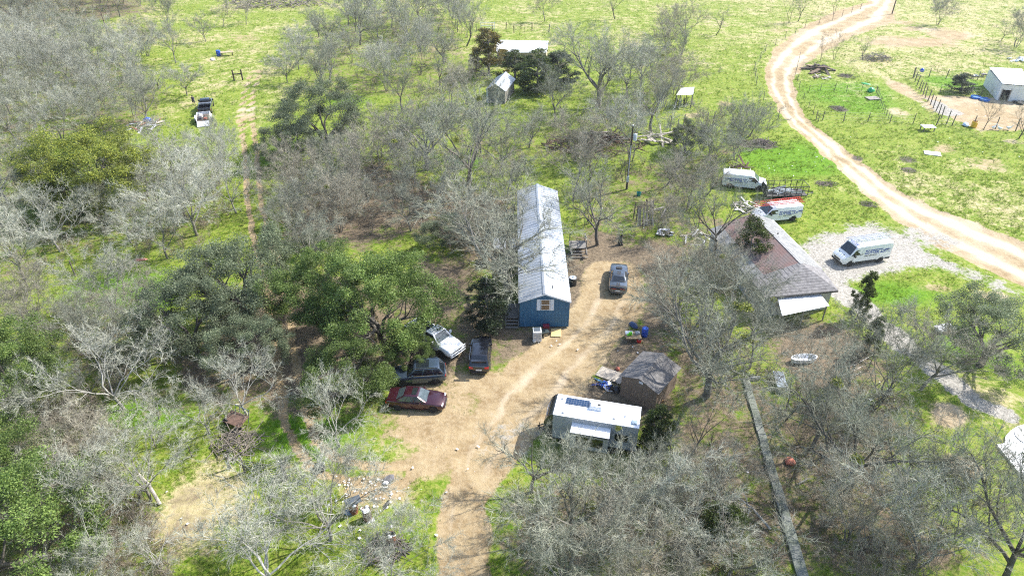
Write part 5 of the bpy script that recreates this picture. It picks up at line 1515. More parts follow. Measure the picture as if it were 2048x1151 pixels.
def ramp_trailer():
    c = at(411, 247)
    c = Vector((bp.x - 5.1 * math.cos(hb), bp.y - 5.1 * math.sin(hb), 0))
    root = thing('open_trailer', 'low white-sided open trailer with its pale ramp down, hitched behind the black pickup', 'trailer', (c.x, c.y, float(hgt(c.x, c.y))), hb + .05)
    wm = mat('white trailer steel', (.70, .71, .72), .45, var=.1)
    MB().box(-1.7, 1.7, -1.0, 1.0, .48, .56).build('deck', mat('worn plank deck', (.09, .075, .06), .9, var=.4), root)
    both(root, 'side_wall', wm, -1.7, 1.7, 1.0, .50, .98, .05)
    both(root, 'fender', wm, -.75, .75, 1.06, .62, .86, .26)
    wheels(root, (-.4, .4), 1.20, .32, .2, STEELW)
    MB().box(1.66, 1.72, -1.0, 1.0, .56, .98).build('front_wall', wm, root)
    MB().slab([(-1.72, -.95, .52), (-1.72, .95, .52), (-2.9, .95, .06), (-2.9, -.95, .06)][::-1], .05).build('ramp', wm, root)
    tg = MB()
    for s in (-1, 1): tg.tube([(1.7, s * .7, .5), (2.7, 0, .48)], .05, 6)
    tg.build('drawbar', TRIM, root)
    rr = random.Random(3)
    cols = [(.30, .06, .03), (.05, .05, .06), (.14, .10, .07), (.40, .38, .36), (.10, .03, .03), (.55, .55, .55)]
    lb = ['rust red', 'black', 'brown', 'pale grey', 'dark red', 'whitish']
    for k, cc in enumerate(cols):
        M = Matrix.Translation((c.x, c.y, root.location.z)) @ Matrix.Rotation(hb, 4, 'Z') @ Matrix.Translation((-1.1 + .42 * k, (-.45, .40)[k % 2], .57)) @ Matrix.Rotation(rr.uniform(-.4, .4), 4, 'Z')
        m_ = MB().box(-.30, .30, -.22, .22, 0, rr.uniform(.18, .42))
        m_.box(-.18, .22, -.26, -.222, .04, .12)
        o = m_.build('scrap_piece', mat('scrap ' + lb[k], cc, .7, var=.3), bevel=.02)
        o.matrix_world = M
        tag(o, lb[k] + ' piece of scrap lying on the deck of the open trailer', 'scrap', 'scrap on the open trailer')
ramp_trailer()
# ------------------------------------------------------------------ buildings
def ribs(mb, a, b, c, d, step, wdt, hgt_, along=True):
    """raised ribs on the roof quad a b c d (eave left, eave right, ridge right, ridge left), each running up the slope"""
    a, b, c, d = map(Vector, (a, b, c, d))
    n = (b - a).cross(d - a).normalized()
    u = (b - a).normalized() * wdt
    k = int((b - a).length / step)
    for i in range(k + 1):
        f = i / k * .99 + .005
        p, q = a + (b - a) * f, d + (c - d) * f
        mb.add([p - u, p + u, q + u, q - u, p - u * .5 + n * hgt_, p + u * .5 + n * hgt_, q + u * .5 + n * hgt_, q - u * .5 + n * hgt_],
               [(4, 5, 6, 7), (0, 1, 5, 4), (1, 2, 6, 5), (2, 3, 7, 6), (3, 0, 4, 7)])
def panel_run(root, name, m, a, b, c, d, n, t=.03, rib=.0, gap=.004):
    """n sheet panels across a roof or wall quad, each a part, standing seam at its edge"""
    a, b, c, d = map(Vector, (a, b, c, d))
    nn = (b - a).cross(d - a).normalized()
    for i in range(n):
        f0, f1 = i / n, (i + 1) / n - gap / max((b - a).length, .1)
        q = [a + (b - a) * f0, a + (b - a) * f1, d + (c - d) * f1, d + (c - d) * f0]
        mb = MB().slab(q, t)
        if rib:
            e = (q[1] - q[0]).normalized() * rib
            for g in (0.02, .5):
                p0, p1 = q[0] + (q[1] - q[0]) * g, q[3] + (q[2] - q[3]) * g
                mb.add([p0, p0 + e, p1 + e, p1, p0 + e * .3 + nn * rib * .7, p0 + e * .7 + nn * rib * .7, p1 + e * .7 + nn * rib * .7, p1 + e * .3 + nn * rib * .7],
                       [(4, 5, 6, 7), (0, 1, 5, 4), (1, 2, 6, 5), (2, 3, 7, 6), (3, 0, 4, 7)])
        mb.build(name, m, root)
def batten_wall(root, name, m, p0, p1, z0, z1, n, t=.05, parent=None, z1b=None):
    """vertical siding boards from p0 to p1 (xy), each a part; z1b: top at the far end"""
    p0, p1 = Vector((*p0, 0)), Vector((*p1, 0))
    d = p1 - p0
    nn = Vector((d.y, -d.x, 0)).normalized()
    for i in range(n):
        a, b = p0 + d * (i / n), p0 + d * ((i + 1) / n - .006 / d.length)
        za = z1 if z1b is None else z1 + (z1b - z1) * i / n
        zb = z1 if z1b is None else z1 + (z1b - z1) * (i + 1) / n
        o = (i % 2) * .008
        a, b = a + nn * o, b + nn * o
        MB().slab([(a.x, a.y, z0), (b.x, b.y, z0), (b.x, b.y, zb), (a.x, a.y, za)], t).build(name, m, root)

def mobile_home():
    bx0, y0 = G(1040, 651.5)
    bx1 = G(1136, 651.5)[0]
    ze = zat(600, y0)                                    # eave height at the front
    zr = zat(587.5, y0 - .25)
    yb = G(1087, 369, zr)[1]
    xl, xr = G(1047.7, 376.6, ze)[0], G(1125, 375, ze)[0]
    Wd = bx1 - bx0
    L = yb - y0
    z0 = float(hgt(bx0, y0))
    print('home', Wd, L, ze, zr)
    root = thing('mobile_home', 'long blue mobile home with ribbed silver metal roof and white-shuttered end window', 'mobile home', (bx0 + Wd / 2, y0, z0))
    blue = mat('blue siding', (.032, .125, .225), .6, var=.10, vscale=1.5)
    roofm = mat('galvanised ribbed roof', (.50, .525, .55), .40, .5, var=.06, vscale=.7, c2=None)
    whitet = mat('white painted trim', (.74, .75, .76), .5)
    w2, e = Wd / 2, ze - z0
    rdg = zr - z0
    ov = .16
    # walls: front gable boards, then the long sides
    nb = 14
    for i in range(nb):
        xa, xb = -w2 + Wd * i / nb, -w2 + Wd * (i + 1) / nb - .008
        f = lambda x: e + (rdg - e) * (1 - abs(x) / w2) - .04
        o = (i % 2) * .010
        lo, hi = .62, None
        MB().slab([(xa, -o, .74), (xb, -o, .74), (xb, -o, f(xb)), (xa, -o, f(xa))], .06).build('siding_panel', blue, root)
        MB().slab([(xa, .03 - o, .06), (xb, .03 - o, .06), (xb, .03 - o, .735), (xa, .03 - o, .735)], .05).build('skirting_panel', blue, root)
    for s, xx in ((-1, -w2), (1, w2)):
        n = 24
        for i in range(n):
            ya, yb_ = .07 + (L - .07) * i / n, .07 + (L - .07) * (i + 1) / n - .01
            q = [(xx, ya, .06), (xx, yb_, .06), (xx, yb_, e - .04), (xx, ya, e - .04)]
            MB().slab(q if s > 0 else q[::-1], .06).build('siding_panel', blue, root)
    MB().slab([(w2, L, .06), (-w2, L, .06), (-w2, L, e - .04), (0, L, rdg - .05), (w2, L, e - .04)], .06).build('back_wall', blue, root)
    # roof: each sheet a part
    n = 22
    for s in (-1, 1):
        a, b = Vector((s * (w2 + ov), -.25, e - .03)), Vector((s * (w2 + ov), L + .2, e - .03))
        c, d = Vector((0, L + .2, rdg)), Vector((0, -.25, rdg))
        if s < 0: a, b, c, d = b, a, d, c
        panel_run(root, 'roof_sheet', roofm, a, b, c, d, n, .03, .045, .0)
        fa = MB()
        xs = s * (w2 + ov)
        fa.slab([(xs, -.27, e - .17), (0, -.27, rdg - .14), (0, -.27, rdg + .012), (xs, -.27, e - .016)] if s < 0 else [(0, -.27, rdg - .14), (xs, -.27, e - .17), (xs, -.27, e - .016), (0, -.27, rdg + .012)], .03)
        fa.build('barge_board', whitet, root)
    rc = MB()
    rc.slab([(-.20, -.27, rdg - .025), (0, -.27, rdg + .035), (0, L + .22, rdg + .035), (-.20, L + .22, rdg - .025)][::-1], .012)
    rc.slab([(0, -.27, rdg + .035), (.20, -.27, rdg - .025), (.20, L + .22, rdg - .025), (0, L + .22, rdg + .035)], .012)
    rc.build('ridge_cap', roofm, root)
    ft = MB()
    MB().tube([(.75, 1.1, e + .1), (.75, 1.1, rdg + .05)], .04, 8).build('vent_pipe', TRIM, root)
    for yy in (6.5, 10.2): MB().tube([(-.9, yy, e + .1), (-.9, yy, rdg + .02)], .035, 8).build('vent_pipe', TRIM, root)
    for s in (-1, 1): MB().box(s * w2 - .05, s * w2 + .05, -.03, .05, .05, e - .02).build('corner_trim', blue, root)
    # end window
    zc = zat(609, y0) - z0
    wx = .06
    win = MB().box(wx - .44, wx + .44, -.035, -.012, zc - .62, zc + .62).build('window', whitet, root)
    for k, (za, zb) in enumerate(((zc - .56, zc - .03), (zc + .03, zc + .56))):
        p_ = MB().box(wx - .38, wx + .38, -.05, -.037, za, zb).build('pane', mat('brown curtain behind glass', (.115, .075, .05), .12, var=.25, vscale=4, spec=.8), win)
    MB().box(wx - .40, wx + .40, -.055, -.036, zc - .03, zc + .03).build('sash_rail', whitet, win)
    for s in (-1, 1):
        sx = wx + s * .64
        sh = MB().box(sx - .17, sx + .17, -.045, -.012, zc - .64, zc + .64).build('shutter', whitet, root)
        me = MB().box(-.13, .13, -.058, -.0455, -.012, .012).mesh('shutter_slat', whitet)
        for k in range(14): link('shutter_slat', me, sh, (sx, 0, zc - .56 + k * .086))
    for k, yy in enumerate((4.5, 9.5, 15.0)):
        wn = MB().box(w2 + .012, w2 + .03, yy - .5, yy + .5, 1.5, 2.6).build('window', whitet, root)
        MB().box(w2 + .031, w2 + .04, yy - .44, yy + .44, 1.56, 2.54).build('pane', GLASS, wn)
    # porch roof and steps on the west side
    woodm = mat('weathered grey deck wood', (.20, .185, .165), .85, var=.3, vscale=4, stretch=(1, 6, 1))
    st = thing('front_steps', 'grey wooden porch steps at the front left corner of the blue mobile home', 'steps', (bx0 - .78, y0 + 1.2, z0))
    me = MB().box(-.62, .62, -.13, .13, -.04, 0).mesh('tread', woodm)
    for k in range(3): link('tread', me, st, (0, -1.45 + k * .28, .22 + .2 * k))
    for k in range(9): link('tread', me, st, (0, -.62 + k * .27, .80))
    for s in (-1, 1):
        MB().box(s * .62 - .03, s * .62 + .03, -1.55, 1.75, .42, .70).build('stringer', woodm, st)
        for yy in (-.6, .6, 1.7): MB().box(s * .66 - .045, s * .66 + .045, yy - .045, yy + .045, 0, 1.7).build('post', woodm, st)
        MB().box(s * .66 - .03, s * .66 + .03, -.6, 1.7, 1.70, 1.76).build('handrail', woodm, st)
    px_, py_ = G(1018, 483, 2.3)
    pr = thing('porch_cover', 'two pale sheet roofs under the oak limbs west of the mobile home', 'porch roof', (px_, py_, z0))
    for k, (xa, xb) in enumerate(((-1.75, -.35), (.05, 1.75))):
        panel_run(pr, 'roof_sheet', roofm, (xa, -1.1, 2.2), (xb, -1.1, 2.2), (xb, 1.0, 2.35), (xa, 1.0, 2.35), 3, .03, .03)
    for xx in (-1.6, 0, 1.6):
        for yy in (-.95, .85): MB().box(xx - .05, xx + .05, yy - .05, yy + .05, -.1, 2.19).build('post', woodm, pr)
    # side deck with steps on the driveway side
    dx, dy = G(1158, 510)
    dk = thing('side_deck', 'small weathered deck with steps and rail on the driveway side of the mobile home', 'deck', (dx, dy, float(hgt(dx, dy))))
    me = MB().box(-.95, .95, -.065, .065, -.035, 0).mesh('deck_board', woodm)
    for k in range(12): link('deck_board', me, dk, (-.1, .3 + k * .14, .80))
    for k in range(3): link('deck_board', me, dk, (.0, -.75 + k * .3, .2 + .2 * k))
    for xx in (-.95, .78):
        MB().box(xx - .04, xx + .04, -.9, 1.95, .50, .76).build('stringer', woodm, dk)
        for yy in (.3, 1.9): MB().box(xx - .05, xx + .05, yy - .05, yy + .05, 0, 1.75).build('post', woodm, dk)
    MB().box(.74, .82, .3, 1.9, 1.752, 1.80).build('handrail', woodm, dk)
    return bx0, bx1, y0, z0
MH = mobile_home()

def gable(name, label, cat, ox, oy, rz, L, Wd, ze, zr, wallm, roofm, nw, nr, name_w='wall_board', ov=.2, rib=.04, roof_name='roof_sheet', z0=None, back=True):
    """origin at the front gable's middle, length along local +y"""
    z0 = float(hgt(ox, oy)) if z0 is None else z0
    root = thing(name, label, cat, (ox, oy, z0), rz)
    w2 = Wd / 2
    f = lambda x: ze + (zr - ze) * (1 - abs(x) / w2) - .03
    for i in range(nw):
        xa, xb = -w2 + Wd * i / nw, -w2 + Wd * (i + 1) / nw - .008
        o = (i % 3) * .007
        for yy, fl in ((0, 0), (L, 1)):
            y_ = yy - o if not fl else yy + o
            q = [(xa, y_, -.1), (xb, y_, -.1), (xb, y_, f(xb)), (xa, y_, f(xa))]
            MB().slab(q if not fl else q[::-1], .04).build(name_w, wallm, root)
    nl = max(3, int(nw * L / Wd))
    for s in (-1, 1):
        for i in range(nl):
            ya, yb = .05 + (L - .1) * i / nl, .05 + (L - .1) * (i + 1) / nl - .008
            q = [(s * w2, ya, -.1), (s * w2, yb, -.1), (s * w2, yb, ze - .05), (s * w2, ya, ze - .05)]
            MB().slab(q if s > 0 else q[::-1], .04).build(name_w, wallm, root)
        dz = (zr - ze) / w2 * ov
        a, b = Vector((s * (w2 + ov), -ov, ze - dz)), Vector((s * (w2 + ov), L + ov, ze - dz))
        c, d = Vector((0, L + ov, zr)), Vector((0, -ov, zr))
        if s < 0: a, b, c, d = b, a, d, c
        panel_run(root, roof_name, roofm, a, b, c, d, nr, .035, rib, .0 if rib else .01)
    rc = MB()
    for s in (-1, 1):
        q = [(0, -ov - .02, zr + .03), (s * .16, -ov - .02, zr - .03), (s * .16, L + ov + .02, zr - .03), (0, L + ov + .02, zr + .03)]
        rc.slab(q if s > 0 else q[::-1], .012)
    rc.build('ridge_cap', roofm, root)
    return root

# weathered plank shed in the woods
z_ = 2.3
a_, b_ = Vector(G(971.8, 207)), Vector(G(1011.5, 209))
rzs = math.atan2(b_.y - a_.y, b_.x - a_.x)
ms_ = (a_ + b_) / 2
Ws = (b_ - a_).length
zes = zat(181, ms_.y)
zrs = zat(169, ms_.y)
ys_ = G(1011, 146, zrs)[1]
xs_ = G(1011, 146, zrs)[0]
rzs = math.atan2(ys_ - ms_.y, xs_ - ms_.x) - PI / 2
print('shed', Ws, zes, zrs, math.hypot(xs_ - ms_.x, ys_ - ms_.y), rzs)
shed_w = mat('weathered grey planks', (.27, .245, .215), .9, var=.35, vscale=2, stretch=(4, 4, .5), bump=.3)
galv = mat('weathered galvanised sheet', (.50, .52, .54), .42, .5, var=.2, vscale=1.2)
gs = gable('plank_shed', 'weathered grey plank shed with silver gable roof among the trees', 'shed', ms_.x, ms_.y, rzs, min(8.0, math.hypot(xs_ - ms_.x, ys_ - ms_.y)), Ws * .94, zes, zrs, shed_w, galv, 14, 10, 'wall_plank')
MB().box(-Ws * .47 - .03, -Ws * .47 + .32, -.06, -.016, -.05, zes - .05).build('corner_board', mat('pale corner trim', (.55, .56, .57), .6), gs)

# brown storage shed by the driveway
a_, b_ = Vector(G(1240, 786)), Vector(G(1290, 806))
e_ = (b_ - a_)
l0, l1 = Vector(G(1239, 747, 2.0)), Vector(G(1277, 707.5, 2.0))
ly = (l1 - l0)
rzb = math.atan2(ly.y, ly.x) - PI / 2
Wb, Lb = 3.3, ly.length + .5
ux, uy = Vector((math.cos(rzb), math.sin(rzb))), Vector((-math.sin(rzb), math.cos(rzb)))
ob = a_ + ux * Wb / 2
print('brown shed', Wb, Lb, math.degrees(rzb))
bs = gable('storage_shed', 'brown wooden storage shed with grey shingle roof beside the travel trailer', 'shed', ob.x, ob.y, rzb, Lb, Wb, 2.25, 2.85, mat('brown painted siding', (.21, .155, .115), .8, var=.12), mat('dusty brown shingles', (.165, .155, .145), .95, var=.25, vscale=3, bump=.4, bscale=60), 10, 9, 'siding_board', rib=0, roof_name='roof_panel')
MB().box(-.05, .33, -.07, -.03, 2.3, 2.5).build('gable_vent', mat('white vent plastic', (.75, .75, .74), .5), bs)

# house with the rusty roof
def rusty_house():
    ZR, ZE = 4.1, 2.7
    r0, r1 = Vector(G(1506, 426, ZR)), Vector(G(1601, 524, ZR))
    d = (r1 - r0).normalized()                          # towards the viewer's right
    rz = math.atan2(d.y, d.x)
    L1 = (r1 - r0).length
    L = L1 + 3.1                                        # shingled end
    n = Vector((-d.y, d.x))                             # towards the vans
    e0 = Vector(G(1519, 422.6, ZE))
    wR = 2.6
    wL = 5.0
    z0 = float(hgt(*r1))
    print('house', L1, L, math.degrees(rz), (e0 - r0).dot(n))
    root = thing('rusty_house', 'long low house with rust-red metal roof and grey shingled end, beside the gutter vans', 'house', (r0.x, r0.y, 0), rz)
    red = mat('rusty red roof metal', (.235, .135, .115), .75, .05, var=.3, vscale=.8, c2=(.205, .165, .150))
    grey = mat('grey roof metal', (.27, .27, .26), .65, .1, var=.25, vscale=1.5)
    shg = mat('grey roof shingles', (.20, .19, .185), .95, var=.3, vscale=2.5, bump=.5, bscale=50)
    wall = mat('pale house wall', (.50, .49, .46), .8, var=.12)
    zl = 2.45
    panel_run(root, 'roof_sheet', red, (0, -wL + 1.4, zl + .45), (L1, -wL + 1.4, zl + .45), (L1, 0, ZR), (0, 0, ZR), 26, .03, .03, 0)
    panel_run(root, 'roof_sheet', grey, (0, -wL, zl), (L1, -wL, zl), (L1, -wL + 1.395, zl + .448), (0, -wL + 1.395, zl + .448), 26, .03, .03, 0)
    panel_run(root, 'roof_sheet', grey, (L1, wR, ZE + .35), (0, wR, ZE + .35), (0, 0, ZR), (L1, 0, ZR), 26, .03, .03, 0)
    xa, xf, zf = L1 + .3, L1 + 3.2, zl + .12
    nr = 11
    def course(q, flip=False):
        MB().slab(q[::-1] if flip else q, .03).build('shingle_course', shg, root)
    for k in range(nr):
        f0, f1 = k / nr, (k + 1) / nr
        X = lambda f: xf - (xf - xa) * f
        YL, YR = (lambda f: -wL * (1 - f)), (lambda f: wR * (1 - f))
        Z = lambda f, e=0.0: zf + (ZR - zf) * f + e
        course([(L1 + .005, YL(f0), Z(f0, .02)), (X(f0), YL(f0), Z(f0, .02)), (X(f1), YL(f1), Z(f1)), (L1 + .005, YL(f1), Z(f1))])
        zr_ = lambda f: ZE + .35 + (ZR - ZE - .35) * f
        course([(L1 + .005, YR(f0), zr_(f0) + .02), (X(f0), YR(f0), Z(f0, .02)), (X(f1), YR(f1), Z(f1)), (L1 + .005, YR(f1), zr_(f1))], True)
        course([(X(f0), YL(f0), Z(f0, .02)), (X(f0), YR(f0), Z(f0, .02)), (X(f1), YR(f1), Z(f1)), (X(f1), YL(f1), Z(f1))])
    MB().slab([(-.05, -.16, ZR + .0), (L1 + .3, -.16, ZR + .0), (L1 + .3, .16, ZR + .0), (-.05, .16, ZR + .0)], .02).build('ridge_cap', grey, root)
    MB().box(0, L1, wR + .002, wR + .05, ZE + .17, ZE + .34).build('fascia', mat('white fascia', (.78, .78, .77), .5), root)
    MB().box(xf + .01, xf + .05, -wL, wR, zf - .17, zf - .0).build('fascia', mat('dark fascia', (.07, .065, .06), .7), root)
    b = MB().box(.2, L - .3, -wL + .3, wR - .3, z0 - .1, zl - .03)
    b.add([(.2, -wL + .3, zl - .03), (.2, wR - .3, zl - .03), (.2, 0, ZR - .1), (L - .3, -wL + .3, zl - .03), (L - .3, wR - .3, zl - .03), (L1 - .1, 0, ZR - .12)], [(0, 1, 2), (3, 5, 4), (0, 3, 4, 1), (0, 2, 5, 3), (1, 4, 5, 2)])
    b.build('wall', wall, root)
    for x in (2.5, 6.5, 10.0):
        wn = MB().box(x - .5, x + .5, wR - .3, wR - .26, z0 + 1.0, z0 + 2.1).build('window', mat('white fascia', (1, 1, 1)), root)
        MB().box(x - .43, x + .43, wR - .26, wR - .25, z0 + 1.07, z0 + 2.03).build('pane', GLASS, wn)
    MB().tube([(4.4, .8, 3.5), (4.4, .8, 3.95)], .07, 8).build('vent_pipe', TRIM, root)
    # white lean-to roof at the shingled end, each sheet a part
    lz0, lz1 = 2.25, 1.95
    q = [G(1555, 595, lz0), G(1564, 631, lz1), G(1659, 611, lz1), G(1636, 581, lz0)]
    lt = thing('lean_to', 'bright white sheet-metal lean-to roof on posts against the shingled house end', 'lean-to', (q[1][0], q[1][1], 0))
    o = Vector((q[1][0], q[1][1], 0))
    A, B, C, D = [Vector((*p, z)) - o for p, z in zip(q, (lz0, lz1, lz1, lz0))]
    panel_run(lt, 'roof_sheet', mat('bright white roof metal', (.80, .81, .81), .35, .1, var=.05, vscale=1), B, C, D, A, 8, .03, .035, 0)
    for p in (B, (B + C) / 2, C): MB().box(p.x * .97 - .05, p.x * .97 + .05, p.y + .15, p.y + .25, -.1, lz1 - .05).build('post', mat('weathered grey planks', (.2, .2, .2)), lt)
rusty_house()

# long white roof, open shelter and block barn in the far pastures
def simple_roofed(name, label, cat, px, hz, wallm, roofm, n, zw=.0, base=None):
    """roof corners in the photo: front left, front right, back right, back left with their heights"""
    P = [Vector((*G(x, y, h), h)) for (x, y), h in zip(px, hz)]
    o = (P[0] + P[1] + P[2] + P[3]) / 4
    o.z = float(hgt(o.x, o.y))
    root = thing(name, label, cat, o)
    q = [p - o for p in P]
    panel_run(root, 'roof_sheet', roofm, *q, n, .05, .03, 0)
    return root, q, o
wr = mat('white roof metal', (.78, .79, .79), .4, .1, var=.06, vscale=1)
blk = mat('whitewashed block wall', (.72, .71, .68), .85, var=.08, vscale=1.5, bump=.3)
lr, q, o = simple_roofed('long_barn', 'long low barn with white metal roof half hidden by rust-tinged and green cedars', 'barn', [(992, 105), (1094, 105), (1097, 82), (994, 80)], [2.6, 2.6, 3.4, 3.4], blk, wr, 14)
w_ = MB()
w_.loft([[(p.x * .97, p.y * .94, -.1) for p in q], [(p.x * .97, p.y * .94, p.z - .07) for p in q]])
w_.build('wall', mat('tan barn wall', (.42, .34, .24), .85, var=.2), lr)
for k in range(3): MB().box(q[0].x * .7 + k * 3.6, q[0].x * .7 + k * 3.6 + 1.4, q[0].y * .94 - .03, q[0].y * .94 - .004, 0, 1.9).build('door', TRIM, lr)

br, q, o = simple_roofed('block_barn', 'white block barn with flat white roof and dark doorway in the animal pen', 'barn', [(2004.6, 167), (2062, 172), (2044, 138), (1978.7, 134.4)], [2.9, 2.9, 3.1, 3.1], blk, wr, 9)
# walls: block courses front and side
def course_wall(root, p, q_, z1, n, skip=None):
    d = q_ - p
    for k in range(n):
        za, zb = -.1 + (z1 + .1) * k / n, -.1 + (z1 + .1) * (k + 1) / n - .012
        segs = [(0, 1)]
        if skip and zb < skip[2]: segs = [(0, skip[0]), (skip[1], 1)]
        for u0, u1 in segs:
            a, b = p + d * u0, p + d * u1
            MB().slab([(a.x, a.y, za), (b.x, b.y, za), (b.x, b.y, zb), (a.x, a.y, zb)], .15).build('block_course', blk, root)
f = [Vector((p.x * .975, p.y * .975, 0)) for p in q]
course_wall(br, f[0], f[1], 2.8, 10, (.10, .42, 2.05))
course_wall(br, f[3], f[0], 2.8, 10)
course_wall(br, f[1], f[2], 2.8, 10)
course_wall(br, f[2], f[3], 2.8, 10)
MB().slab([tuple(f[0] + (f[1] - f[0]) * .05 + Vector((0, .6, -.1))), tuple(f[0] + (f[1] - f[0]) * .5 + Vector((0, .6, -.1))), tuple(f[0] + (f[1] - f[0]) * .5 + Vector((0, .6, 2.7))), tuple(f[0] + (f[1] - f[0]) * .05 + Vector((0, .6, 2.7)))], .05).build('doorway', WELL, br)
dd_ = f[1] - f[0]
for u in (.10, .42):
    a = f[0] + dd_ * u
    MB().box(a.x - .06, a.x + .06, a.y - .06, a.y + .1, -.05, 2.1).build('door_jamb', shed_w, br)

sr, q, o = simple_roofed('open_shelter', 'small open-sided shelter with white sheet roof beside the wire fence', 'shelter', [(1353, 190), (1386, 189), (1389, 174), (1362, 176)], [2.3, 2.3, 2.7, 2.7], blk, wr, 5)
for p in q: MB().box(p.x * .94 - .07, p.x * .94 + .07, p.y * .94 - .07, p.y * .94 + .07, -.1, p.z - .05).build('post', shed_w, sr)
mb = MB()
rr = random.Random(2)
for k in range(60):
    x, y = rr.uniform(q[0].x * .85, q[1].x * .85), rr.uniform(q[0].y * .7, q[2].y * .7)
    mb.tube([(x, y, 0), (x + rr.uniform(-.4, .4), y + rr.uniform(-.3, .3), rr.uniform(.6, 1.8))], .03, 4)
tag(mb.build('stored_brush', mat('dark stored brush', (.07, .055, .04), .9, var=.4), sr), kind='stuff')

# ------------------------------------------------------------------ pool deck at the right edge
def pool():
    pts = [(1990, 894), (2006, 891), (2008, 877), (2018, 866), (2032, 857), (2052, 852), (2100, 850), (2180, 960), (2120, 1060)]
    g = [Vector((*G(*p), 0)) for p in pts]
    o = g[0].copy()
    o.z = float(hgt(o.x, o.y)) + .02
    deck = mat('white pool concrete', (.74, .73, .70), .8, var=.05, vscale=2)
    root = thing('swimming_pool', 'bright white concrete pool deck with rounded spa corner at the right edge', 'pool', o)
    m = MB()
    m.slab([(p.x - o.x, p.y - o.y, .14) for p in g][::-1], .3)
    m.build('deck', deck, root)
    w = [Vector((*G(*p), 0)) - o for p in ((2038, 911), (2120, 900), (2170, 960), (2090, 990))]
    m = MB().slab([(p.x, p.y, .150) for p in w][::-1], .006)
    m.build('water', mat('blue pool water', (.02, .30, .38), .05, spec=.8), root)
    cp = MB()
    for a, b in zip(w, w[1:] + w[:1]):
        d = (b - a).normalized()
        nn = Vector((d.y, -d.x, 0)) * .35
        cp.slab([(a.x, a.y, .185), (a.x + nn.x, a.y + nn.y, .185), (b.x + nn.x, b.y + nn.y, .185), (b.x, b.y, .185)], .035)
    cp.build('coping', mat('pale pool coping', (.62, .60, .56), .7), root)
    c = Vector((*G(2052, 880), 0)) - o
    MB().lathe([(.9, .14), (.9, .20), (.72, .20), (.72, .15)], 24, c=(c.x, c.y, 0)).build('spa_rim', mat('pale pool coping', (.62, .60, .56), .7), root, 40)
pool()

# ------------------------------------------------------------------ old raised walkway on the right
def walkway():
    a, b = Vector(G(1491, 757)), Vector(G(1604, 1151))
    d = (a - b).normalized()
    b = b - d * 4
    L = (a - b).length
    root = thing('concrete_walkway', 'long mossy grey raised concrete walkway running through the shaded thicket', 'walkway', (b.x, b.y, 0), math.atan2(d.y, d.x))
    wm = mat('mossy grey concrete', (.23, .235, .21), .95, var=.3, vscale=2.2, c2=(.13, .15, .105), bump=.5, bscale=30, rnd=.15)
    rr = random.Random(6)
    n = int(L / 1.25)
    for k in range(n):
        x0, x1 = L * k / n, L * (k + 1) / n - .015
        p = b + d * x0
        w0 = .40 - .13 * k / n
        j = rr.uniform(-.025, .025)
        MB().box(x0, x1, -w0 + j, w0 + j, -.15, .17 + rr.uniform(-.015, .015)).build('slab', wm, root, bevel=.02).location.z = float(hgt(p.x, p.y))
    for q, h in ((.34, 1.5), (.42, 1.3), (.55, 1.2)):
        p = b + d * L * q
        MB().tube([(L * q, .55, -.2), (L * q + .25, .62, h)], .035, 6).build('stake', POSTD, root, loc=(0, 0, float(hgt(p.x, p.y))))
    MB().tube([(L - .1, -.25, .16), (L + .1, -1.2, .16)], .16, 10).build('culvert_pipe', mat('grey culvert pipe', (.30, .31, .30), .7, var=.2), root, 40)
POSTD = mat('dark stake wood', (.06, .055, .05), .9, var=.3)
walkway()
# ------------------------------------------------------------------ poles, gates, fences
POLEM = mat('dark creosote pole wood', (.065, .050, .038), .9, var=.3, vscale=2, stretch=(6, 6, .5))
POSTM = mat('grey cedar fence post', (.15, .128, .105), .9, var=.35, vscale=2)
WIREM = mat('dull fence wire', (.26, .255, .25), .5, .6)
GATEM = mat('dark green gate paint', (.020, .028, .022), .5, var=.2)
RUST = mat('rusty barrel steel', (.27, .095, .035), .85, .1, var=.4, vscale=3, c2=(.10, .05, .035))
BLUEP = mat('blue plastic', (.015, .085, .46), .35, var=.1)
WHITEPL = mat('white plastic sheet', (.78, .79, .80), .5, var=.05)

def utility_pole(label, px, py, H, tr, lean=0.0, m=None, rad=.15):
    p = at(px, py)
    root = thing('utility_pole', label, 'utility pole', p)
    root.rotation_euler = (0, lean, 0)
    MB().tube([(0, 0, -.3), (0, 0, H)], [rad, rad * .68], 10).build('pole', m or POLEM, root, 40)
    if tr:
        g = mat('grey transformer paint', (.50, .53, .55), .4)
        t = MB().lathe([(.10, 0), (.24, .03), (.25, .08), (.25, .82), (.23, .88), (.08, .92)], 16, c=(.38, -.12, H - 1.9)).build('transformer', g, root, 40)
        for s in (-.09, .09): MB().lathe([(.035, .9), (.05, .98), (.03, 1.06), (.045, 1.10), (.001, 1.14)], 8, c=(.38 + s, -.12, H - 1.9)).build('bushing', mat('brown porcelain', (.18, .08, .05), .3), t)
        MB().box(.12, .2, -.16, -.08, H - 1.5, H - 1.2).build('bracket', POLEM, root)
        MB().box(-.2, .14, -.30, -.14, 1.2, 2.0).build('meter_box', g, root, bevel=.02)
        MB().tube([(-.03, -.17, 2.0), (-.03, -.15, H - 2.6)], .04, 6).build('conduit', g, root)
        MB().lathe([(.07, 0), (.07, .12), (.001, .15)], 10, c=(0, 0, H)).build('insulator', WHITEPL, root)
    return root
utility_pole('dark utility pole with grey transformer, beside the bushy yard behind the mobile home', 1253, 380, 8.8, True)
utility_pole('bare leaning wooden pole in the upper left pasture, without any transformer', 228, 107, 8.5, False, 0.0, mat('brown bare pole', (.13, .075, .05), .9, var=.2), .14)
utility_pole('dark utility pole at the far end of the dirt road', 1784, 28, 9, False)

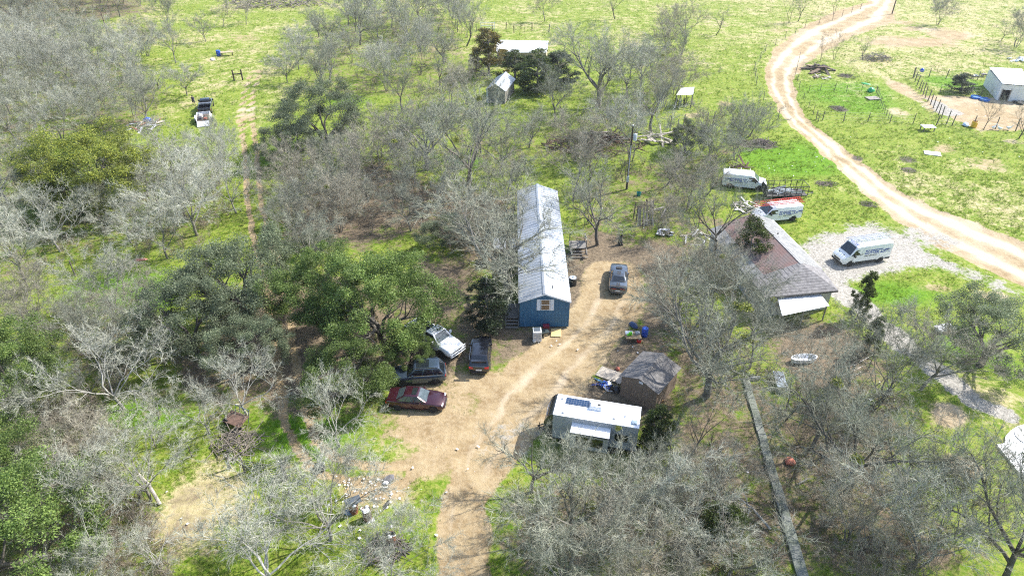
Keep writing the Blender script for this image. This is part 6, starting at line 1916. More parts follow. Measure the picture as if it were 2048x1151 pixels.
def tube_gate(label, pa, pb, H=1.25, n=6):
    a, b = at(*pa), at(*pb)
    d = b - a
    root = thing('tube_gate', label, 'gate', a, math.atan2(d.y, d.x))
    L = math.hypot(d.x, d.y)
    me = MB().tube([(.05, 0, 0), (L - .05, 0, 0)], .028, 6).mesh('rail', GATEM)
    for k in range(n): link('rail', me, root, (0, 0, .18 + (H - .18) * k / (n - 1)))
    for x in (.05, L / 2, L - .05): MB().tube([(x, .0, .16), (x, .0, H + .02)], .030, 6).build('upright', GATEM, root)
    return root
def post(label, px, py, h, r=.09, m=None, group=None):
    return tag(MB().tube([(0, 0, -.3), (0, 0, h * .6), (.01, 0, h)], [r, r * .95, r * .85], 8).build('fence_post', m or POSTM, None, 40, loc=at(px, py)), label, 'post', group)
tube_gate('dark tube gate near the burn barrels, across the twin wheel ruts', (493, 942), (569, 956))
tube_gate('dark tube gate across the far wheel track above the evergreen clump', (514, 490), (578, 481))
post('short pale-topped post left of the near tube gate, joined to its neighbour by a rail', 460, 935, 1.55, .08)
post('hinge post of the near tube gate, on its left end', 490, 943, 1.7, .09)
post('thick weathered latch post on the right end of the near tube gate', 572, 958, 1.5, .15)
br_ = at(460, 935)
b2_ = at(490, 943)
tag(MB().tube([br_ + Vector((0, 0, 1.25)), b2_ + Vector((0, 0, 1.25))], .045, 6).build('brace_rail', POSTM), 'pale brace rail between the two posts left of the near tube gate', 'rail')
post('lone leaning post in grass left of the evergreen clump, the upper of two', 150, 549, 1.9, .08)
post('lone leaning post near the left picture edge, the lower of two', 56, 654, 2.0, .09)
post('thin white-tipped post in the lush clearing above the near gate', 312, 894, 1.4, .05)
post('thin low post in the grass right of the white-tipped one', 384, 912, 1.2, .045)
hb_ = thing('timber_brace', 'dark timber H-shaped brace beside the far wheel track', 'brace', at(469, 163), head((469, 163), (486, 162)))
Lb_ = (at(486, 162) - at(469, 163)).length
for x in (0, Lb_): MB().tube([(x, 0, -.2), (x, 0, 2.0)], .14, 7).build('post', POLEM, hb_)
MB().tube([(0, 0, 1.2), (Lb_, 0, 1.2)], .12, 7).build('rail', POLEM, hb_)

def wire_fence(label, pts, step, h=1.4, wires=5, r=.06, mesh=False, m=None, corner=None):
    g = [at(*p) for p in pts]
    root = thing('wire_fence', label, 'fence', g[0])
    o = g[0]
    spots = []
    for a, b in zip(g, g[1:]):
        L = math.hypot(b.x - a.x, b.y - a.y)
        k = max(1, int(round(L / step)))
        for i in range(k): spots.append(a + (b - a) * (i / k))
    spots.append(g[-1])
    rr = random.Random(len(label))
    me = MB().tube([(0, 0, -.3), (0, 0, h)], [r, r * .85], 6).mesh('post', m or POSTM)
    P = []
    for s in spots:
        z = float(hgt(s.x, s.y))
        q = link('post', me, root, (s.x - o.x, s.y - o.y, z - o.z), (rr.uniform(-.06, .06), rr.uniform(-.06, .06), rr.uniform(0, 6)))
        sc = rr.uniform(.85, 1.2)
        q.scale = (1, 1, sc)
        P.append(Vector((s.x - o.x, s.y - o.y, z - o.z)))
    for k in range(wires):
        z = .25 + (h - .35) * k / max(1, wires - 1)
        w_ = MB()
        w_.tube([p + Vector((0, .02, z)) for p in P], .009, 3)
        w_.build('wire', WIREM, root)
    return root
wire_fence('tall post fence down the left side of the animal pen', [(1826, 156), (1838, 178), (1850, 196), (1866, 217), (1882, 238), (1892, 250)], 2.0, 2.0, 5, .09)
wire_fence('dark post fence along the far side of the animal pen', [(1828, 154), (1858, 153), (1892, 156), (1955, 158), (1985, 160)], 5.0, 1.9, 4, .09)
wire_fence('rickety post fence along the near side of the animal pen, behind the geese', [(1872, 252), (1903, 253), (1945, 256), (1990, 259), (2030, 264), (2075, 268)], 2.6, 1.9, 4, .09)
wire_fence('low inner fence below the green strip of the animal pen', [(1880, 185), (1902, 182), (1922, 186), (1941, 188), (1962, 190)], 2.6, 1.4, 3, .05)
wire_fence('thin garden fence beside the grass strip between road and pen', [(1752, 188), (1757, 202), (1765, 222), (1779, 246)], 1.5, 1.3, 4, .045)
wire_fence('thin wire fence across the near side of the garden plot', [(1632, 240), (1645, 240), (1687, 243), (1735, 245), (1779, 247), (1825, 250)], 5.0, 1.6, 4, .07)
wire_fence('thin wire fence across the far side of the garden plot', [(1617, 186), (1640, 182), (1668, 183), (1692, 186), (1722, 184), (1752, 187)], 4.0, 1.4, 3, .05)
wire_fence('roadside wire fence along the outer bend of the dirt road', [(1556, 238), (1540, 222), (1527, 200), (1512, 170), (1508, 142), (1530, 105), (1570, 78), (1610, 55), (1665, 40), (1720, 20)], 6.0, 1.5, 3, .06)
wire_fence('far pasture fence of dark posts beyond the long white roof', [(915, 66), (953, 64), (985, 62), (1012, 60), (1028, 66), (1042, 58), (1064, 62), (1098, 64), (1140, 62)], 6.0, 1.7, 3, .10, m=POLEM)
wire_fence('wire fence on the inner side of the dirt road bend', [(1598, 118), (1590, 150), (1598, 180), (1617, 215), (1636, 243)], 4.0, 1.4, 3, .05)
wire_fence('short fence of old posts in the yard behind the utility pole', [(1340, 262), (1354, 268), (1366, 254), (1412, 253), (1425, 250)], 5.0, 2.2, 2, .10)
wire_fence('wire fence across the bare red-brown yard right of the thicket', [(1664, 770), (1680, 766), (1697, 762), (1735, 740)], 2.2, 1.9, 3, .05)
wf = thing('white_gate', 'white-painted open frame gate in the far pasture beyond the rust-tinged cedar', 'gate', at(962, 62), -.05)
for x in (0, 3.2): MB().box(x - .06, x + .06, -.06, .06, 0, 1.9).build('post', WHITEPL, wf)
for z in (.5, 1.1, 1.8): MB().box(.06, 3.14, -.04, .04, z - .05, z + .05).build('rail', WHITEPL, wf)

# ------------------------------------------------------------------ heaps and loose things
WOODS_M = [mat('heap wood grey', (.26, .23, .20), .9, var=.3), mat('heap wood brown', (.14, .095, .06), .9, var=.3), mat('heap wood pale', (.48, .43, .35), .85, var=.2)]
def heap(name, label, cat, px, py, n, rad, lmin, lmax, mats, thick=.05, h=.5, seed=0, flat=False, yaw=None, piece='board', spread=1.2):
    p = at(px, py)
    root = thing(name, label, cat, p)
    rr = random.Random(seed)
    for k in range(n):
        L = rr.uniform(lmin, lmax)
        a = rr.uniform(0, 6.28) if yaw is None else yaw + rr.uniform(-.25, .25)
        q = rr.random() ** .6 * rad
        t = rr.uniform(0, 6.28)
        z = (1 - q / rad) * h * rr.uniform(.3, 1.0) + thick
        M = Matrix.Rotation(a, 4, 'Z') @ Matrix.Rotation(0 if flat else rr.uniform(-.3, .3), 4, 'Y')
        wd = thick * rr.uniform(1, 2.5)
        o = MB().box(-L / 2, L / 2, -wd, wd, -thick / 2, thick / 2).build(piece, mats[rr.randrange(len(mats))], root)
        o.matrix_local = Matrix.Translation((q * math.cos(t) * spread, q * math.sin(t), z)) @ M
    return root
def sticks(name, label, cat, px, py, n, rad, lmin, lmax, m, r=.035, h=.8, seed=0, el=1.3):
    root = thing(name, label, cat, at(px, py))
    rr = random.Random(seed)
    mb = MB()
    for k in range(n):
        L = rr.uniform(lmin, lmax)
        q, t = rr.random() ** .6 * rad, rr.uniform(0, 6.28)
        c = Vector((q * math.cos(t) * el, q * math.sin(t), (1 - q / rad) * h * rr.random() + r))
        d = Vector((rr.uniform(-1, 1), rr.uniform(-1, 1), rr.uniform(-.35, .5))).normalized() * L / 2
        mid = c + Vector((rr.uniform(-.1, .1), rr.uniform(-.1, .1), .05)) * L
        pts = [c - d, mid, c + d]
        for p_ in pts: p_.z = max(p_.z, r * .5)
        mb.tube(pts, [r, r * .8, r * .3], 4)
    tag(mb.build('branches', m, root), kind='stuff')
    return root
DEADW = mat('dead branch wood', (.24, .205, .165), .9, var=.4, vscale=2)
DEADP = mat('bleached branch wood', (.40, .36, .30), .85, var=.2)
DARKB = mat('dark brush wood', (.125, .105, .09), .9, var=.4)

cart = sticks('brush_heap', 'heap of grey cut brush beside a rusty cart in the lush clearing', 'brush pile', 474, 888, 150, 1.5, .8, 2.4, DEADW, .03, 1.1, 4)
rc_ = thing('rusty_cart', 'old rusty cart with blue-grey rack tipped against the brush heap', 'cart', at(476, 850), -.5)
MB().slab([(-1.0, -.6, .55), (1.0, -.6, .75), (1.0, .5, 1.0), (-1.0, .5, .8)], .05).build('plank_bed', mat('rust brown boards', (.17, .105, .075), .9, var=.3), rc_)
for x in (-.8, -.3, .2, .7): MB().tube([(x, .5, .1), (x + .1, .75, 1.35)], .03, 5).build('rack_bar', mat('blue grey steel', (.10, .14, .22), .5), rc_)
MB().tube([(-.8, .72, 1.3), (.85, .75, 1.35)], .03, 5).build('rack_top', MATS['blue grey steel'], rc_)
for x in (-.7, .7): MB().lathe([(.34, -.06), (.38, -.03), (.38, .03), (.34, .06)], 14, 'y', (x, -.45, .38)).build('wheel', RUBBER, rc_)
sticks('brush_heap', 'dark brush heap under bare trees below the burn barrels', 'brush pile', 772, 1103, 90, 1.1, .8, 2.0, DARKB, .04, .9, 5)
sticks('brush_heap', 'grey brush mound on the grass right of the spindly shrubs', 'brush pile', 1752, 118, 110, 2.4, 1.0, 3.0, DEADW, .05, 1.6, 6)
sticks('brush_heap', 'scorched brush patch on the grass below the timber pile', 'brush pile', 1692, 153, 50, 1.6, .4, 1.3, DARKB, .035, .2, 7)
sticks('brush_heap', 'scorched brush patch in the middle of the garden plot', 'brush pile', 1678, 218, 45, 1.3, .4, 1.2, DARKB, .035, .2, 8)
sticks('brush_heap', 'grey ash and brush heap on bright grass left of the dirt road', 'brush pile', 1526, 288, 110, 2.1, .5, 1.6, DARKB, .045, .5, 9)
sticks('brush_heap', 'grey burnt patch of sticks right of the cage trailer', 'brush pile', 1650, 368, 50, 1.2, .4, 1.0, DARKB, .03, .18, 10)
sticks('brush_heap', 'small grey stick heap at the dirt road edge by the gravel', 'brush pile', 1738, 409, 40, .9, .3, .9, DARKB, .025, .18, 11)
sticks('brush_heap', 'long grey brush row at the far edge of the left pasture', 'brush pile', 548, 8, 160, 7.0, 2.0, 6.0, DEADW, .12, 1.5, 12, 2.0)
sticks('brush_heap', 'brown brush windrow behind the great leafless oak', 'brush pile', 1190, 292, 150, 4.5, 1.5, 5.0, mat('brown brush wood', (.12, .075, .05), .9, var=.4), .09, 1.4, 13, 1.7)
heap('log_heap', 'jumble of dark fallen logs left of the utility pole', 'log pile', 1195, 278, 10, 2.5, 3.0, 6.5, [WOODS_M[1], WOODS_M[0]], .16, .8, 14, yaw=.12, piece='log')
heap('pole_heap', 'jackstraw of bleached poles right of the utility pole', 'pole pile', 1308, 282, 10, 2.0, 2.5, 6.0, [DEADP], .10, 1.2, 15, piece='pole')
heap('timber_pile', 'dark railway sleepers and pallets dumped inside the road bend', 'timber pile', 1636, 142, 9, 2.4, 2.0, 5.5, [WOODS_M[1], WOODS_M[0], POLEM], .16, .7, 16, piece='timber')
heap('board_heap', 'litter of broken boards at the lower end of the timber pile', 'board pile', 1645, 158, 12, 1.6, .8, 2.2, [WOODS_M[2], WOODS_M[1]], .06, .3, 17)
tr_ = heap('trash_heap', 'heap of scrap boards and rubbish with a blue drum at the wood edge', 'trash heap', 288, 252, 26, 2.6, .8, 2.6, [WOODS_M[0], WOODS_M[2], mat('rust red sheet', (.28, .10, .06), .8), mat('pale rubbish', (.6, .6, .62), .6)], .08, .9, 18, piece='scrap_board')
heap('scrap_heap', 'pale heap of crumpled gutter scrap in front of the van with red ladders', 'scrap pile', 1492, 416, 24, 1.7, .5, 2.0, [mat('pale pink scrap', (.55, .47, .43), .6), mat('white scrap', (.72, .72, .70), .5), WOODS_M[2]], .05, .6, 19, piece='scrap_strip')
heap('white_boards', 'white boards dropped on the grass right of the timber frame', 'board pile', 1312, 425, 3, 1.0, 1.6, 2.6, [DEADP], .06, .1, 20, flat=True)
heap('scrap_heap', 'scatter of white tubs and scrap beside the block barn', 'scrap pile', 1966, 152, 10, 1.6, .5, 1.2, [WHITEPL, TRIM, WOODS_M[2]], .14, .5, 21, piece='scrap_piece')
heap('scrap_heap', 'bluish white rubbish heap in the pasture behind the block barn', 'scrap pile', 2038, 120, 14, 2.0, .6, 1.6, [WHITEPL, mat('pale blue sheet', (.45, .55, .70), .5)], .10, .5, 22, piece='scrap_piece')
heap('iron_scrap', 'brown iron scrap heap behind the first gutter van', 'scrap pile', 1480, 338, 10, .8, 1.2, 2.6, [mat('dark rusty iron', (.09, .05, .04), .7, .3, var=.3)], .05, 1.5, 23, piece='iron_bar')
heap('white_scrap', 'white scraps piled against the trees left of the rusty roof', 'scrap pile', 1398, 480, 14, 1.6, .6, 2.0, [WHITEPL, DEADP], .04, 1.2, 24, piece='scrap_strip')
heap('bucket_heap', 'dark jumble of buckets and broken chairs under the oak left of the house', 'scrap pile', 1330, 468, 10, .8, .4, 1.0, [TRIM, WHITEPL, mat('grey blue plastic', (.25, .30, .38), .5)], .10, .7, 25, piece='scrap_piece')

# fallen trunks and dead limbs
def fallen(label, pa, pb, za, zb, r, m=None, twigs_=6, seed=1):
    a, b = at(*pa, za), at(*pb, zb)
    root = thing('fallen_trunk', label, 'fallen tree', at(*pa))
    o = root.location
    mid = (a + b) / 2 + Vector((.1, .1, .15))
    MB().tube([a - o, mid - o, b - o], [r, r * .8, r * .45], 8).build('trunk', m or BARK['pale'], root, 40)
    rr = random.Random(seed)
    for k in range(twigs_):
        p = a + (b - a) * rr.uniform(.35, 1)
        d = ((b - a).normalized() + Vector((rr.uniform(-1, 1), rr.uniform(-1, 1), rr.uniform(-.2, .9)))).normalized() * rr.uniform(.7, 1.8)
        MB().tube([p - o, p - o + d * .5 + Vector((0, 0, .08)), p - o + d], [r * .4, r * .28, r * .1], 5).build('limb', m or BARK['pale'], root)
fallen('bright white dead trunk leaning in brush above the dry clearing', (320, 1008), (286, 975), .1, 2.0, .13, DEADP, 3, 1)
fallen('bleached dead tree lying in the shaded thicket with pale limbs', (1392, 1068), (1310, 1010), .2, 1.6, .10, BARK['pale'], 8, 2)
fallen('slim bleached snag rising beside the bright green cedar sapling', (1425, 1010), (1460, 945), .2, 2.6, .06, BARK['pale'], 2, 3)
fallen('silvery fallen trunk lying left of the grey walkway', (1540, 1060), (1462, 995), .15, .6, .09, BARK['pale'], 5, 4)
fallen('slim broken snag in the shade at the foot of the grey walkway', (1476, 1090), (1492, 1040), .1, 1.4, .05, BARK['pale'], 1, 5)
fallen('pale arched dead limb in the thicket beside the grey walkway', (1448, 930), (1490, 925), .3, 1.2, .05, BARK['pale'], 1, 6)
fallen('pale fallen branch on the ground right of the grey walkway', (1596, 968), (1626, 958), .1, .15, .06, BARK['pale'], 2, 7)
fallen('bent dark trunk fallen across grass near the walking person', (432, 187), (420, 190), .1, .1, .06, BARK['dark'], 1, 8)

# charred stump in the yard
p = at(1240, 490)
m = MB().tube([(0, 0, -.2), (.02, 0, .5), (-.04, .02, .95)], [.30, .24, .20], 9)
m.tube([(-.05, .02, .85), (-.18, .05, 1.35)], [.12, .07], 6).tube([(.02, .0, .85), (.14, -.02, 1.38)], [.13, .06], 6).tube([(.1, -.1, .2), (.32, -.15, .0)], [.10, .06], 5)
tag(m.build('charred_stump', mat('charred black wood', (.012, .011, .011), .9, var=.3), None, 40, loc=p), 'charred black forked stump standing in the yard behind the muscle car', 'stump')

# timber frame with leaning boards
fr_ = thing('timber_rack', 'rough timber lean-to frame stacked with pale boards behind the muscle car yard', 'timber rack', at(1286, 446), .1)
for x in (-1.0, 1.0):
    for y in (-.4, .9): MB().tube([(x, y, -.1), (x * .95, y * .8, 2.3)], .07, 6).build('post', POSTM, fr_)
MB().tube([(-1.1, .75, 2.3), (1.1, .75, 2.3)], .07, 6).build('beam', POLEM, fr_)
MB().tube([(-1.1, -.3, 2.3), (1.1, -.3, 2.3)], .07, 6).build('beam', POLEM, fr_)
rr = random.Random(31)
for k in range(11):
    x = -.95 + k * .19
    MB().box(-.08, .08, -.02, .02, 0, rr.uniform(2.2, 3.2)).build('board', (DEADP, WOODS_M[0], WOODS_M[2], WOODS_M[1])[k % 4], fr_, loc=(x, -1.0 + rr.uniform(-.2, .2), 0), rot=(-rr.uniform(.30, .45), rr.uniform(-.12, .12), 0))
tl = at(1277, 393)
bk = MB().lathe([(.10, 0), (.26, .05), (.30, .5), (.27, .5), (.24, .1), (.001, .08)], 14)
tag(bk.build('plant_tub', mat('teal plastic', (.01, .22, .20), .4), None, 40, loc=tl), 'teal plastic tub on the ground behind the timber frame', 'tub')

# burn barrels with rubbish
def barrel(label, px, py, h=1.0, lean=0.0, black=True, lid=None):
    root = thing('burn_barrel', label, 'barrel', at(px, py))
    root.rotation_euler = (lean * .3, lean, 0)
    r = .30
    MB().lathe([(r, 0), (r + .012, .02), (r, .05), (r, h * .32), (r + .015, h * .34), (r, h * .36), (r, h * .64), (r + .015, h * .66), (r, h * .68), (r, h - .02), (r + .012, h), (r - .03, h), (r - .03, h * .75), (.001, h * .75)], 18).build('drum', RUST, root, 30)
    rr = random.Random(px)
    bm_ = mat('black bin bag', (.012, .013, .016), .3)
    for k in range(7):
        a = rr.uniform(0, 6.28)
        m_ = MB().loft([[(math.cos(t) * q, math.sin(t) * q * rr.uniform(.8, 1.2), z) for t in [2 * PI * i / 7 for i in range(7)]] for q, z in ((.03, -.08), (.15, -.02), (.13, .08), (.02, .12))])
        m_.build('bag', bm_ if k % 3 else WHITEPL, root, 60, loc=(math.cos(a) * .2, math.sin(a) * .2, h * .95 + rr.uniform(0, .12)), rot=(rr.uniform(-.5, .5), rr.uniform(-.5, .5), a))
    return root
barrel('rusty orange burn barrel topped with grey rubbish, leftmost of the three', 708, 1024, 1.0, .1)
barrel('dark red-brown burn barrel with white tray on top, middle of the three', 736, 1038, 1.05)
barrel('rusty burn barrel half hidden by a pale leafless tree, below the other two', 784, 1088, 1.0)
for lb, px, py, sx, sy, mm, nm, cat in [
    ('dark sheet of roofing laid over the leftmost burn barrel', 706, 1003, .55, .32, mat('dark slate sheet', (.08, .10, .12), .5), 'metal_sheet', 'sheet'),
    ('white tray lying on the middle burn barrel', 733, 1023, .22, .18, WHITEPL, 'tray', 'tray'),
    ('white jug lid at the foot of the middle burn barrel', 742, 1041, .26, .16, WHITEPL, 'tray', 'tray')]:
    z = 1.12 if 'foot' not in lb else .03
    x, y = G(px, py, z)
    ob_ = MB().box(-sx, sx, -sy, sy, 0, .03).box(-sx * .8, sx * .8, -sy * .8, sy * .8, .03, .06).build(nm, mm, None, bevel=.012, loc=(x, y, z + float(hgt(x, y)) + (.06 if z > 1 else 0)), rot=(.1, .05, .5))
    tag(ob_, lb, cat)
def lumpy(name, label, cat, px, py, sx, sy, sz, m, seed=0, z=0.0):
    rr = random.Random(seed)
    mb = MB()
    rings = []
    for q, zz in ((.75, -.05), (1.0, .25), (.9, .6), (.55, .9), (.05, 1.0)):
        rings.append([(math.cos(t) * q * sx * rr.uniform(.75, 1.15), math.sin(t) * q * sy * rr.uniform(.75, 1.15), zz * sz) for t in [2 * PI * i / 10 for i in range(10)]])
    mb.loft(rings)
    return tag(mb.build(name, m, None, 50, loc=at(px, py, z), rot=(0, 0, rr.uniform(0, 6))), label, cat)
BAG = mat('black bin bag', (.012, .013, .016), .3)
lumpy('bin_bag', 'black bag with white rags slumped on grass right of the near tube gate', 'bin bag', 640, 937, .38, .55, .5, BAG, 3)
lumpy('rag', 'white rag poking from the black bag near the tube gate', 'rag', 647, 929, .24, .10, .18, WHITEPL, 4)
lumpy('rubber_mat', 'curled black rubber boot-shaped scrap right of the burn barrels', 'scrap', 774, 1010, .16, .42, .22, RUBBER, 5)
lumpy('tarp_heap', 'crumpled blue-grey tarp at the foot of the leftmost burn barrel', 'tarp', 697, 1026, .38, .26, .25, mat('blue grey tarp', (.10, .17, .26), .5), 6)
lumpy('ash_heap', 'grey ash heap with black plastic in the sandy patch above the barrels', 'ash heap', 778, 960, .5, .4, .14, mat('grey ash', (.10, .095, .10), .9, var=.4), 7)
lumpy('white_bag', 'crumpled white bag on the ash heap in the sandy patch', 'bag', 772, 967, .26, .2, .16, WHITEPL, 8)
lumpy('orange_sack', 'pinkish orange tarp scrap lying in shaded grass in the left woods', 'tarp', 281, 520, .8, .3, .2, mat('orange pink tarp', (.62, .21, .13), .6), 9)
lumpy('terracotta_pot', 'broken terracotta pot on leaf litter right of the grey walkway', 'pot', 1580, 923, .42, .42, .4, mat('terracotta clay', (.50, .16, .10), .8, var=.2), 10)
lumpy('white_sheet', 'crumpled white sheet on the pasture left of the blue barrel', 'sheet', 426, 121, .9, .5, .3, WHITEPL, 11)
lumpy('tan_boulder', 'tan dirt mound behind the brown storage shed', 'dirt mound', 1312, 790, .7, 1.1, .5, mat('tan soil', (.42, .24, .10), .95, var=.3), 12)
def litter():
    rr = np.random.RandomState(21)
    V, Q = [], []
    spots = [((735, 985), 3.0, 1.8, 60), ((775, 1030), 3.5, 3.0, 26), ((930, 900), 4, 4, 6), ((395, 1030), 3, 3, 6), ((1600, 330), 6, 6, 14), ((1640, 290), 5, 5, 8), ((1250, 690), 3, 2, 6), ((1110, 690), 2, 1.5, 5), ((1760, 800), 3, 4, 12), ((1700, 900), 6, 5, 8), ((1930, 300), 12, 8, 12), ((1240, 420), 6, 5, 16), ((1900, 215), 10, 6, 10), ((850, 700), 2, 2, 4)]
    for (px, py), sx, sy, n in spots:
        c = at(px, py)
        for _ in range(n):
            x, y = c.x + rr.normal(0, sx * .5), c.y + rr.normal(0, sy * .5)
            s, a, z = rr.uniform(.03, .11), rr.rand() * 6.28, float(hgt(x, y)) + .07
            e = np.array([math.cos(a), math.sin(a), rr.uniform(-.3, .3)]) * s
            f = np.array([-math.sin(a), math.cos(a), rr.uniform(-.3, .3)]) * s * rr.uniform(.5, 1)
            o = np.array([x, y, z + .02])
            k = len(V)
            V += [o - e - f, o + e - f, o + e + f * .8, o - e * .7 + f]
            Q.append((k, k + 1, k + 2, k + 3))
    tag(link('litter', npmesh('litter', np.array(V), quads=np.array(Q), m=mat('white litter paper', (.72, .71, .70), .6, var=.15, vscale=.5))), kind='stuff')
litter()

# front of the mobile home: appliance, cooler, board, barrow
p = at(1074, 676)
ap = thing('old_air_conditioner', 'old white appliance standing in front of the blue mobile home', 'appliance', p, .05)
MB().box(-.40, .40, -.42, .42, .05, 1.15).build('cabinet', mat('dirty white enamel', (.60, .61, .60), .5, var=.2, vscale=4), ap, bevel=.03)
for z in (.35, .55, .75, .95): MB().box(-.34, .34, -.435, -.421, z - .06, z + .04).build('louvre', mat('grey louvre', (.30, .31, .32), .5), ap)
MB().box(-.30, .30, -.2, .35, 1.151, 1.19).build('top_tray', mat('dark slate sheet', (.1, .1, .1)), ap)
p = at(1092, 655)
ck = thing('picnic_cooler', 'dark red cooler against the blue wall behind the white appliance', 'cooler', p, 0)
MB().box(-.30, .30, -.20, .20, 0, .42).build('box', mat('dark red plastic', (.20, .015, .035), .4), ck, bevel=.03)
MB().box(-.31, .31, -.21, .21, .43, .50).build('lid', mat('maroon lid plastic', (.26, .03, .06), .4), ck, bevel=.03)
p = at(1112, 663)
tag(MB().box(-.50, .50, -.60, .60, .03, .08).build('tan_board', mat('tan hardboard', (.60, .44, .20), .6, var=.08), None, bevel=.03, loc=p, rot=(.03, 0, -.06)), 'tan board lying flat beside the white appliance at the blue wall', 'board')
p = at(1087, 668)
wb = thing('wheelbarrow', 'dark wheelbarrow parked between the white appliance and the tan board', 'wheelbarrow', p, .2)
MB().loft([[(-.32, -.24, .30), (.32, -.20, .30), (.32, .20, .30), (-.32, .24, .30)], [(-.45, -.33, .58), (.50, -.30, .55), (.50, .30, .55), (-.45, .33, .58)]]).build('tray', mat('dark green barrow steel', (.035, .05, .05), .5), wb)
for s in (-1, 1): MB().tube([(.55, s * .08, .22), (-.9, s * .26, .52)], .022, 5).build('handle', POSTM, wb)
MB().lathe([(.12, -.05), (.19, -.04), (.19, .04), (.12, .05)], 12, 'y', (.55, 0, .2)).build('wheel', RUBBER, wb)
p = at(1069, 681)
tag(MB().lathe([(.001, 0), (.16, .03), (.20, .18), (.14, .32), (.001, .36)], 12).build('gas_bottle', mat('pale grey bottle', (.55, .57, .58), .4), None, 50, loc=p), 'small pale grey bottle at the foot of the white appliance', 'gas bottle')
p = at(1145, 568)
hp = thing('condenser_unit', 'round black heat pump unit beside the driveway wall of the mobile home', 'heat pump', p)
MB().lathe([(.40, 0), (.42, .05), (.42, .85), (.36, .90), (.001, .90)], 20).build('casing', TRIM, hp, 35)
MB().lathe([(.36, .905), (.36, .93), (.28, .94), (.28, .91)], 20).build('fan_ring', mat('pale grey bottle', (.5, .5, .5)), hp, 35)
MB().lathe([(.12, .905), (.12, .95), (.001, .96)], 12).build('fan_hub', CHROME, hp, 35)

# junk table beside the driveway
p = at(1268, 676)
jt = thing('junk_table', 'low wooden table of junk at the driveway edge, under the oak twigs', 'table', p, 0)
MB().box(-.85, .60, -.55, .55, .48, .53).build('table_top', mat('worn tan plywood', (.38, .27, .15), .8, var=.25, vscale=3), jt)
for x in (-.78, .53):
    for y in (-.48, .48): MB().box(x - .04, x + .04, y - .04, y + .04, -.05, .479).build('leg', POSTM, jt)
def on(t, name, label, cat, mb, m, loc, rot=0.0, bevel=.0, sm=40):
    return tag(mb.build(name, m, None, sm, bevel, loc=Vector(t.location) + Vector(loc), rot=(0, 0, rot)), label, cat)
on(jt, 'white_stove_top', 'square white hob plate lying on the junk table', 'hob', MB().box(-.34, .34, -.24, .24, 0, .09).box(-.26, -.06, -.18, .0, .09, .11).box(.06, .26, -.18, .0, .09, .11), WHITEPL, (-.48, .26, .531))
on(jt, 'green_toy', 'bright green plastic toy on the junk table', 'toy', MB().box(-.22, .22, -.12, .12, 0, .16).box(-.08, .20, -.10, .10, .16, .30).box(-.30, -.22, -.05, .05, .04, .12), mat('bright green plastic', (.14, .60, .02), .4), (-.46, -.10, .62), .4, .02)
on(jt, 'grey_box', 'grey cardboard box on the right end of the junk table', 'box', MB().box(-.22, .22, -.18, .18, 0, .22), mat('grey carton', (.30, .31, .32), .8), (.30, .15, .531), .2, .01)
p = at(1289, 669)
dr_ = thing('blue_drum', 'tall blue plastic drum right of the junk table', 'drum', p)
MB().lathe([(.27, 0), (.30, .04), (.30, .30), (.32, .32), (.30, .34), (.30, .62), (.32, .64), (.30, .66), (.30, .90), (.26, .95), (.001, .96)], 18).build('body', BLUEP, dr_, 35)
MB().lathe([(.05, .955), (.05, .99), (.001, .995)], 10, c=(.14, 0, 0)).build('bung', TRIM, dr_)
p = at(1278, 681)
rc_ = thing('red_fuel_can', 'red fuel can with grey lid in front of the blue drum', 'fuel can', p)
MB().lathe([(.20, 0), (.22, .03), (.22, .24), (.18, .30), (.001, .31)], 14).build('body', mat('red plastic can', (.55, .012, .012), .35), rc_, 40)
MB().lathe([(.10, .305), (.10, .40), (.06, .44), (.001, .45)], 10).build('cap', mat('pale grey bottle', (.5, .5, .5)), rc_)
lumpy('tarp_heap', 'dark blue tarp bundled behind the junk table', 'tarp', 1268, 650, .6, .35, .35, mat('dark blue tarp', (.02, .05, .13), .5), 13)

# bicycles and plywood by the brown shed
def bicycle(label, px, py, rz, lay, m):
    root = thing('bicycle', label, 'bicycle', at(px, py, .06), rz, None)
    root.rotation_euler = (lay, 0, rz)
    for x in (-.52, .52):
        w_ = MB()
        k = 18
        w_.tube([(x + .32 * math.cos(2 * PI * i / k), 0, .34 + .32 * math.sin(2 * PI * i / k)) for i in range(k + 1)], .025, 5, False)
        wo = w_.build('wheel', RUBBER, root)
        sp = MB()
        for i in range(6): sp.tube([(x, 0, .34), (x + .31 * math.cos(i * PI / 3), 0, .34 + .31 * math.sin(i * PI / 3))], .005, 3)
        sp.build('spokes', CHROME, wo)
    f = MB()
    for a, b in (((-.52, 0, .34), (-.05, 0, .30)), ((-.05, 0, .30), (-.20, 0, .78)), ((-.52, 0, .34), (-.17, 0, .70)), ((-.05, 0, .30), (.36, 0, .74)), ((-.18, 0, .72), (.34, 0, .80)), ((.33, 0, .86), (.52, 0, .34))): f.tube([a, b], .024, 6)
    f.build('frame', m, root)
    MB().tube([(.30, -.27, .98), (.34, -.08, .95), (.34, .08, .95), (.30, .27, .98)], .018, 5).build('handlebar', CHROME, root)
    MB().box(-.33, -.10, -.07, .07, .80, .85).build('saddle', TRIM, root, bevel=.02)
bicycle('blue bicycle lying at the driveway end of the bicycle pile', 1190, 762, .4, 1.15, BLUEP)
bicycle('light blue bicycle lying in the middle of the bicycle pile', 1203, 756, -.5, 1.1, mat('sky blue enamel', (.05, .28, .52), .3))
bicycle('dark bicycle fallen across the middle of the bicycle pile', 1213, 766, .9, 1.0, TRIM)
bicycle('white bicycle lying nearest the brown storage shed', 1221, 772, -.9, 1.2, WHITEPL)
p = at(1222, 747)
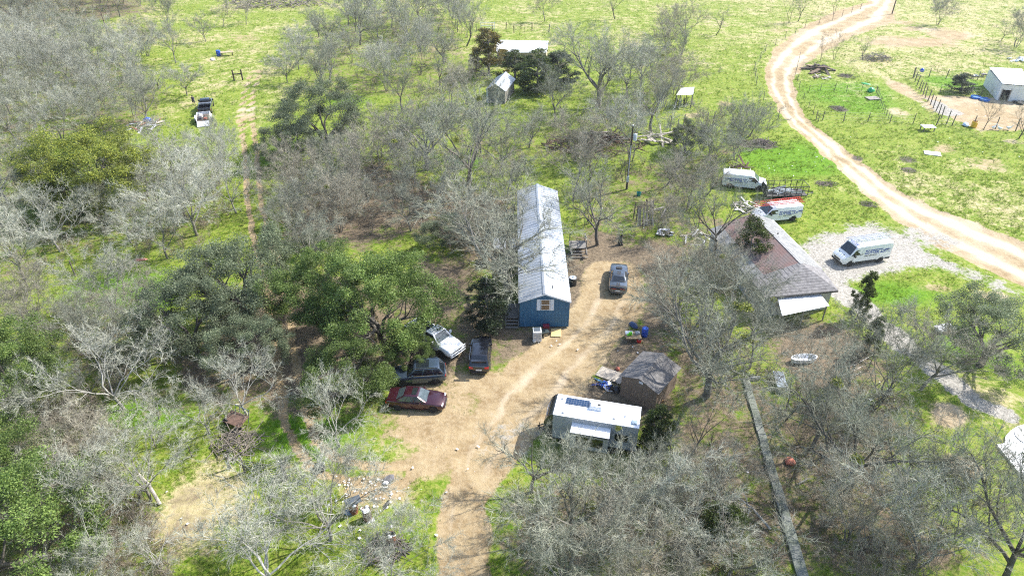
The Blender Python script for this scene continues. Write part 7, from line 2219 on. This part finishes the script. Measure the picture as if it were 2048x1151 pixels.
pw = thing('plywood_ramp', 'pale plywood sheets laid as a ramp at the shed front', 'plywood', p, rzb + .1)
for k in range(3): MB().box(-1.2 + k * .8, -.41 + k * .8, -.7, .7, .04 + .02 * k, .07 + .02 * k).build('plywood_sheet', mat('weathered plywood', (.40, .35, .28), .85, var=.2, vscale=2), pw)
lumpy('bin_bag', 'black rubbish bag against the corner of the brown shed', 'bin bag', 1233, 778, .4, .4, .55, BAG, 14)
heap('scrap_heap', 'blue and white plastic scraps beside the bicycles', 'scrap pile', 1212, 768, 8, .6, .3, .8, [BLUEP, WHITEPL, TRIM], .08, .4, 26, piece='scrap_piece')
lumpy('terracotta_bucket', 'small reddish bucket on the ground behind the brown shed ramp', 'bucket', 1236, 735, .22, .22, .3, mat('terracotta clay', (.5, .16, .1)), 15)

# right hand yard and pens
p = at(1558, 768)
tag(MB().box(-.45, .45, -1.05, 1.05, .52, .58).box(-.40, -.34, -.95, -.89, 0, .52).box(.34, .40, -.95, -.89, 0, .52).box(-.40, -.34, .89, .95, 0, .52).box(.34, .40, .89, .95, 0, .52).build('bench_table', mat('blue grey table top', (.26, .31, .36), .5, var=.1), None, loc=p, rot=(0, 0, -.12)), 'narrow grey-blue bench table on leaf litter beside the walkway end', 'table')
p = at(1606, 722)
bt = thing('bath_tub', 'long white tub lying in the brown yard below the lean-to roof', 'tub', p, .12)
MB().lathe([(.001, 0), (.50, .0), (.62, .10), (.66, .50), (.60, .50), (.54, .14), (.001, .12)], 20).build('shell', WHITEPL, bt, 40).scale = (1.9, .75, 1)
p = at(1888, 660)
tag(MB().box(-.9, .9, -.5, .5, .30, .36).box(-.8, -.7, -.4, .4, 0, .30).box(.7, .8, -.4, .4, 0, .30).build('white_table', WHITEPL, None, bevel=.01, loc=p, rot=(0, 0, .3)), 'white table top under the grey-green oak beside the footpath', 'table')
for lb, px, py in (('blue paddling pool on the pen dirt, nearer the dark round tree', 1951, 195), ('blue paddling pool on the pen dirt, nearer the barn doorway', 1969, 200)):
    kp = thing('paddling_pool', lb, 'paddling pool', at(px, py), 0, 'blue paddling pools')
    MB().lathe([(.70, 0), (.80, .02), (.82, .34), (.76, .36), (.72, .08), (.001, .07)], 24).build('rim', mat('blue pool plastic', (.02, .16, .55), .35), kp, 40)
    MB().lathe([(.73, .20), (.001, .201)], 24).build('water', mat('pen water', (.10, .22, .34), .08), kp)
p = at(1946, 256)
by = thing('yellow_bucket', 'yellow drum at the near pen fence, right of the blue tub', 'bucket', p)
MB().lathe([(.36, 0), (.42, .05), (.45, .95), (.40, .97), (.36, .2), (.001, .15)], 16).build('shell', mat('yellow plastic', (.72, .40, .01), .4), by, 40)
MB().tube([(-.45, 0, .9), (-.2, 0, 1.12), (.2, 0, 1.12), (.45, 0, .9)], .02, 5).build('handle', WIREM, by)
lumpy('blue_tub', 'blue and white feed tub at the near pen fence, left of the yellow drum', 'tub', 1930, 253, .8, .5, .5, mat('pale blue sheet', (.2, .35, .7)), 16)
p = at(1853, 263)
ft = thing('feed_table', 'small white-topped feed table outside the pen corner', 'table', p, -.05)
MB().box(-.95, .95, -.7, .7, .62, .72).build('table_top', WHITEPL, ft, bevel=.02)
for x in (-.8, .8):
    for y in (-.55, .55): MB().box(x - .06, x + .06, y - .06, y + .06, -.05, .619).build('leg', POSTM, ft)
p = at(1864, 309)
tag(MB().box(-1.1, 1.1, -.7, .7, .05, .13).build('white_sheet_board', WHITEPL, None, bevel=.02, loc=p, rot=(.02, 0, -.35)), 'white panel lying flat in the open grass below the pen', 'panel')
lumpy('green_barrel_tub', 'bright green tub in the corner of the garden plot', 'tub', 1741, 184, .75, .6, .8, mat('green plastic', (.01, .32, .10), .4), 17)
lumpy('green_tarp', 'flat green tarp scrap on the grass above the green tub', 'tarp', 1732, 168, .9, .4, .2, mat('green tarp', (.05, .40, .12), .5), 18)
p = at(1745, 198)
tag(MB().box(-1.1, 1.1, -.8, .8, .06, .16).build('grey_pallet', WOODS_M[0], None, loc=p, rot=(0, 0, .2)), 'grey wooden pallet on bare soil in the garden plot', 'pallet')
lumpy('blue_jug', 'blue jug hung at the top corner of the animal pen', 'jug', 1842, 148, .5, .4, .7, BLUEP, 19, .6)
for k, (px, py) in enumerate(((2032, 205), (2046, 203), (2040, 208))):
    tag(MB().lathe([(.34, 0), (.55, .02), (.62, .12), (.55, .24), (.34, .22)], 16).build('tyre_ring', RUBBER, None, 40, loc=at(px, py, k * .08), rot=(.1 * k, .1, 0)), ('old black tyre on the pen dirt, left of the other two by the barn', 'old black tyre on the pen dirt by the barn, nearest the picture edge', 'old black tyre tilted between the two others by the barn')[k], 'tyre', 'old tyres by the barn')
def goose(label, px, py, rz):
    """white goose: one continuous body with neck, head and tail"""
    root = at(px, py)
    me = bpy.data.meshes.new('goose')
    v = [(-.42, 0, .46), (-.25, 0, .40), (0, 0, .38), (.22, 0, .45), (.32, 0, .62), (.35, 0, .82), (.42, 0, .90), (.54, 0, .86), (-.02, .07, .2), (-.02, .07, .02), (.08, .07, .0), (-.02, -.07, .2), (-.02, -.07, .02), (.08, -.07, .0)]
    e = [(0, 1), (1, 2), (2, 3), (3, 4), (4, 5), (5, 6), (6, 7), (2, 8), (8, 9), (9, 10), (2, 11), (11, 12), (12, 13)]
    r = [.05, .16, .20, .14, .065, .05, .06, .02, .03, .02, .03, .03, .02, .03]
    me.from_pydata(v, e, [])
    o = link('goose', me, None, root, (0, 0, rz))
    sk_ = o.modifiers.new('skin', 'SKIN')
    for i, q in enumerate(r): me.skin_vertices[0].data[i].radius = (q, q)
    me.skin_vertices[0].data[2].use_root = True
    o.modifiers.new('sub', 'SUBSURF').levels = 1
    me.materials.append(mat('white feathers', (.78, .77, .74), .8))
    tag(o, label, 'goose', 'white geese along the pen fence')
for lb, px, py, rz in (('white goose at the near pen fence, first right of the yellow drum', 1985, 260, .3), ('white goose at the near pen fence, middle of the three', 1997, 262, 2.6), ('white goose at the near pen fence, nearest the picture edge', 2016, 261, -.6)): goose(lb, px, py, rz)

# far left pasture
p = at(438, 112)
bd = thing('blue_barrel', 'blue barrel standing in the upper left pasture beside the wooden table', 'barrel', p)
MB().lathe([(.42, 0), (.45, .04), (.45, .5), (.48, .53), (.45, .56), (.45, 1.05), (.40, 1.1), (.001, 1.1)], 16).build('body', BLUEP, bd, 35)
MB().lathe([(.06, 1.1), (.06, 1.15), (.001, 1.16)], 8, c=(.2, 0, 0)).build('bung', TRIM, bd)
p = at(455, 112)
wt = thing('wooden_table', 'tan wooden table in the upper left pasture right of the blue barrel', 'table', p, .35)
for k in range(5): MB().box(-1.2, 1.2, -.6 + k * .24, -.6 + k * .24 + .22, .72, .78).build('top_board', mat('tan table boards', (.42, .33, .21), .8, var=.2), wt)
for x in (-1.05, 1.05):
    for y in (-.5, .5): MB().box(x - .07, x + .07, y - .07, y + .07, -.1, .719).build('leg', POLEM, wt)
lumpy('blue_drum_bag', 'bright blue drum bag lying on the trash heap at the wood edge', 'drum', 297, 247, .5, .7, .6, BLUEP, 20, .5)

# ------------------------------------------------------------------ the walking person by the black pickup
def person():
    p = at(389, 211)
    root = thing('person', 'person in dark shirt and shorts walking away beside the black pickup', 'person', p, 2.2)
    me = bpy.data.meshes.new('body')
    V, E, Rr = [], [], []
    def add(pt, r, frm=None):
        V.append(pt)
        Rr.append(r)
        if frm is not None: E.append((frm, len(V) - 1))
        return len(V) - 1
    pel = add((0, 0, .95), .135)
    wst = add((0, 0, 1.12), .125, pel)
    chs = add((.02, 0, 1.32), .155, wst)
    nck = add((.02, 0, 1.50), .06, chs)
    hd0 = add((.035, 0, 1.60), .085, nck)
    hd1 = add((.045, 0, 1.72), .095, hd0)
    for s, fwd in ((1, .22), (-1, -.26)):
        hip = add((.0, s * .10, .90), .095, pel)
        kn = add((fwd * .55 + .03, s * .11, .50), .060, hip)
        an = add((fwd, s * .11, .09 if fwd > 0 else .13), .040, kn)
        add((fwd + .15, s * .12, .045), .036, an)
        sh = add((.01, s * .18, 1.42), .062, chs)
        el = add((-fwd * .45, s * .25, 1.16), .044, sh)
        wr_ = add((-fwd * .8 + .08, s * .24, .93), .030, el)
        pm_ = add((-fwd * .85 + .10, s * .235, .86), .032, wr_)
        for j, (dx, ln) in enumerate(((-.03, .065), (-.01, .078), (.012, .074), (.034, .06))):
            add((-fwd * .85 + .10 + dx, s * .225, .86 - ln - .01), .009, pm_)
        add((-fwd * .85 + .145, s * .21, .84), .010, pm_)
    me.from_pydata(V, E, [])
    o = link('body', me, root)
    o.modifiers.new('skin', 'SKIN')
    for i, q in enumerate(Rr): me.skin_vertices[0].data[i].radius = (q, q)
    me.skin_vertices[0].data[0].use_root = True
    o.modifiers.new('sub', 'SUBSURF').levels = 1
    me.materials.append(mat('skin', (.42, .26, .18), .6))
    el = lambda z, a, b, x0=0.0: [(x0 + a * math.cos(2 * PI * i / 12), b * math.sin(2 * PI * i / 12), z) for i in range(12)]
    sh = MB().loft([el(.93, .165, .20), el(1.10, .160, .185), el(1.30, .185, .225, .02), el(1.42, .16, .23, .02), el(1.51, .085, .10, .02)])
    sh.build('shirt', mat('dark shirt cloth', (.045, .040, .055), .9), root, 60)
    for s, fwd in ((1, .22), (-1, -.26)):
        MB().tube([(.01, s * .18, 1.43), (-fwd * .28, s * .235, 1.24)], [.085, .068], 8).build('sleeve', MATS['dark shirt cloth'], root, 60)
        MB().tube([(.0, s * .085, .97), (fwd * .3, s * .11, .70), (fwd * .48 + .02, s * .11, .55)], [.125, .105, .095], 10).build('shorts_leg', mat('dark grey shorts', (.07, .065, .07), .9), root, 60)
        MB().box(fwd - .09, fwd + .20, s * .12 - .055, s * .12 + .055, 0 if fwd > 0 else .03, .12 if fwd > 0 else .15).build('shoe', TRIM, root, bevel=.03)
    MB().loft([el(1.62, .105, .098, .03), el(1.72, .115, .105, .03), el(1.79, .085, .08, .03), el(1.82, .02, .02, .03)]).build('hair', mat('dark hair', (.02, .015, .012), .7), root, 60)
    MB().box(.125, .155, -.012, .012, 1.635, 1.665).build('nose', MATS['skin'], root)
person()

# ------------------------------------------------------------------ thin haze in the air
def haze(density=0.00025):
    m = bpy.data.materials.new('haze')
    m.use_nodes = True
    t = m.node_tree
    t.nodes.remove(t.nodes['Principled BSDF'])
    v = t.nodes.new('ShaderNodeVolumePrincipled')
    v.inputs['Color'].default_value = (.93, .96, 1, 1)
    v.inputs['Density'].default_value = density
    v.inputs['Anisotropy'].default_value = .6
    t.links.new(v.outputs[0], t.nodes['Material Output'].inputs['Volume'])
    s = 1600
    o = MB().box(-s, s, -s, s, -4, 46).build('haze', m)
    tag(o, kind='stuff')
haze()
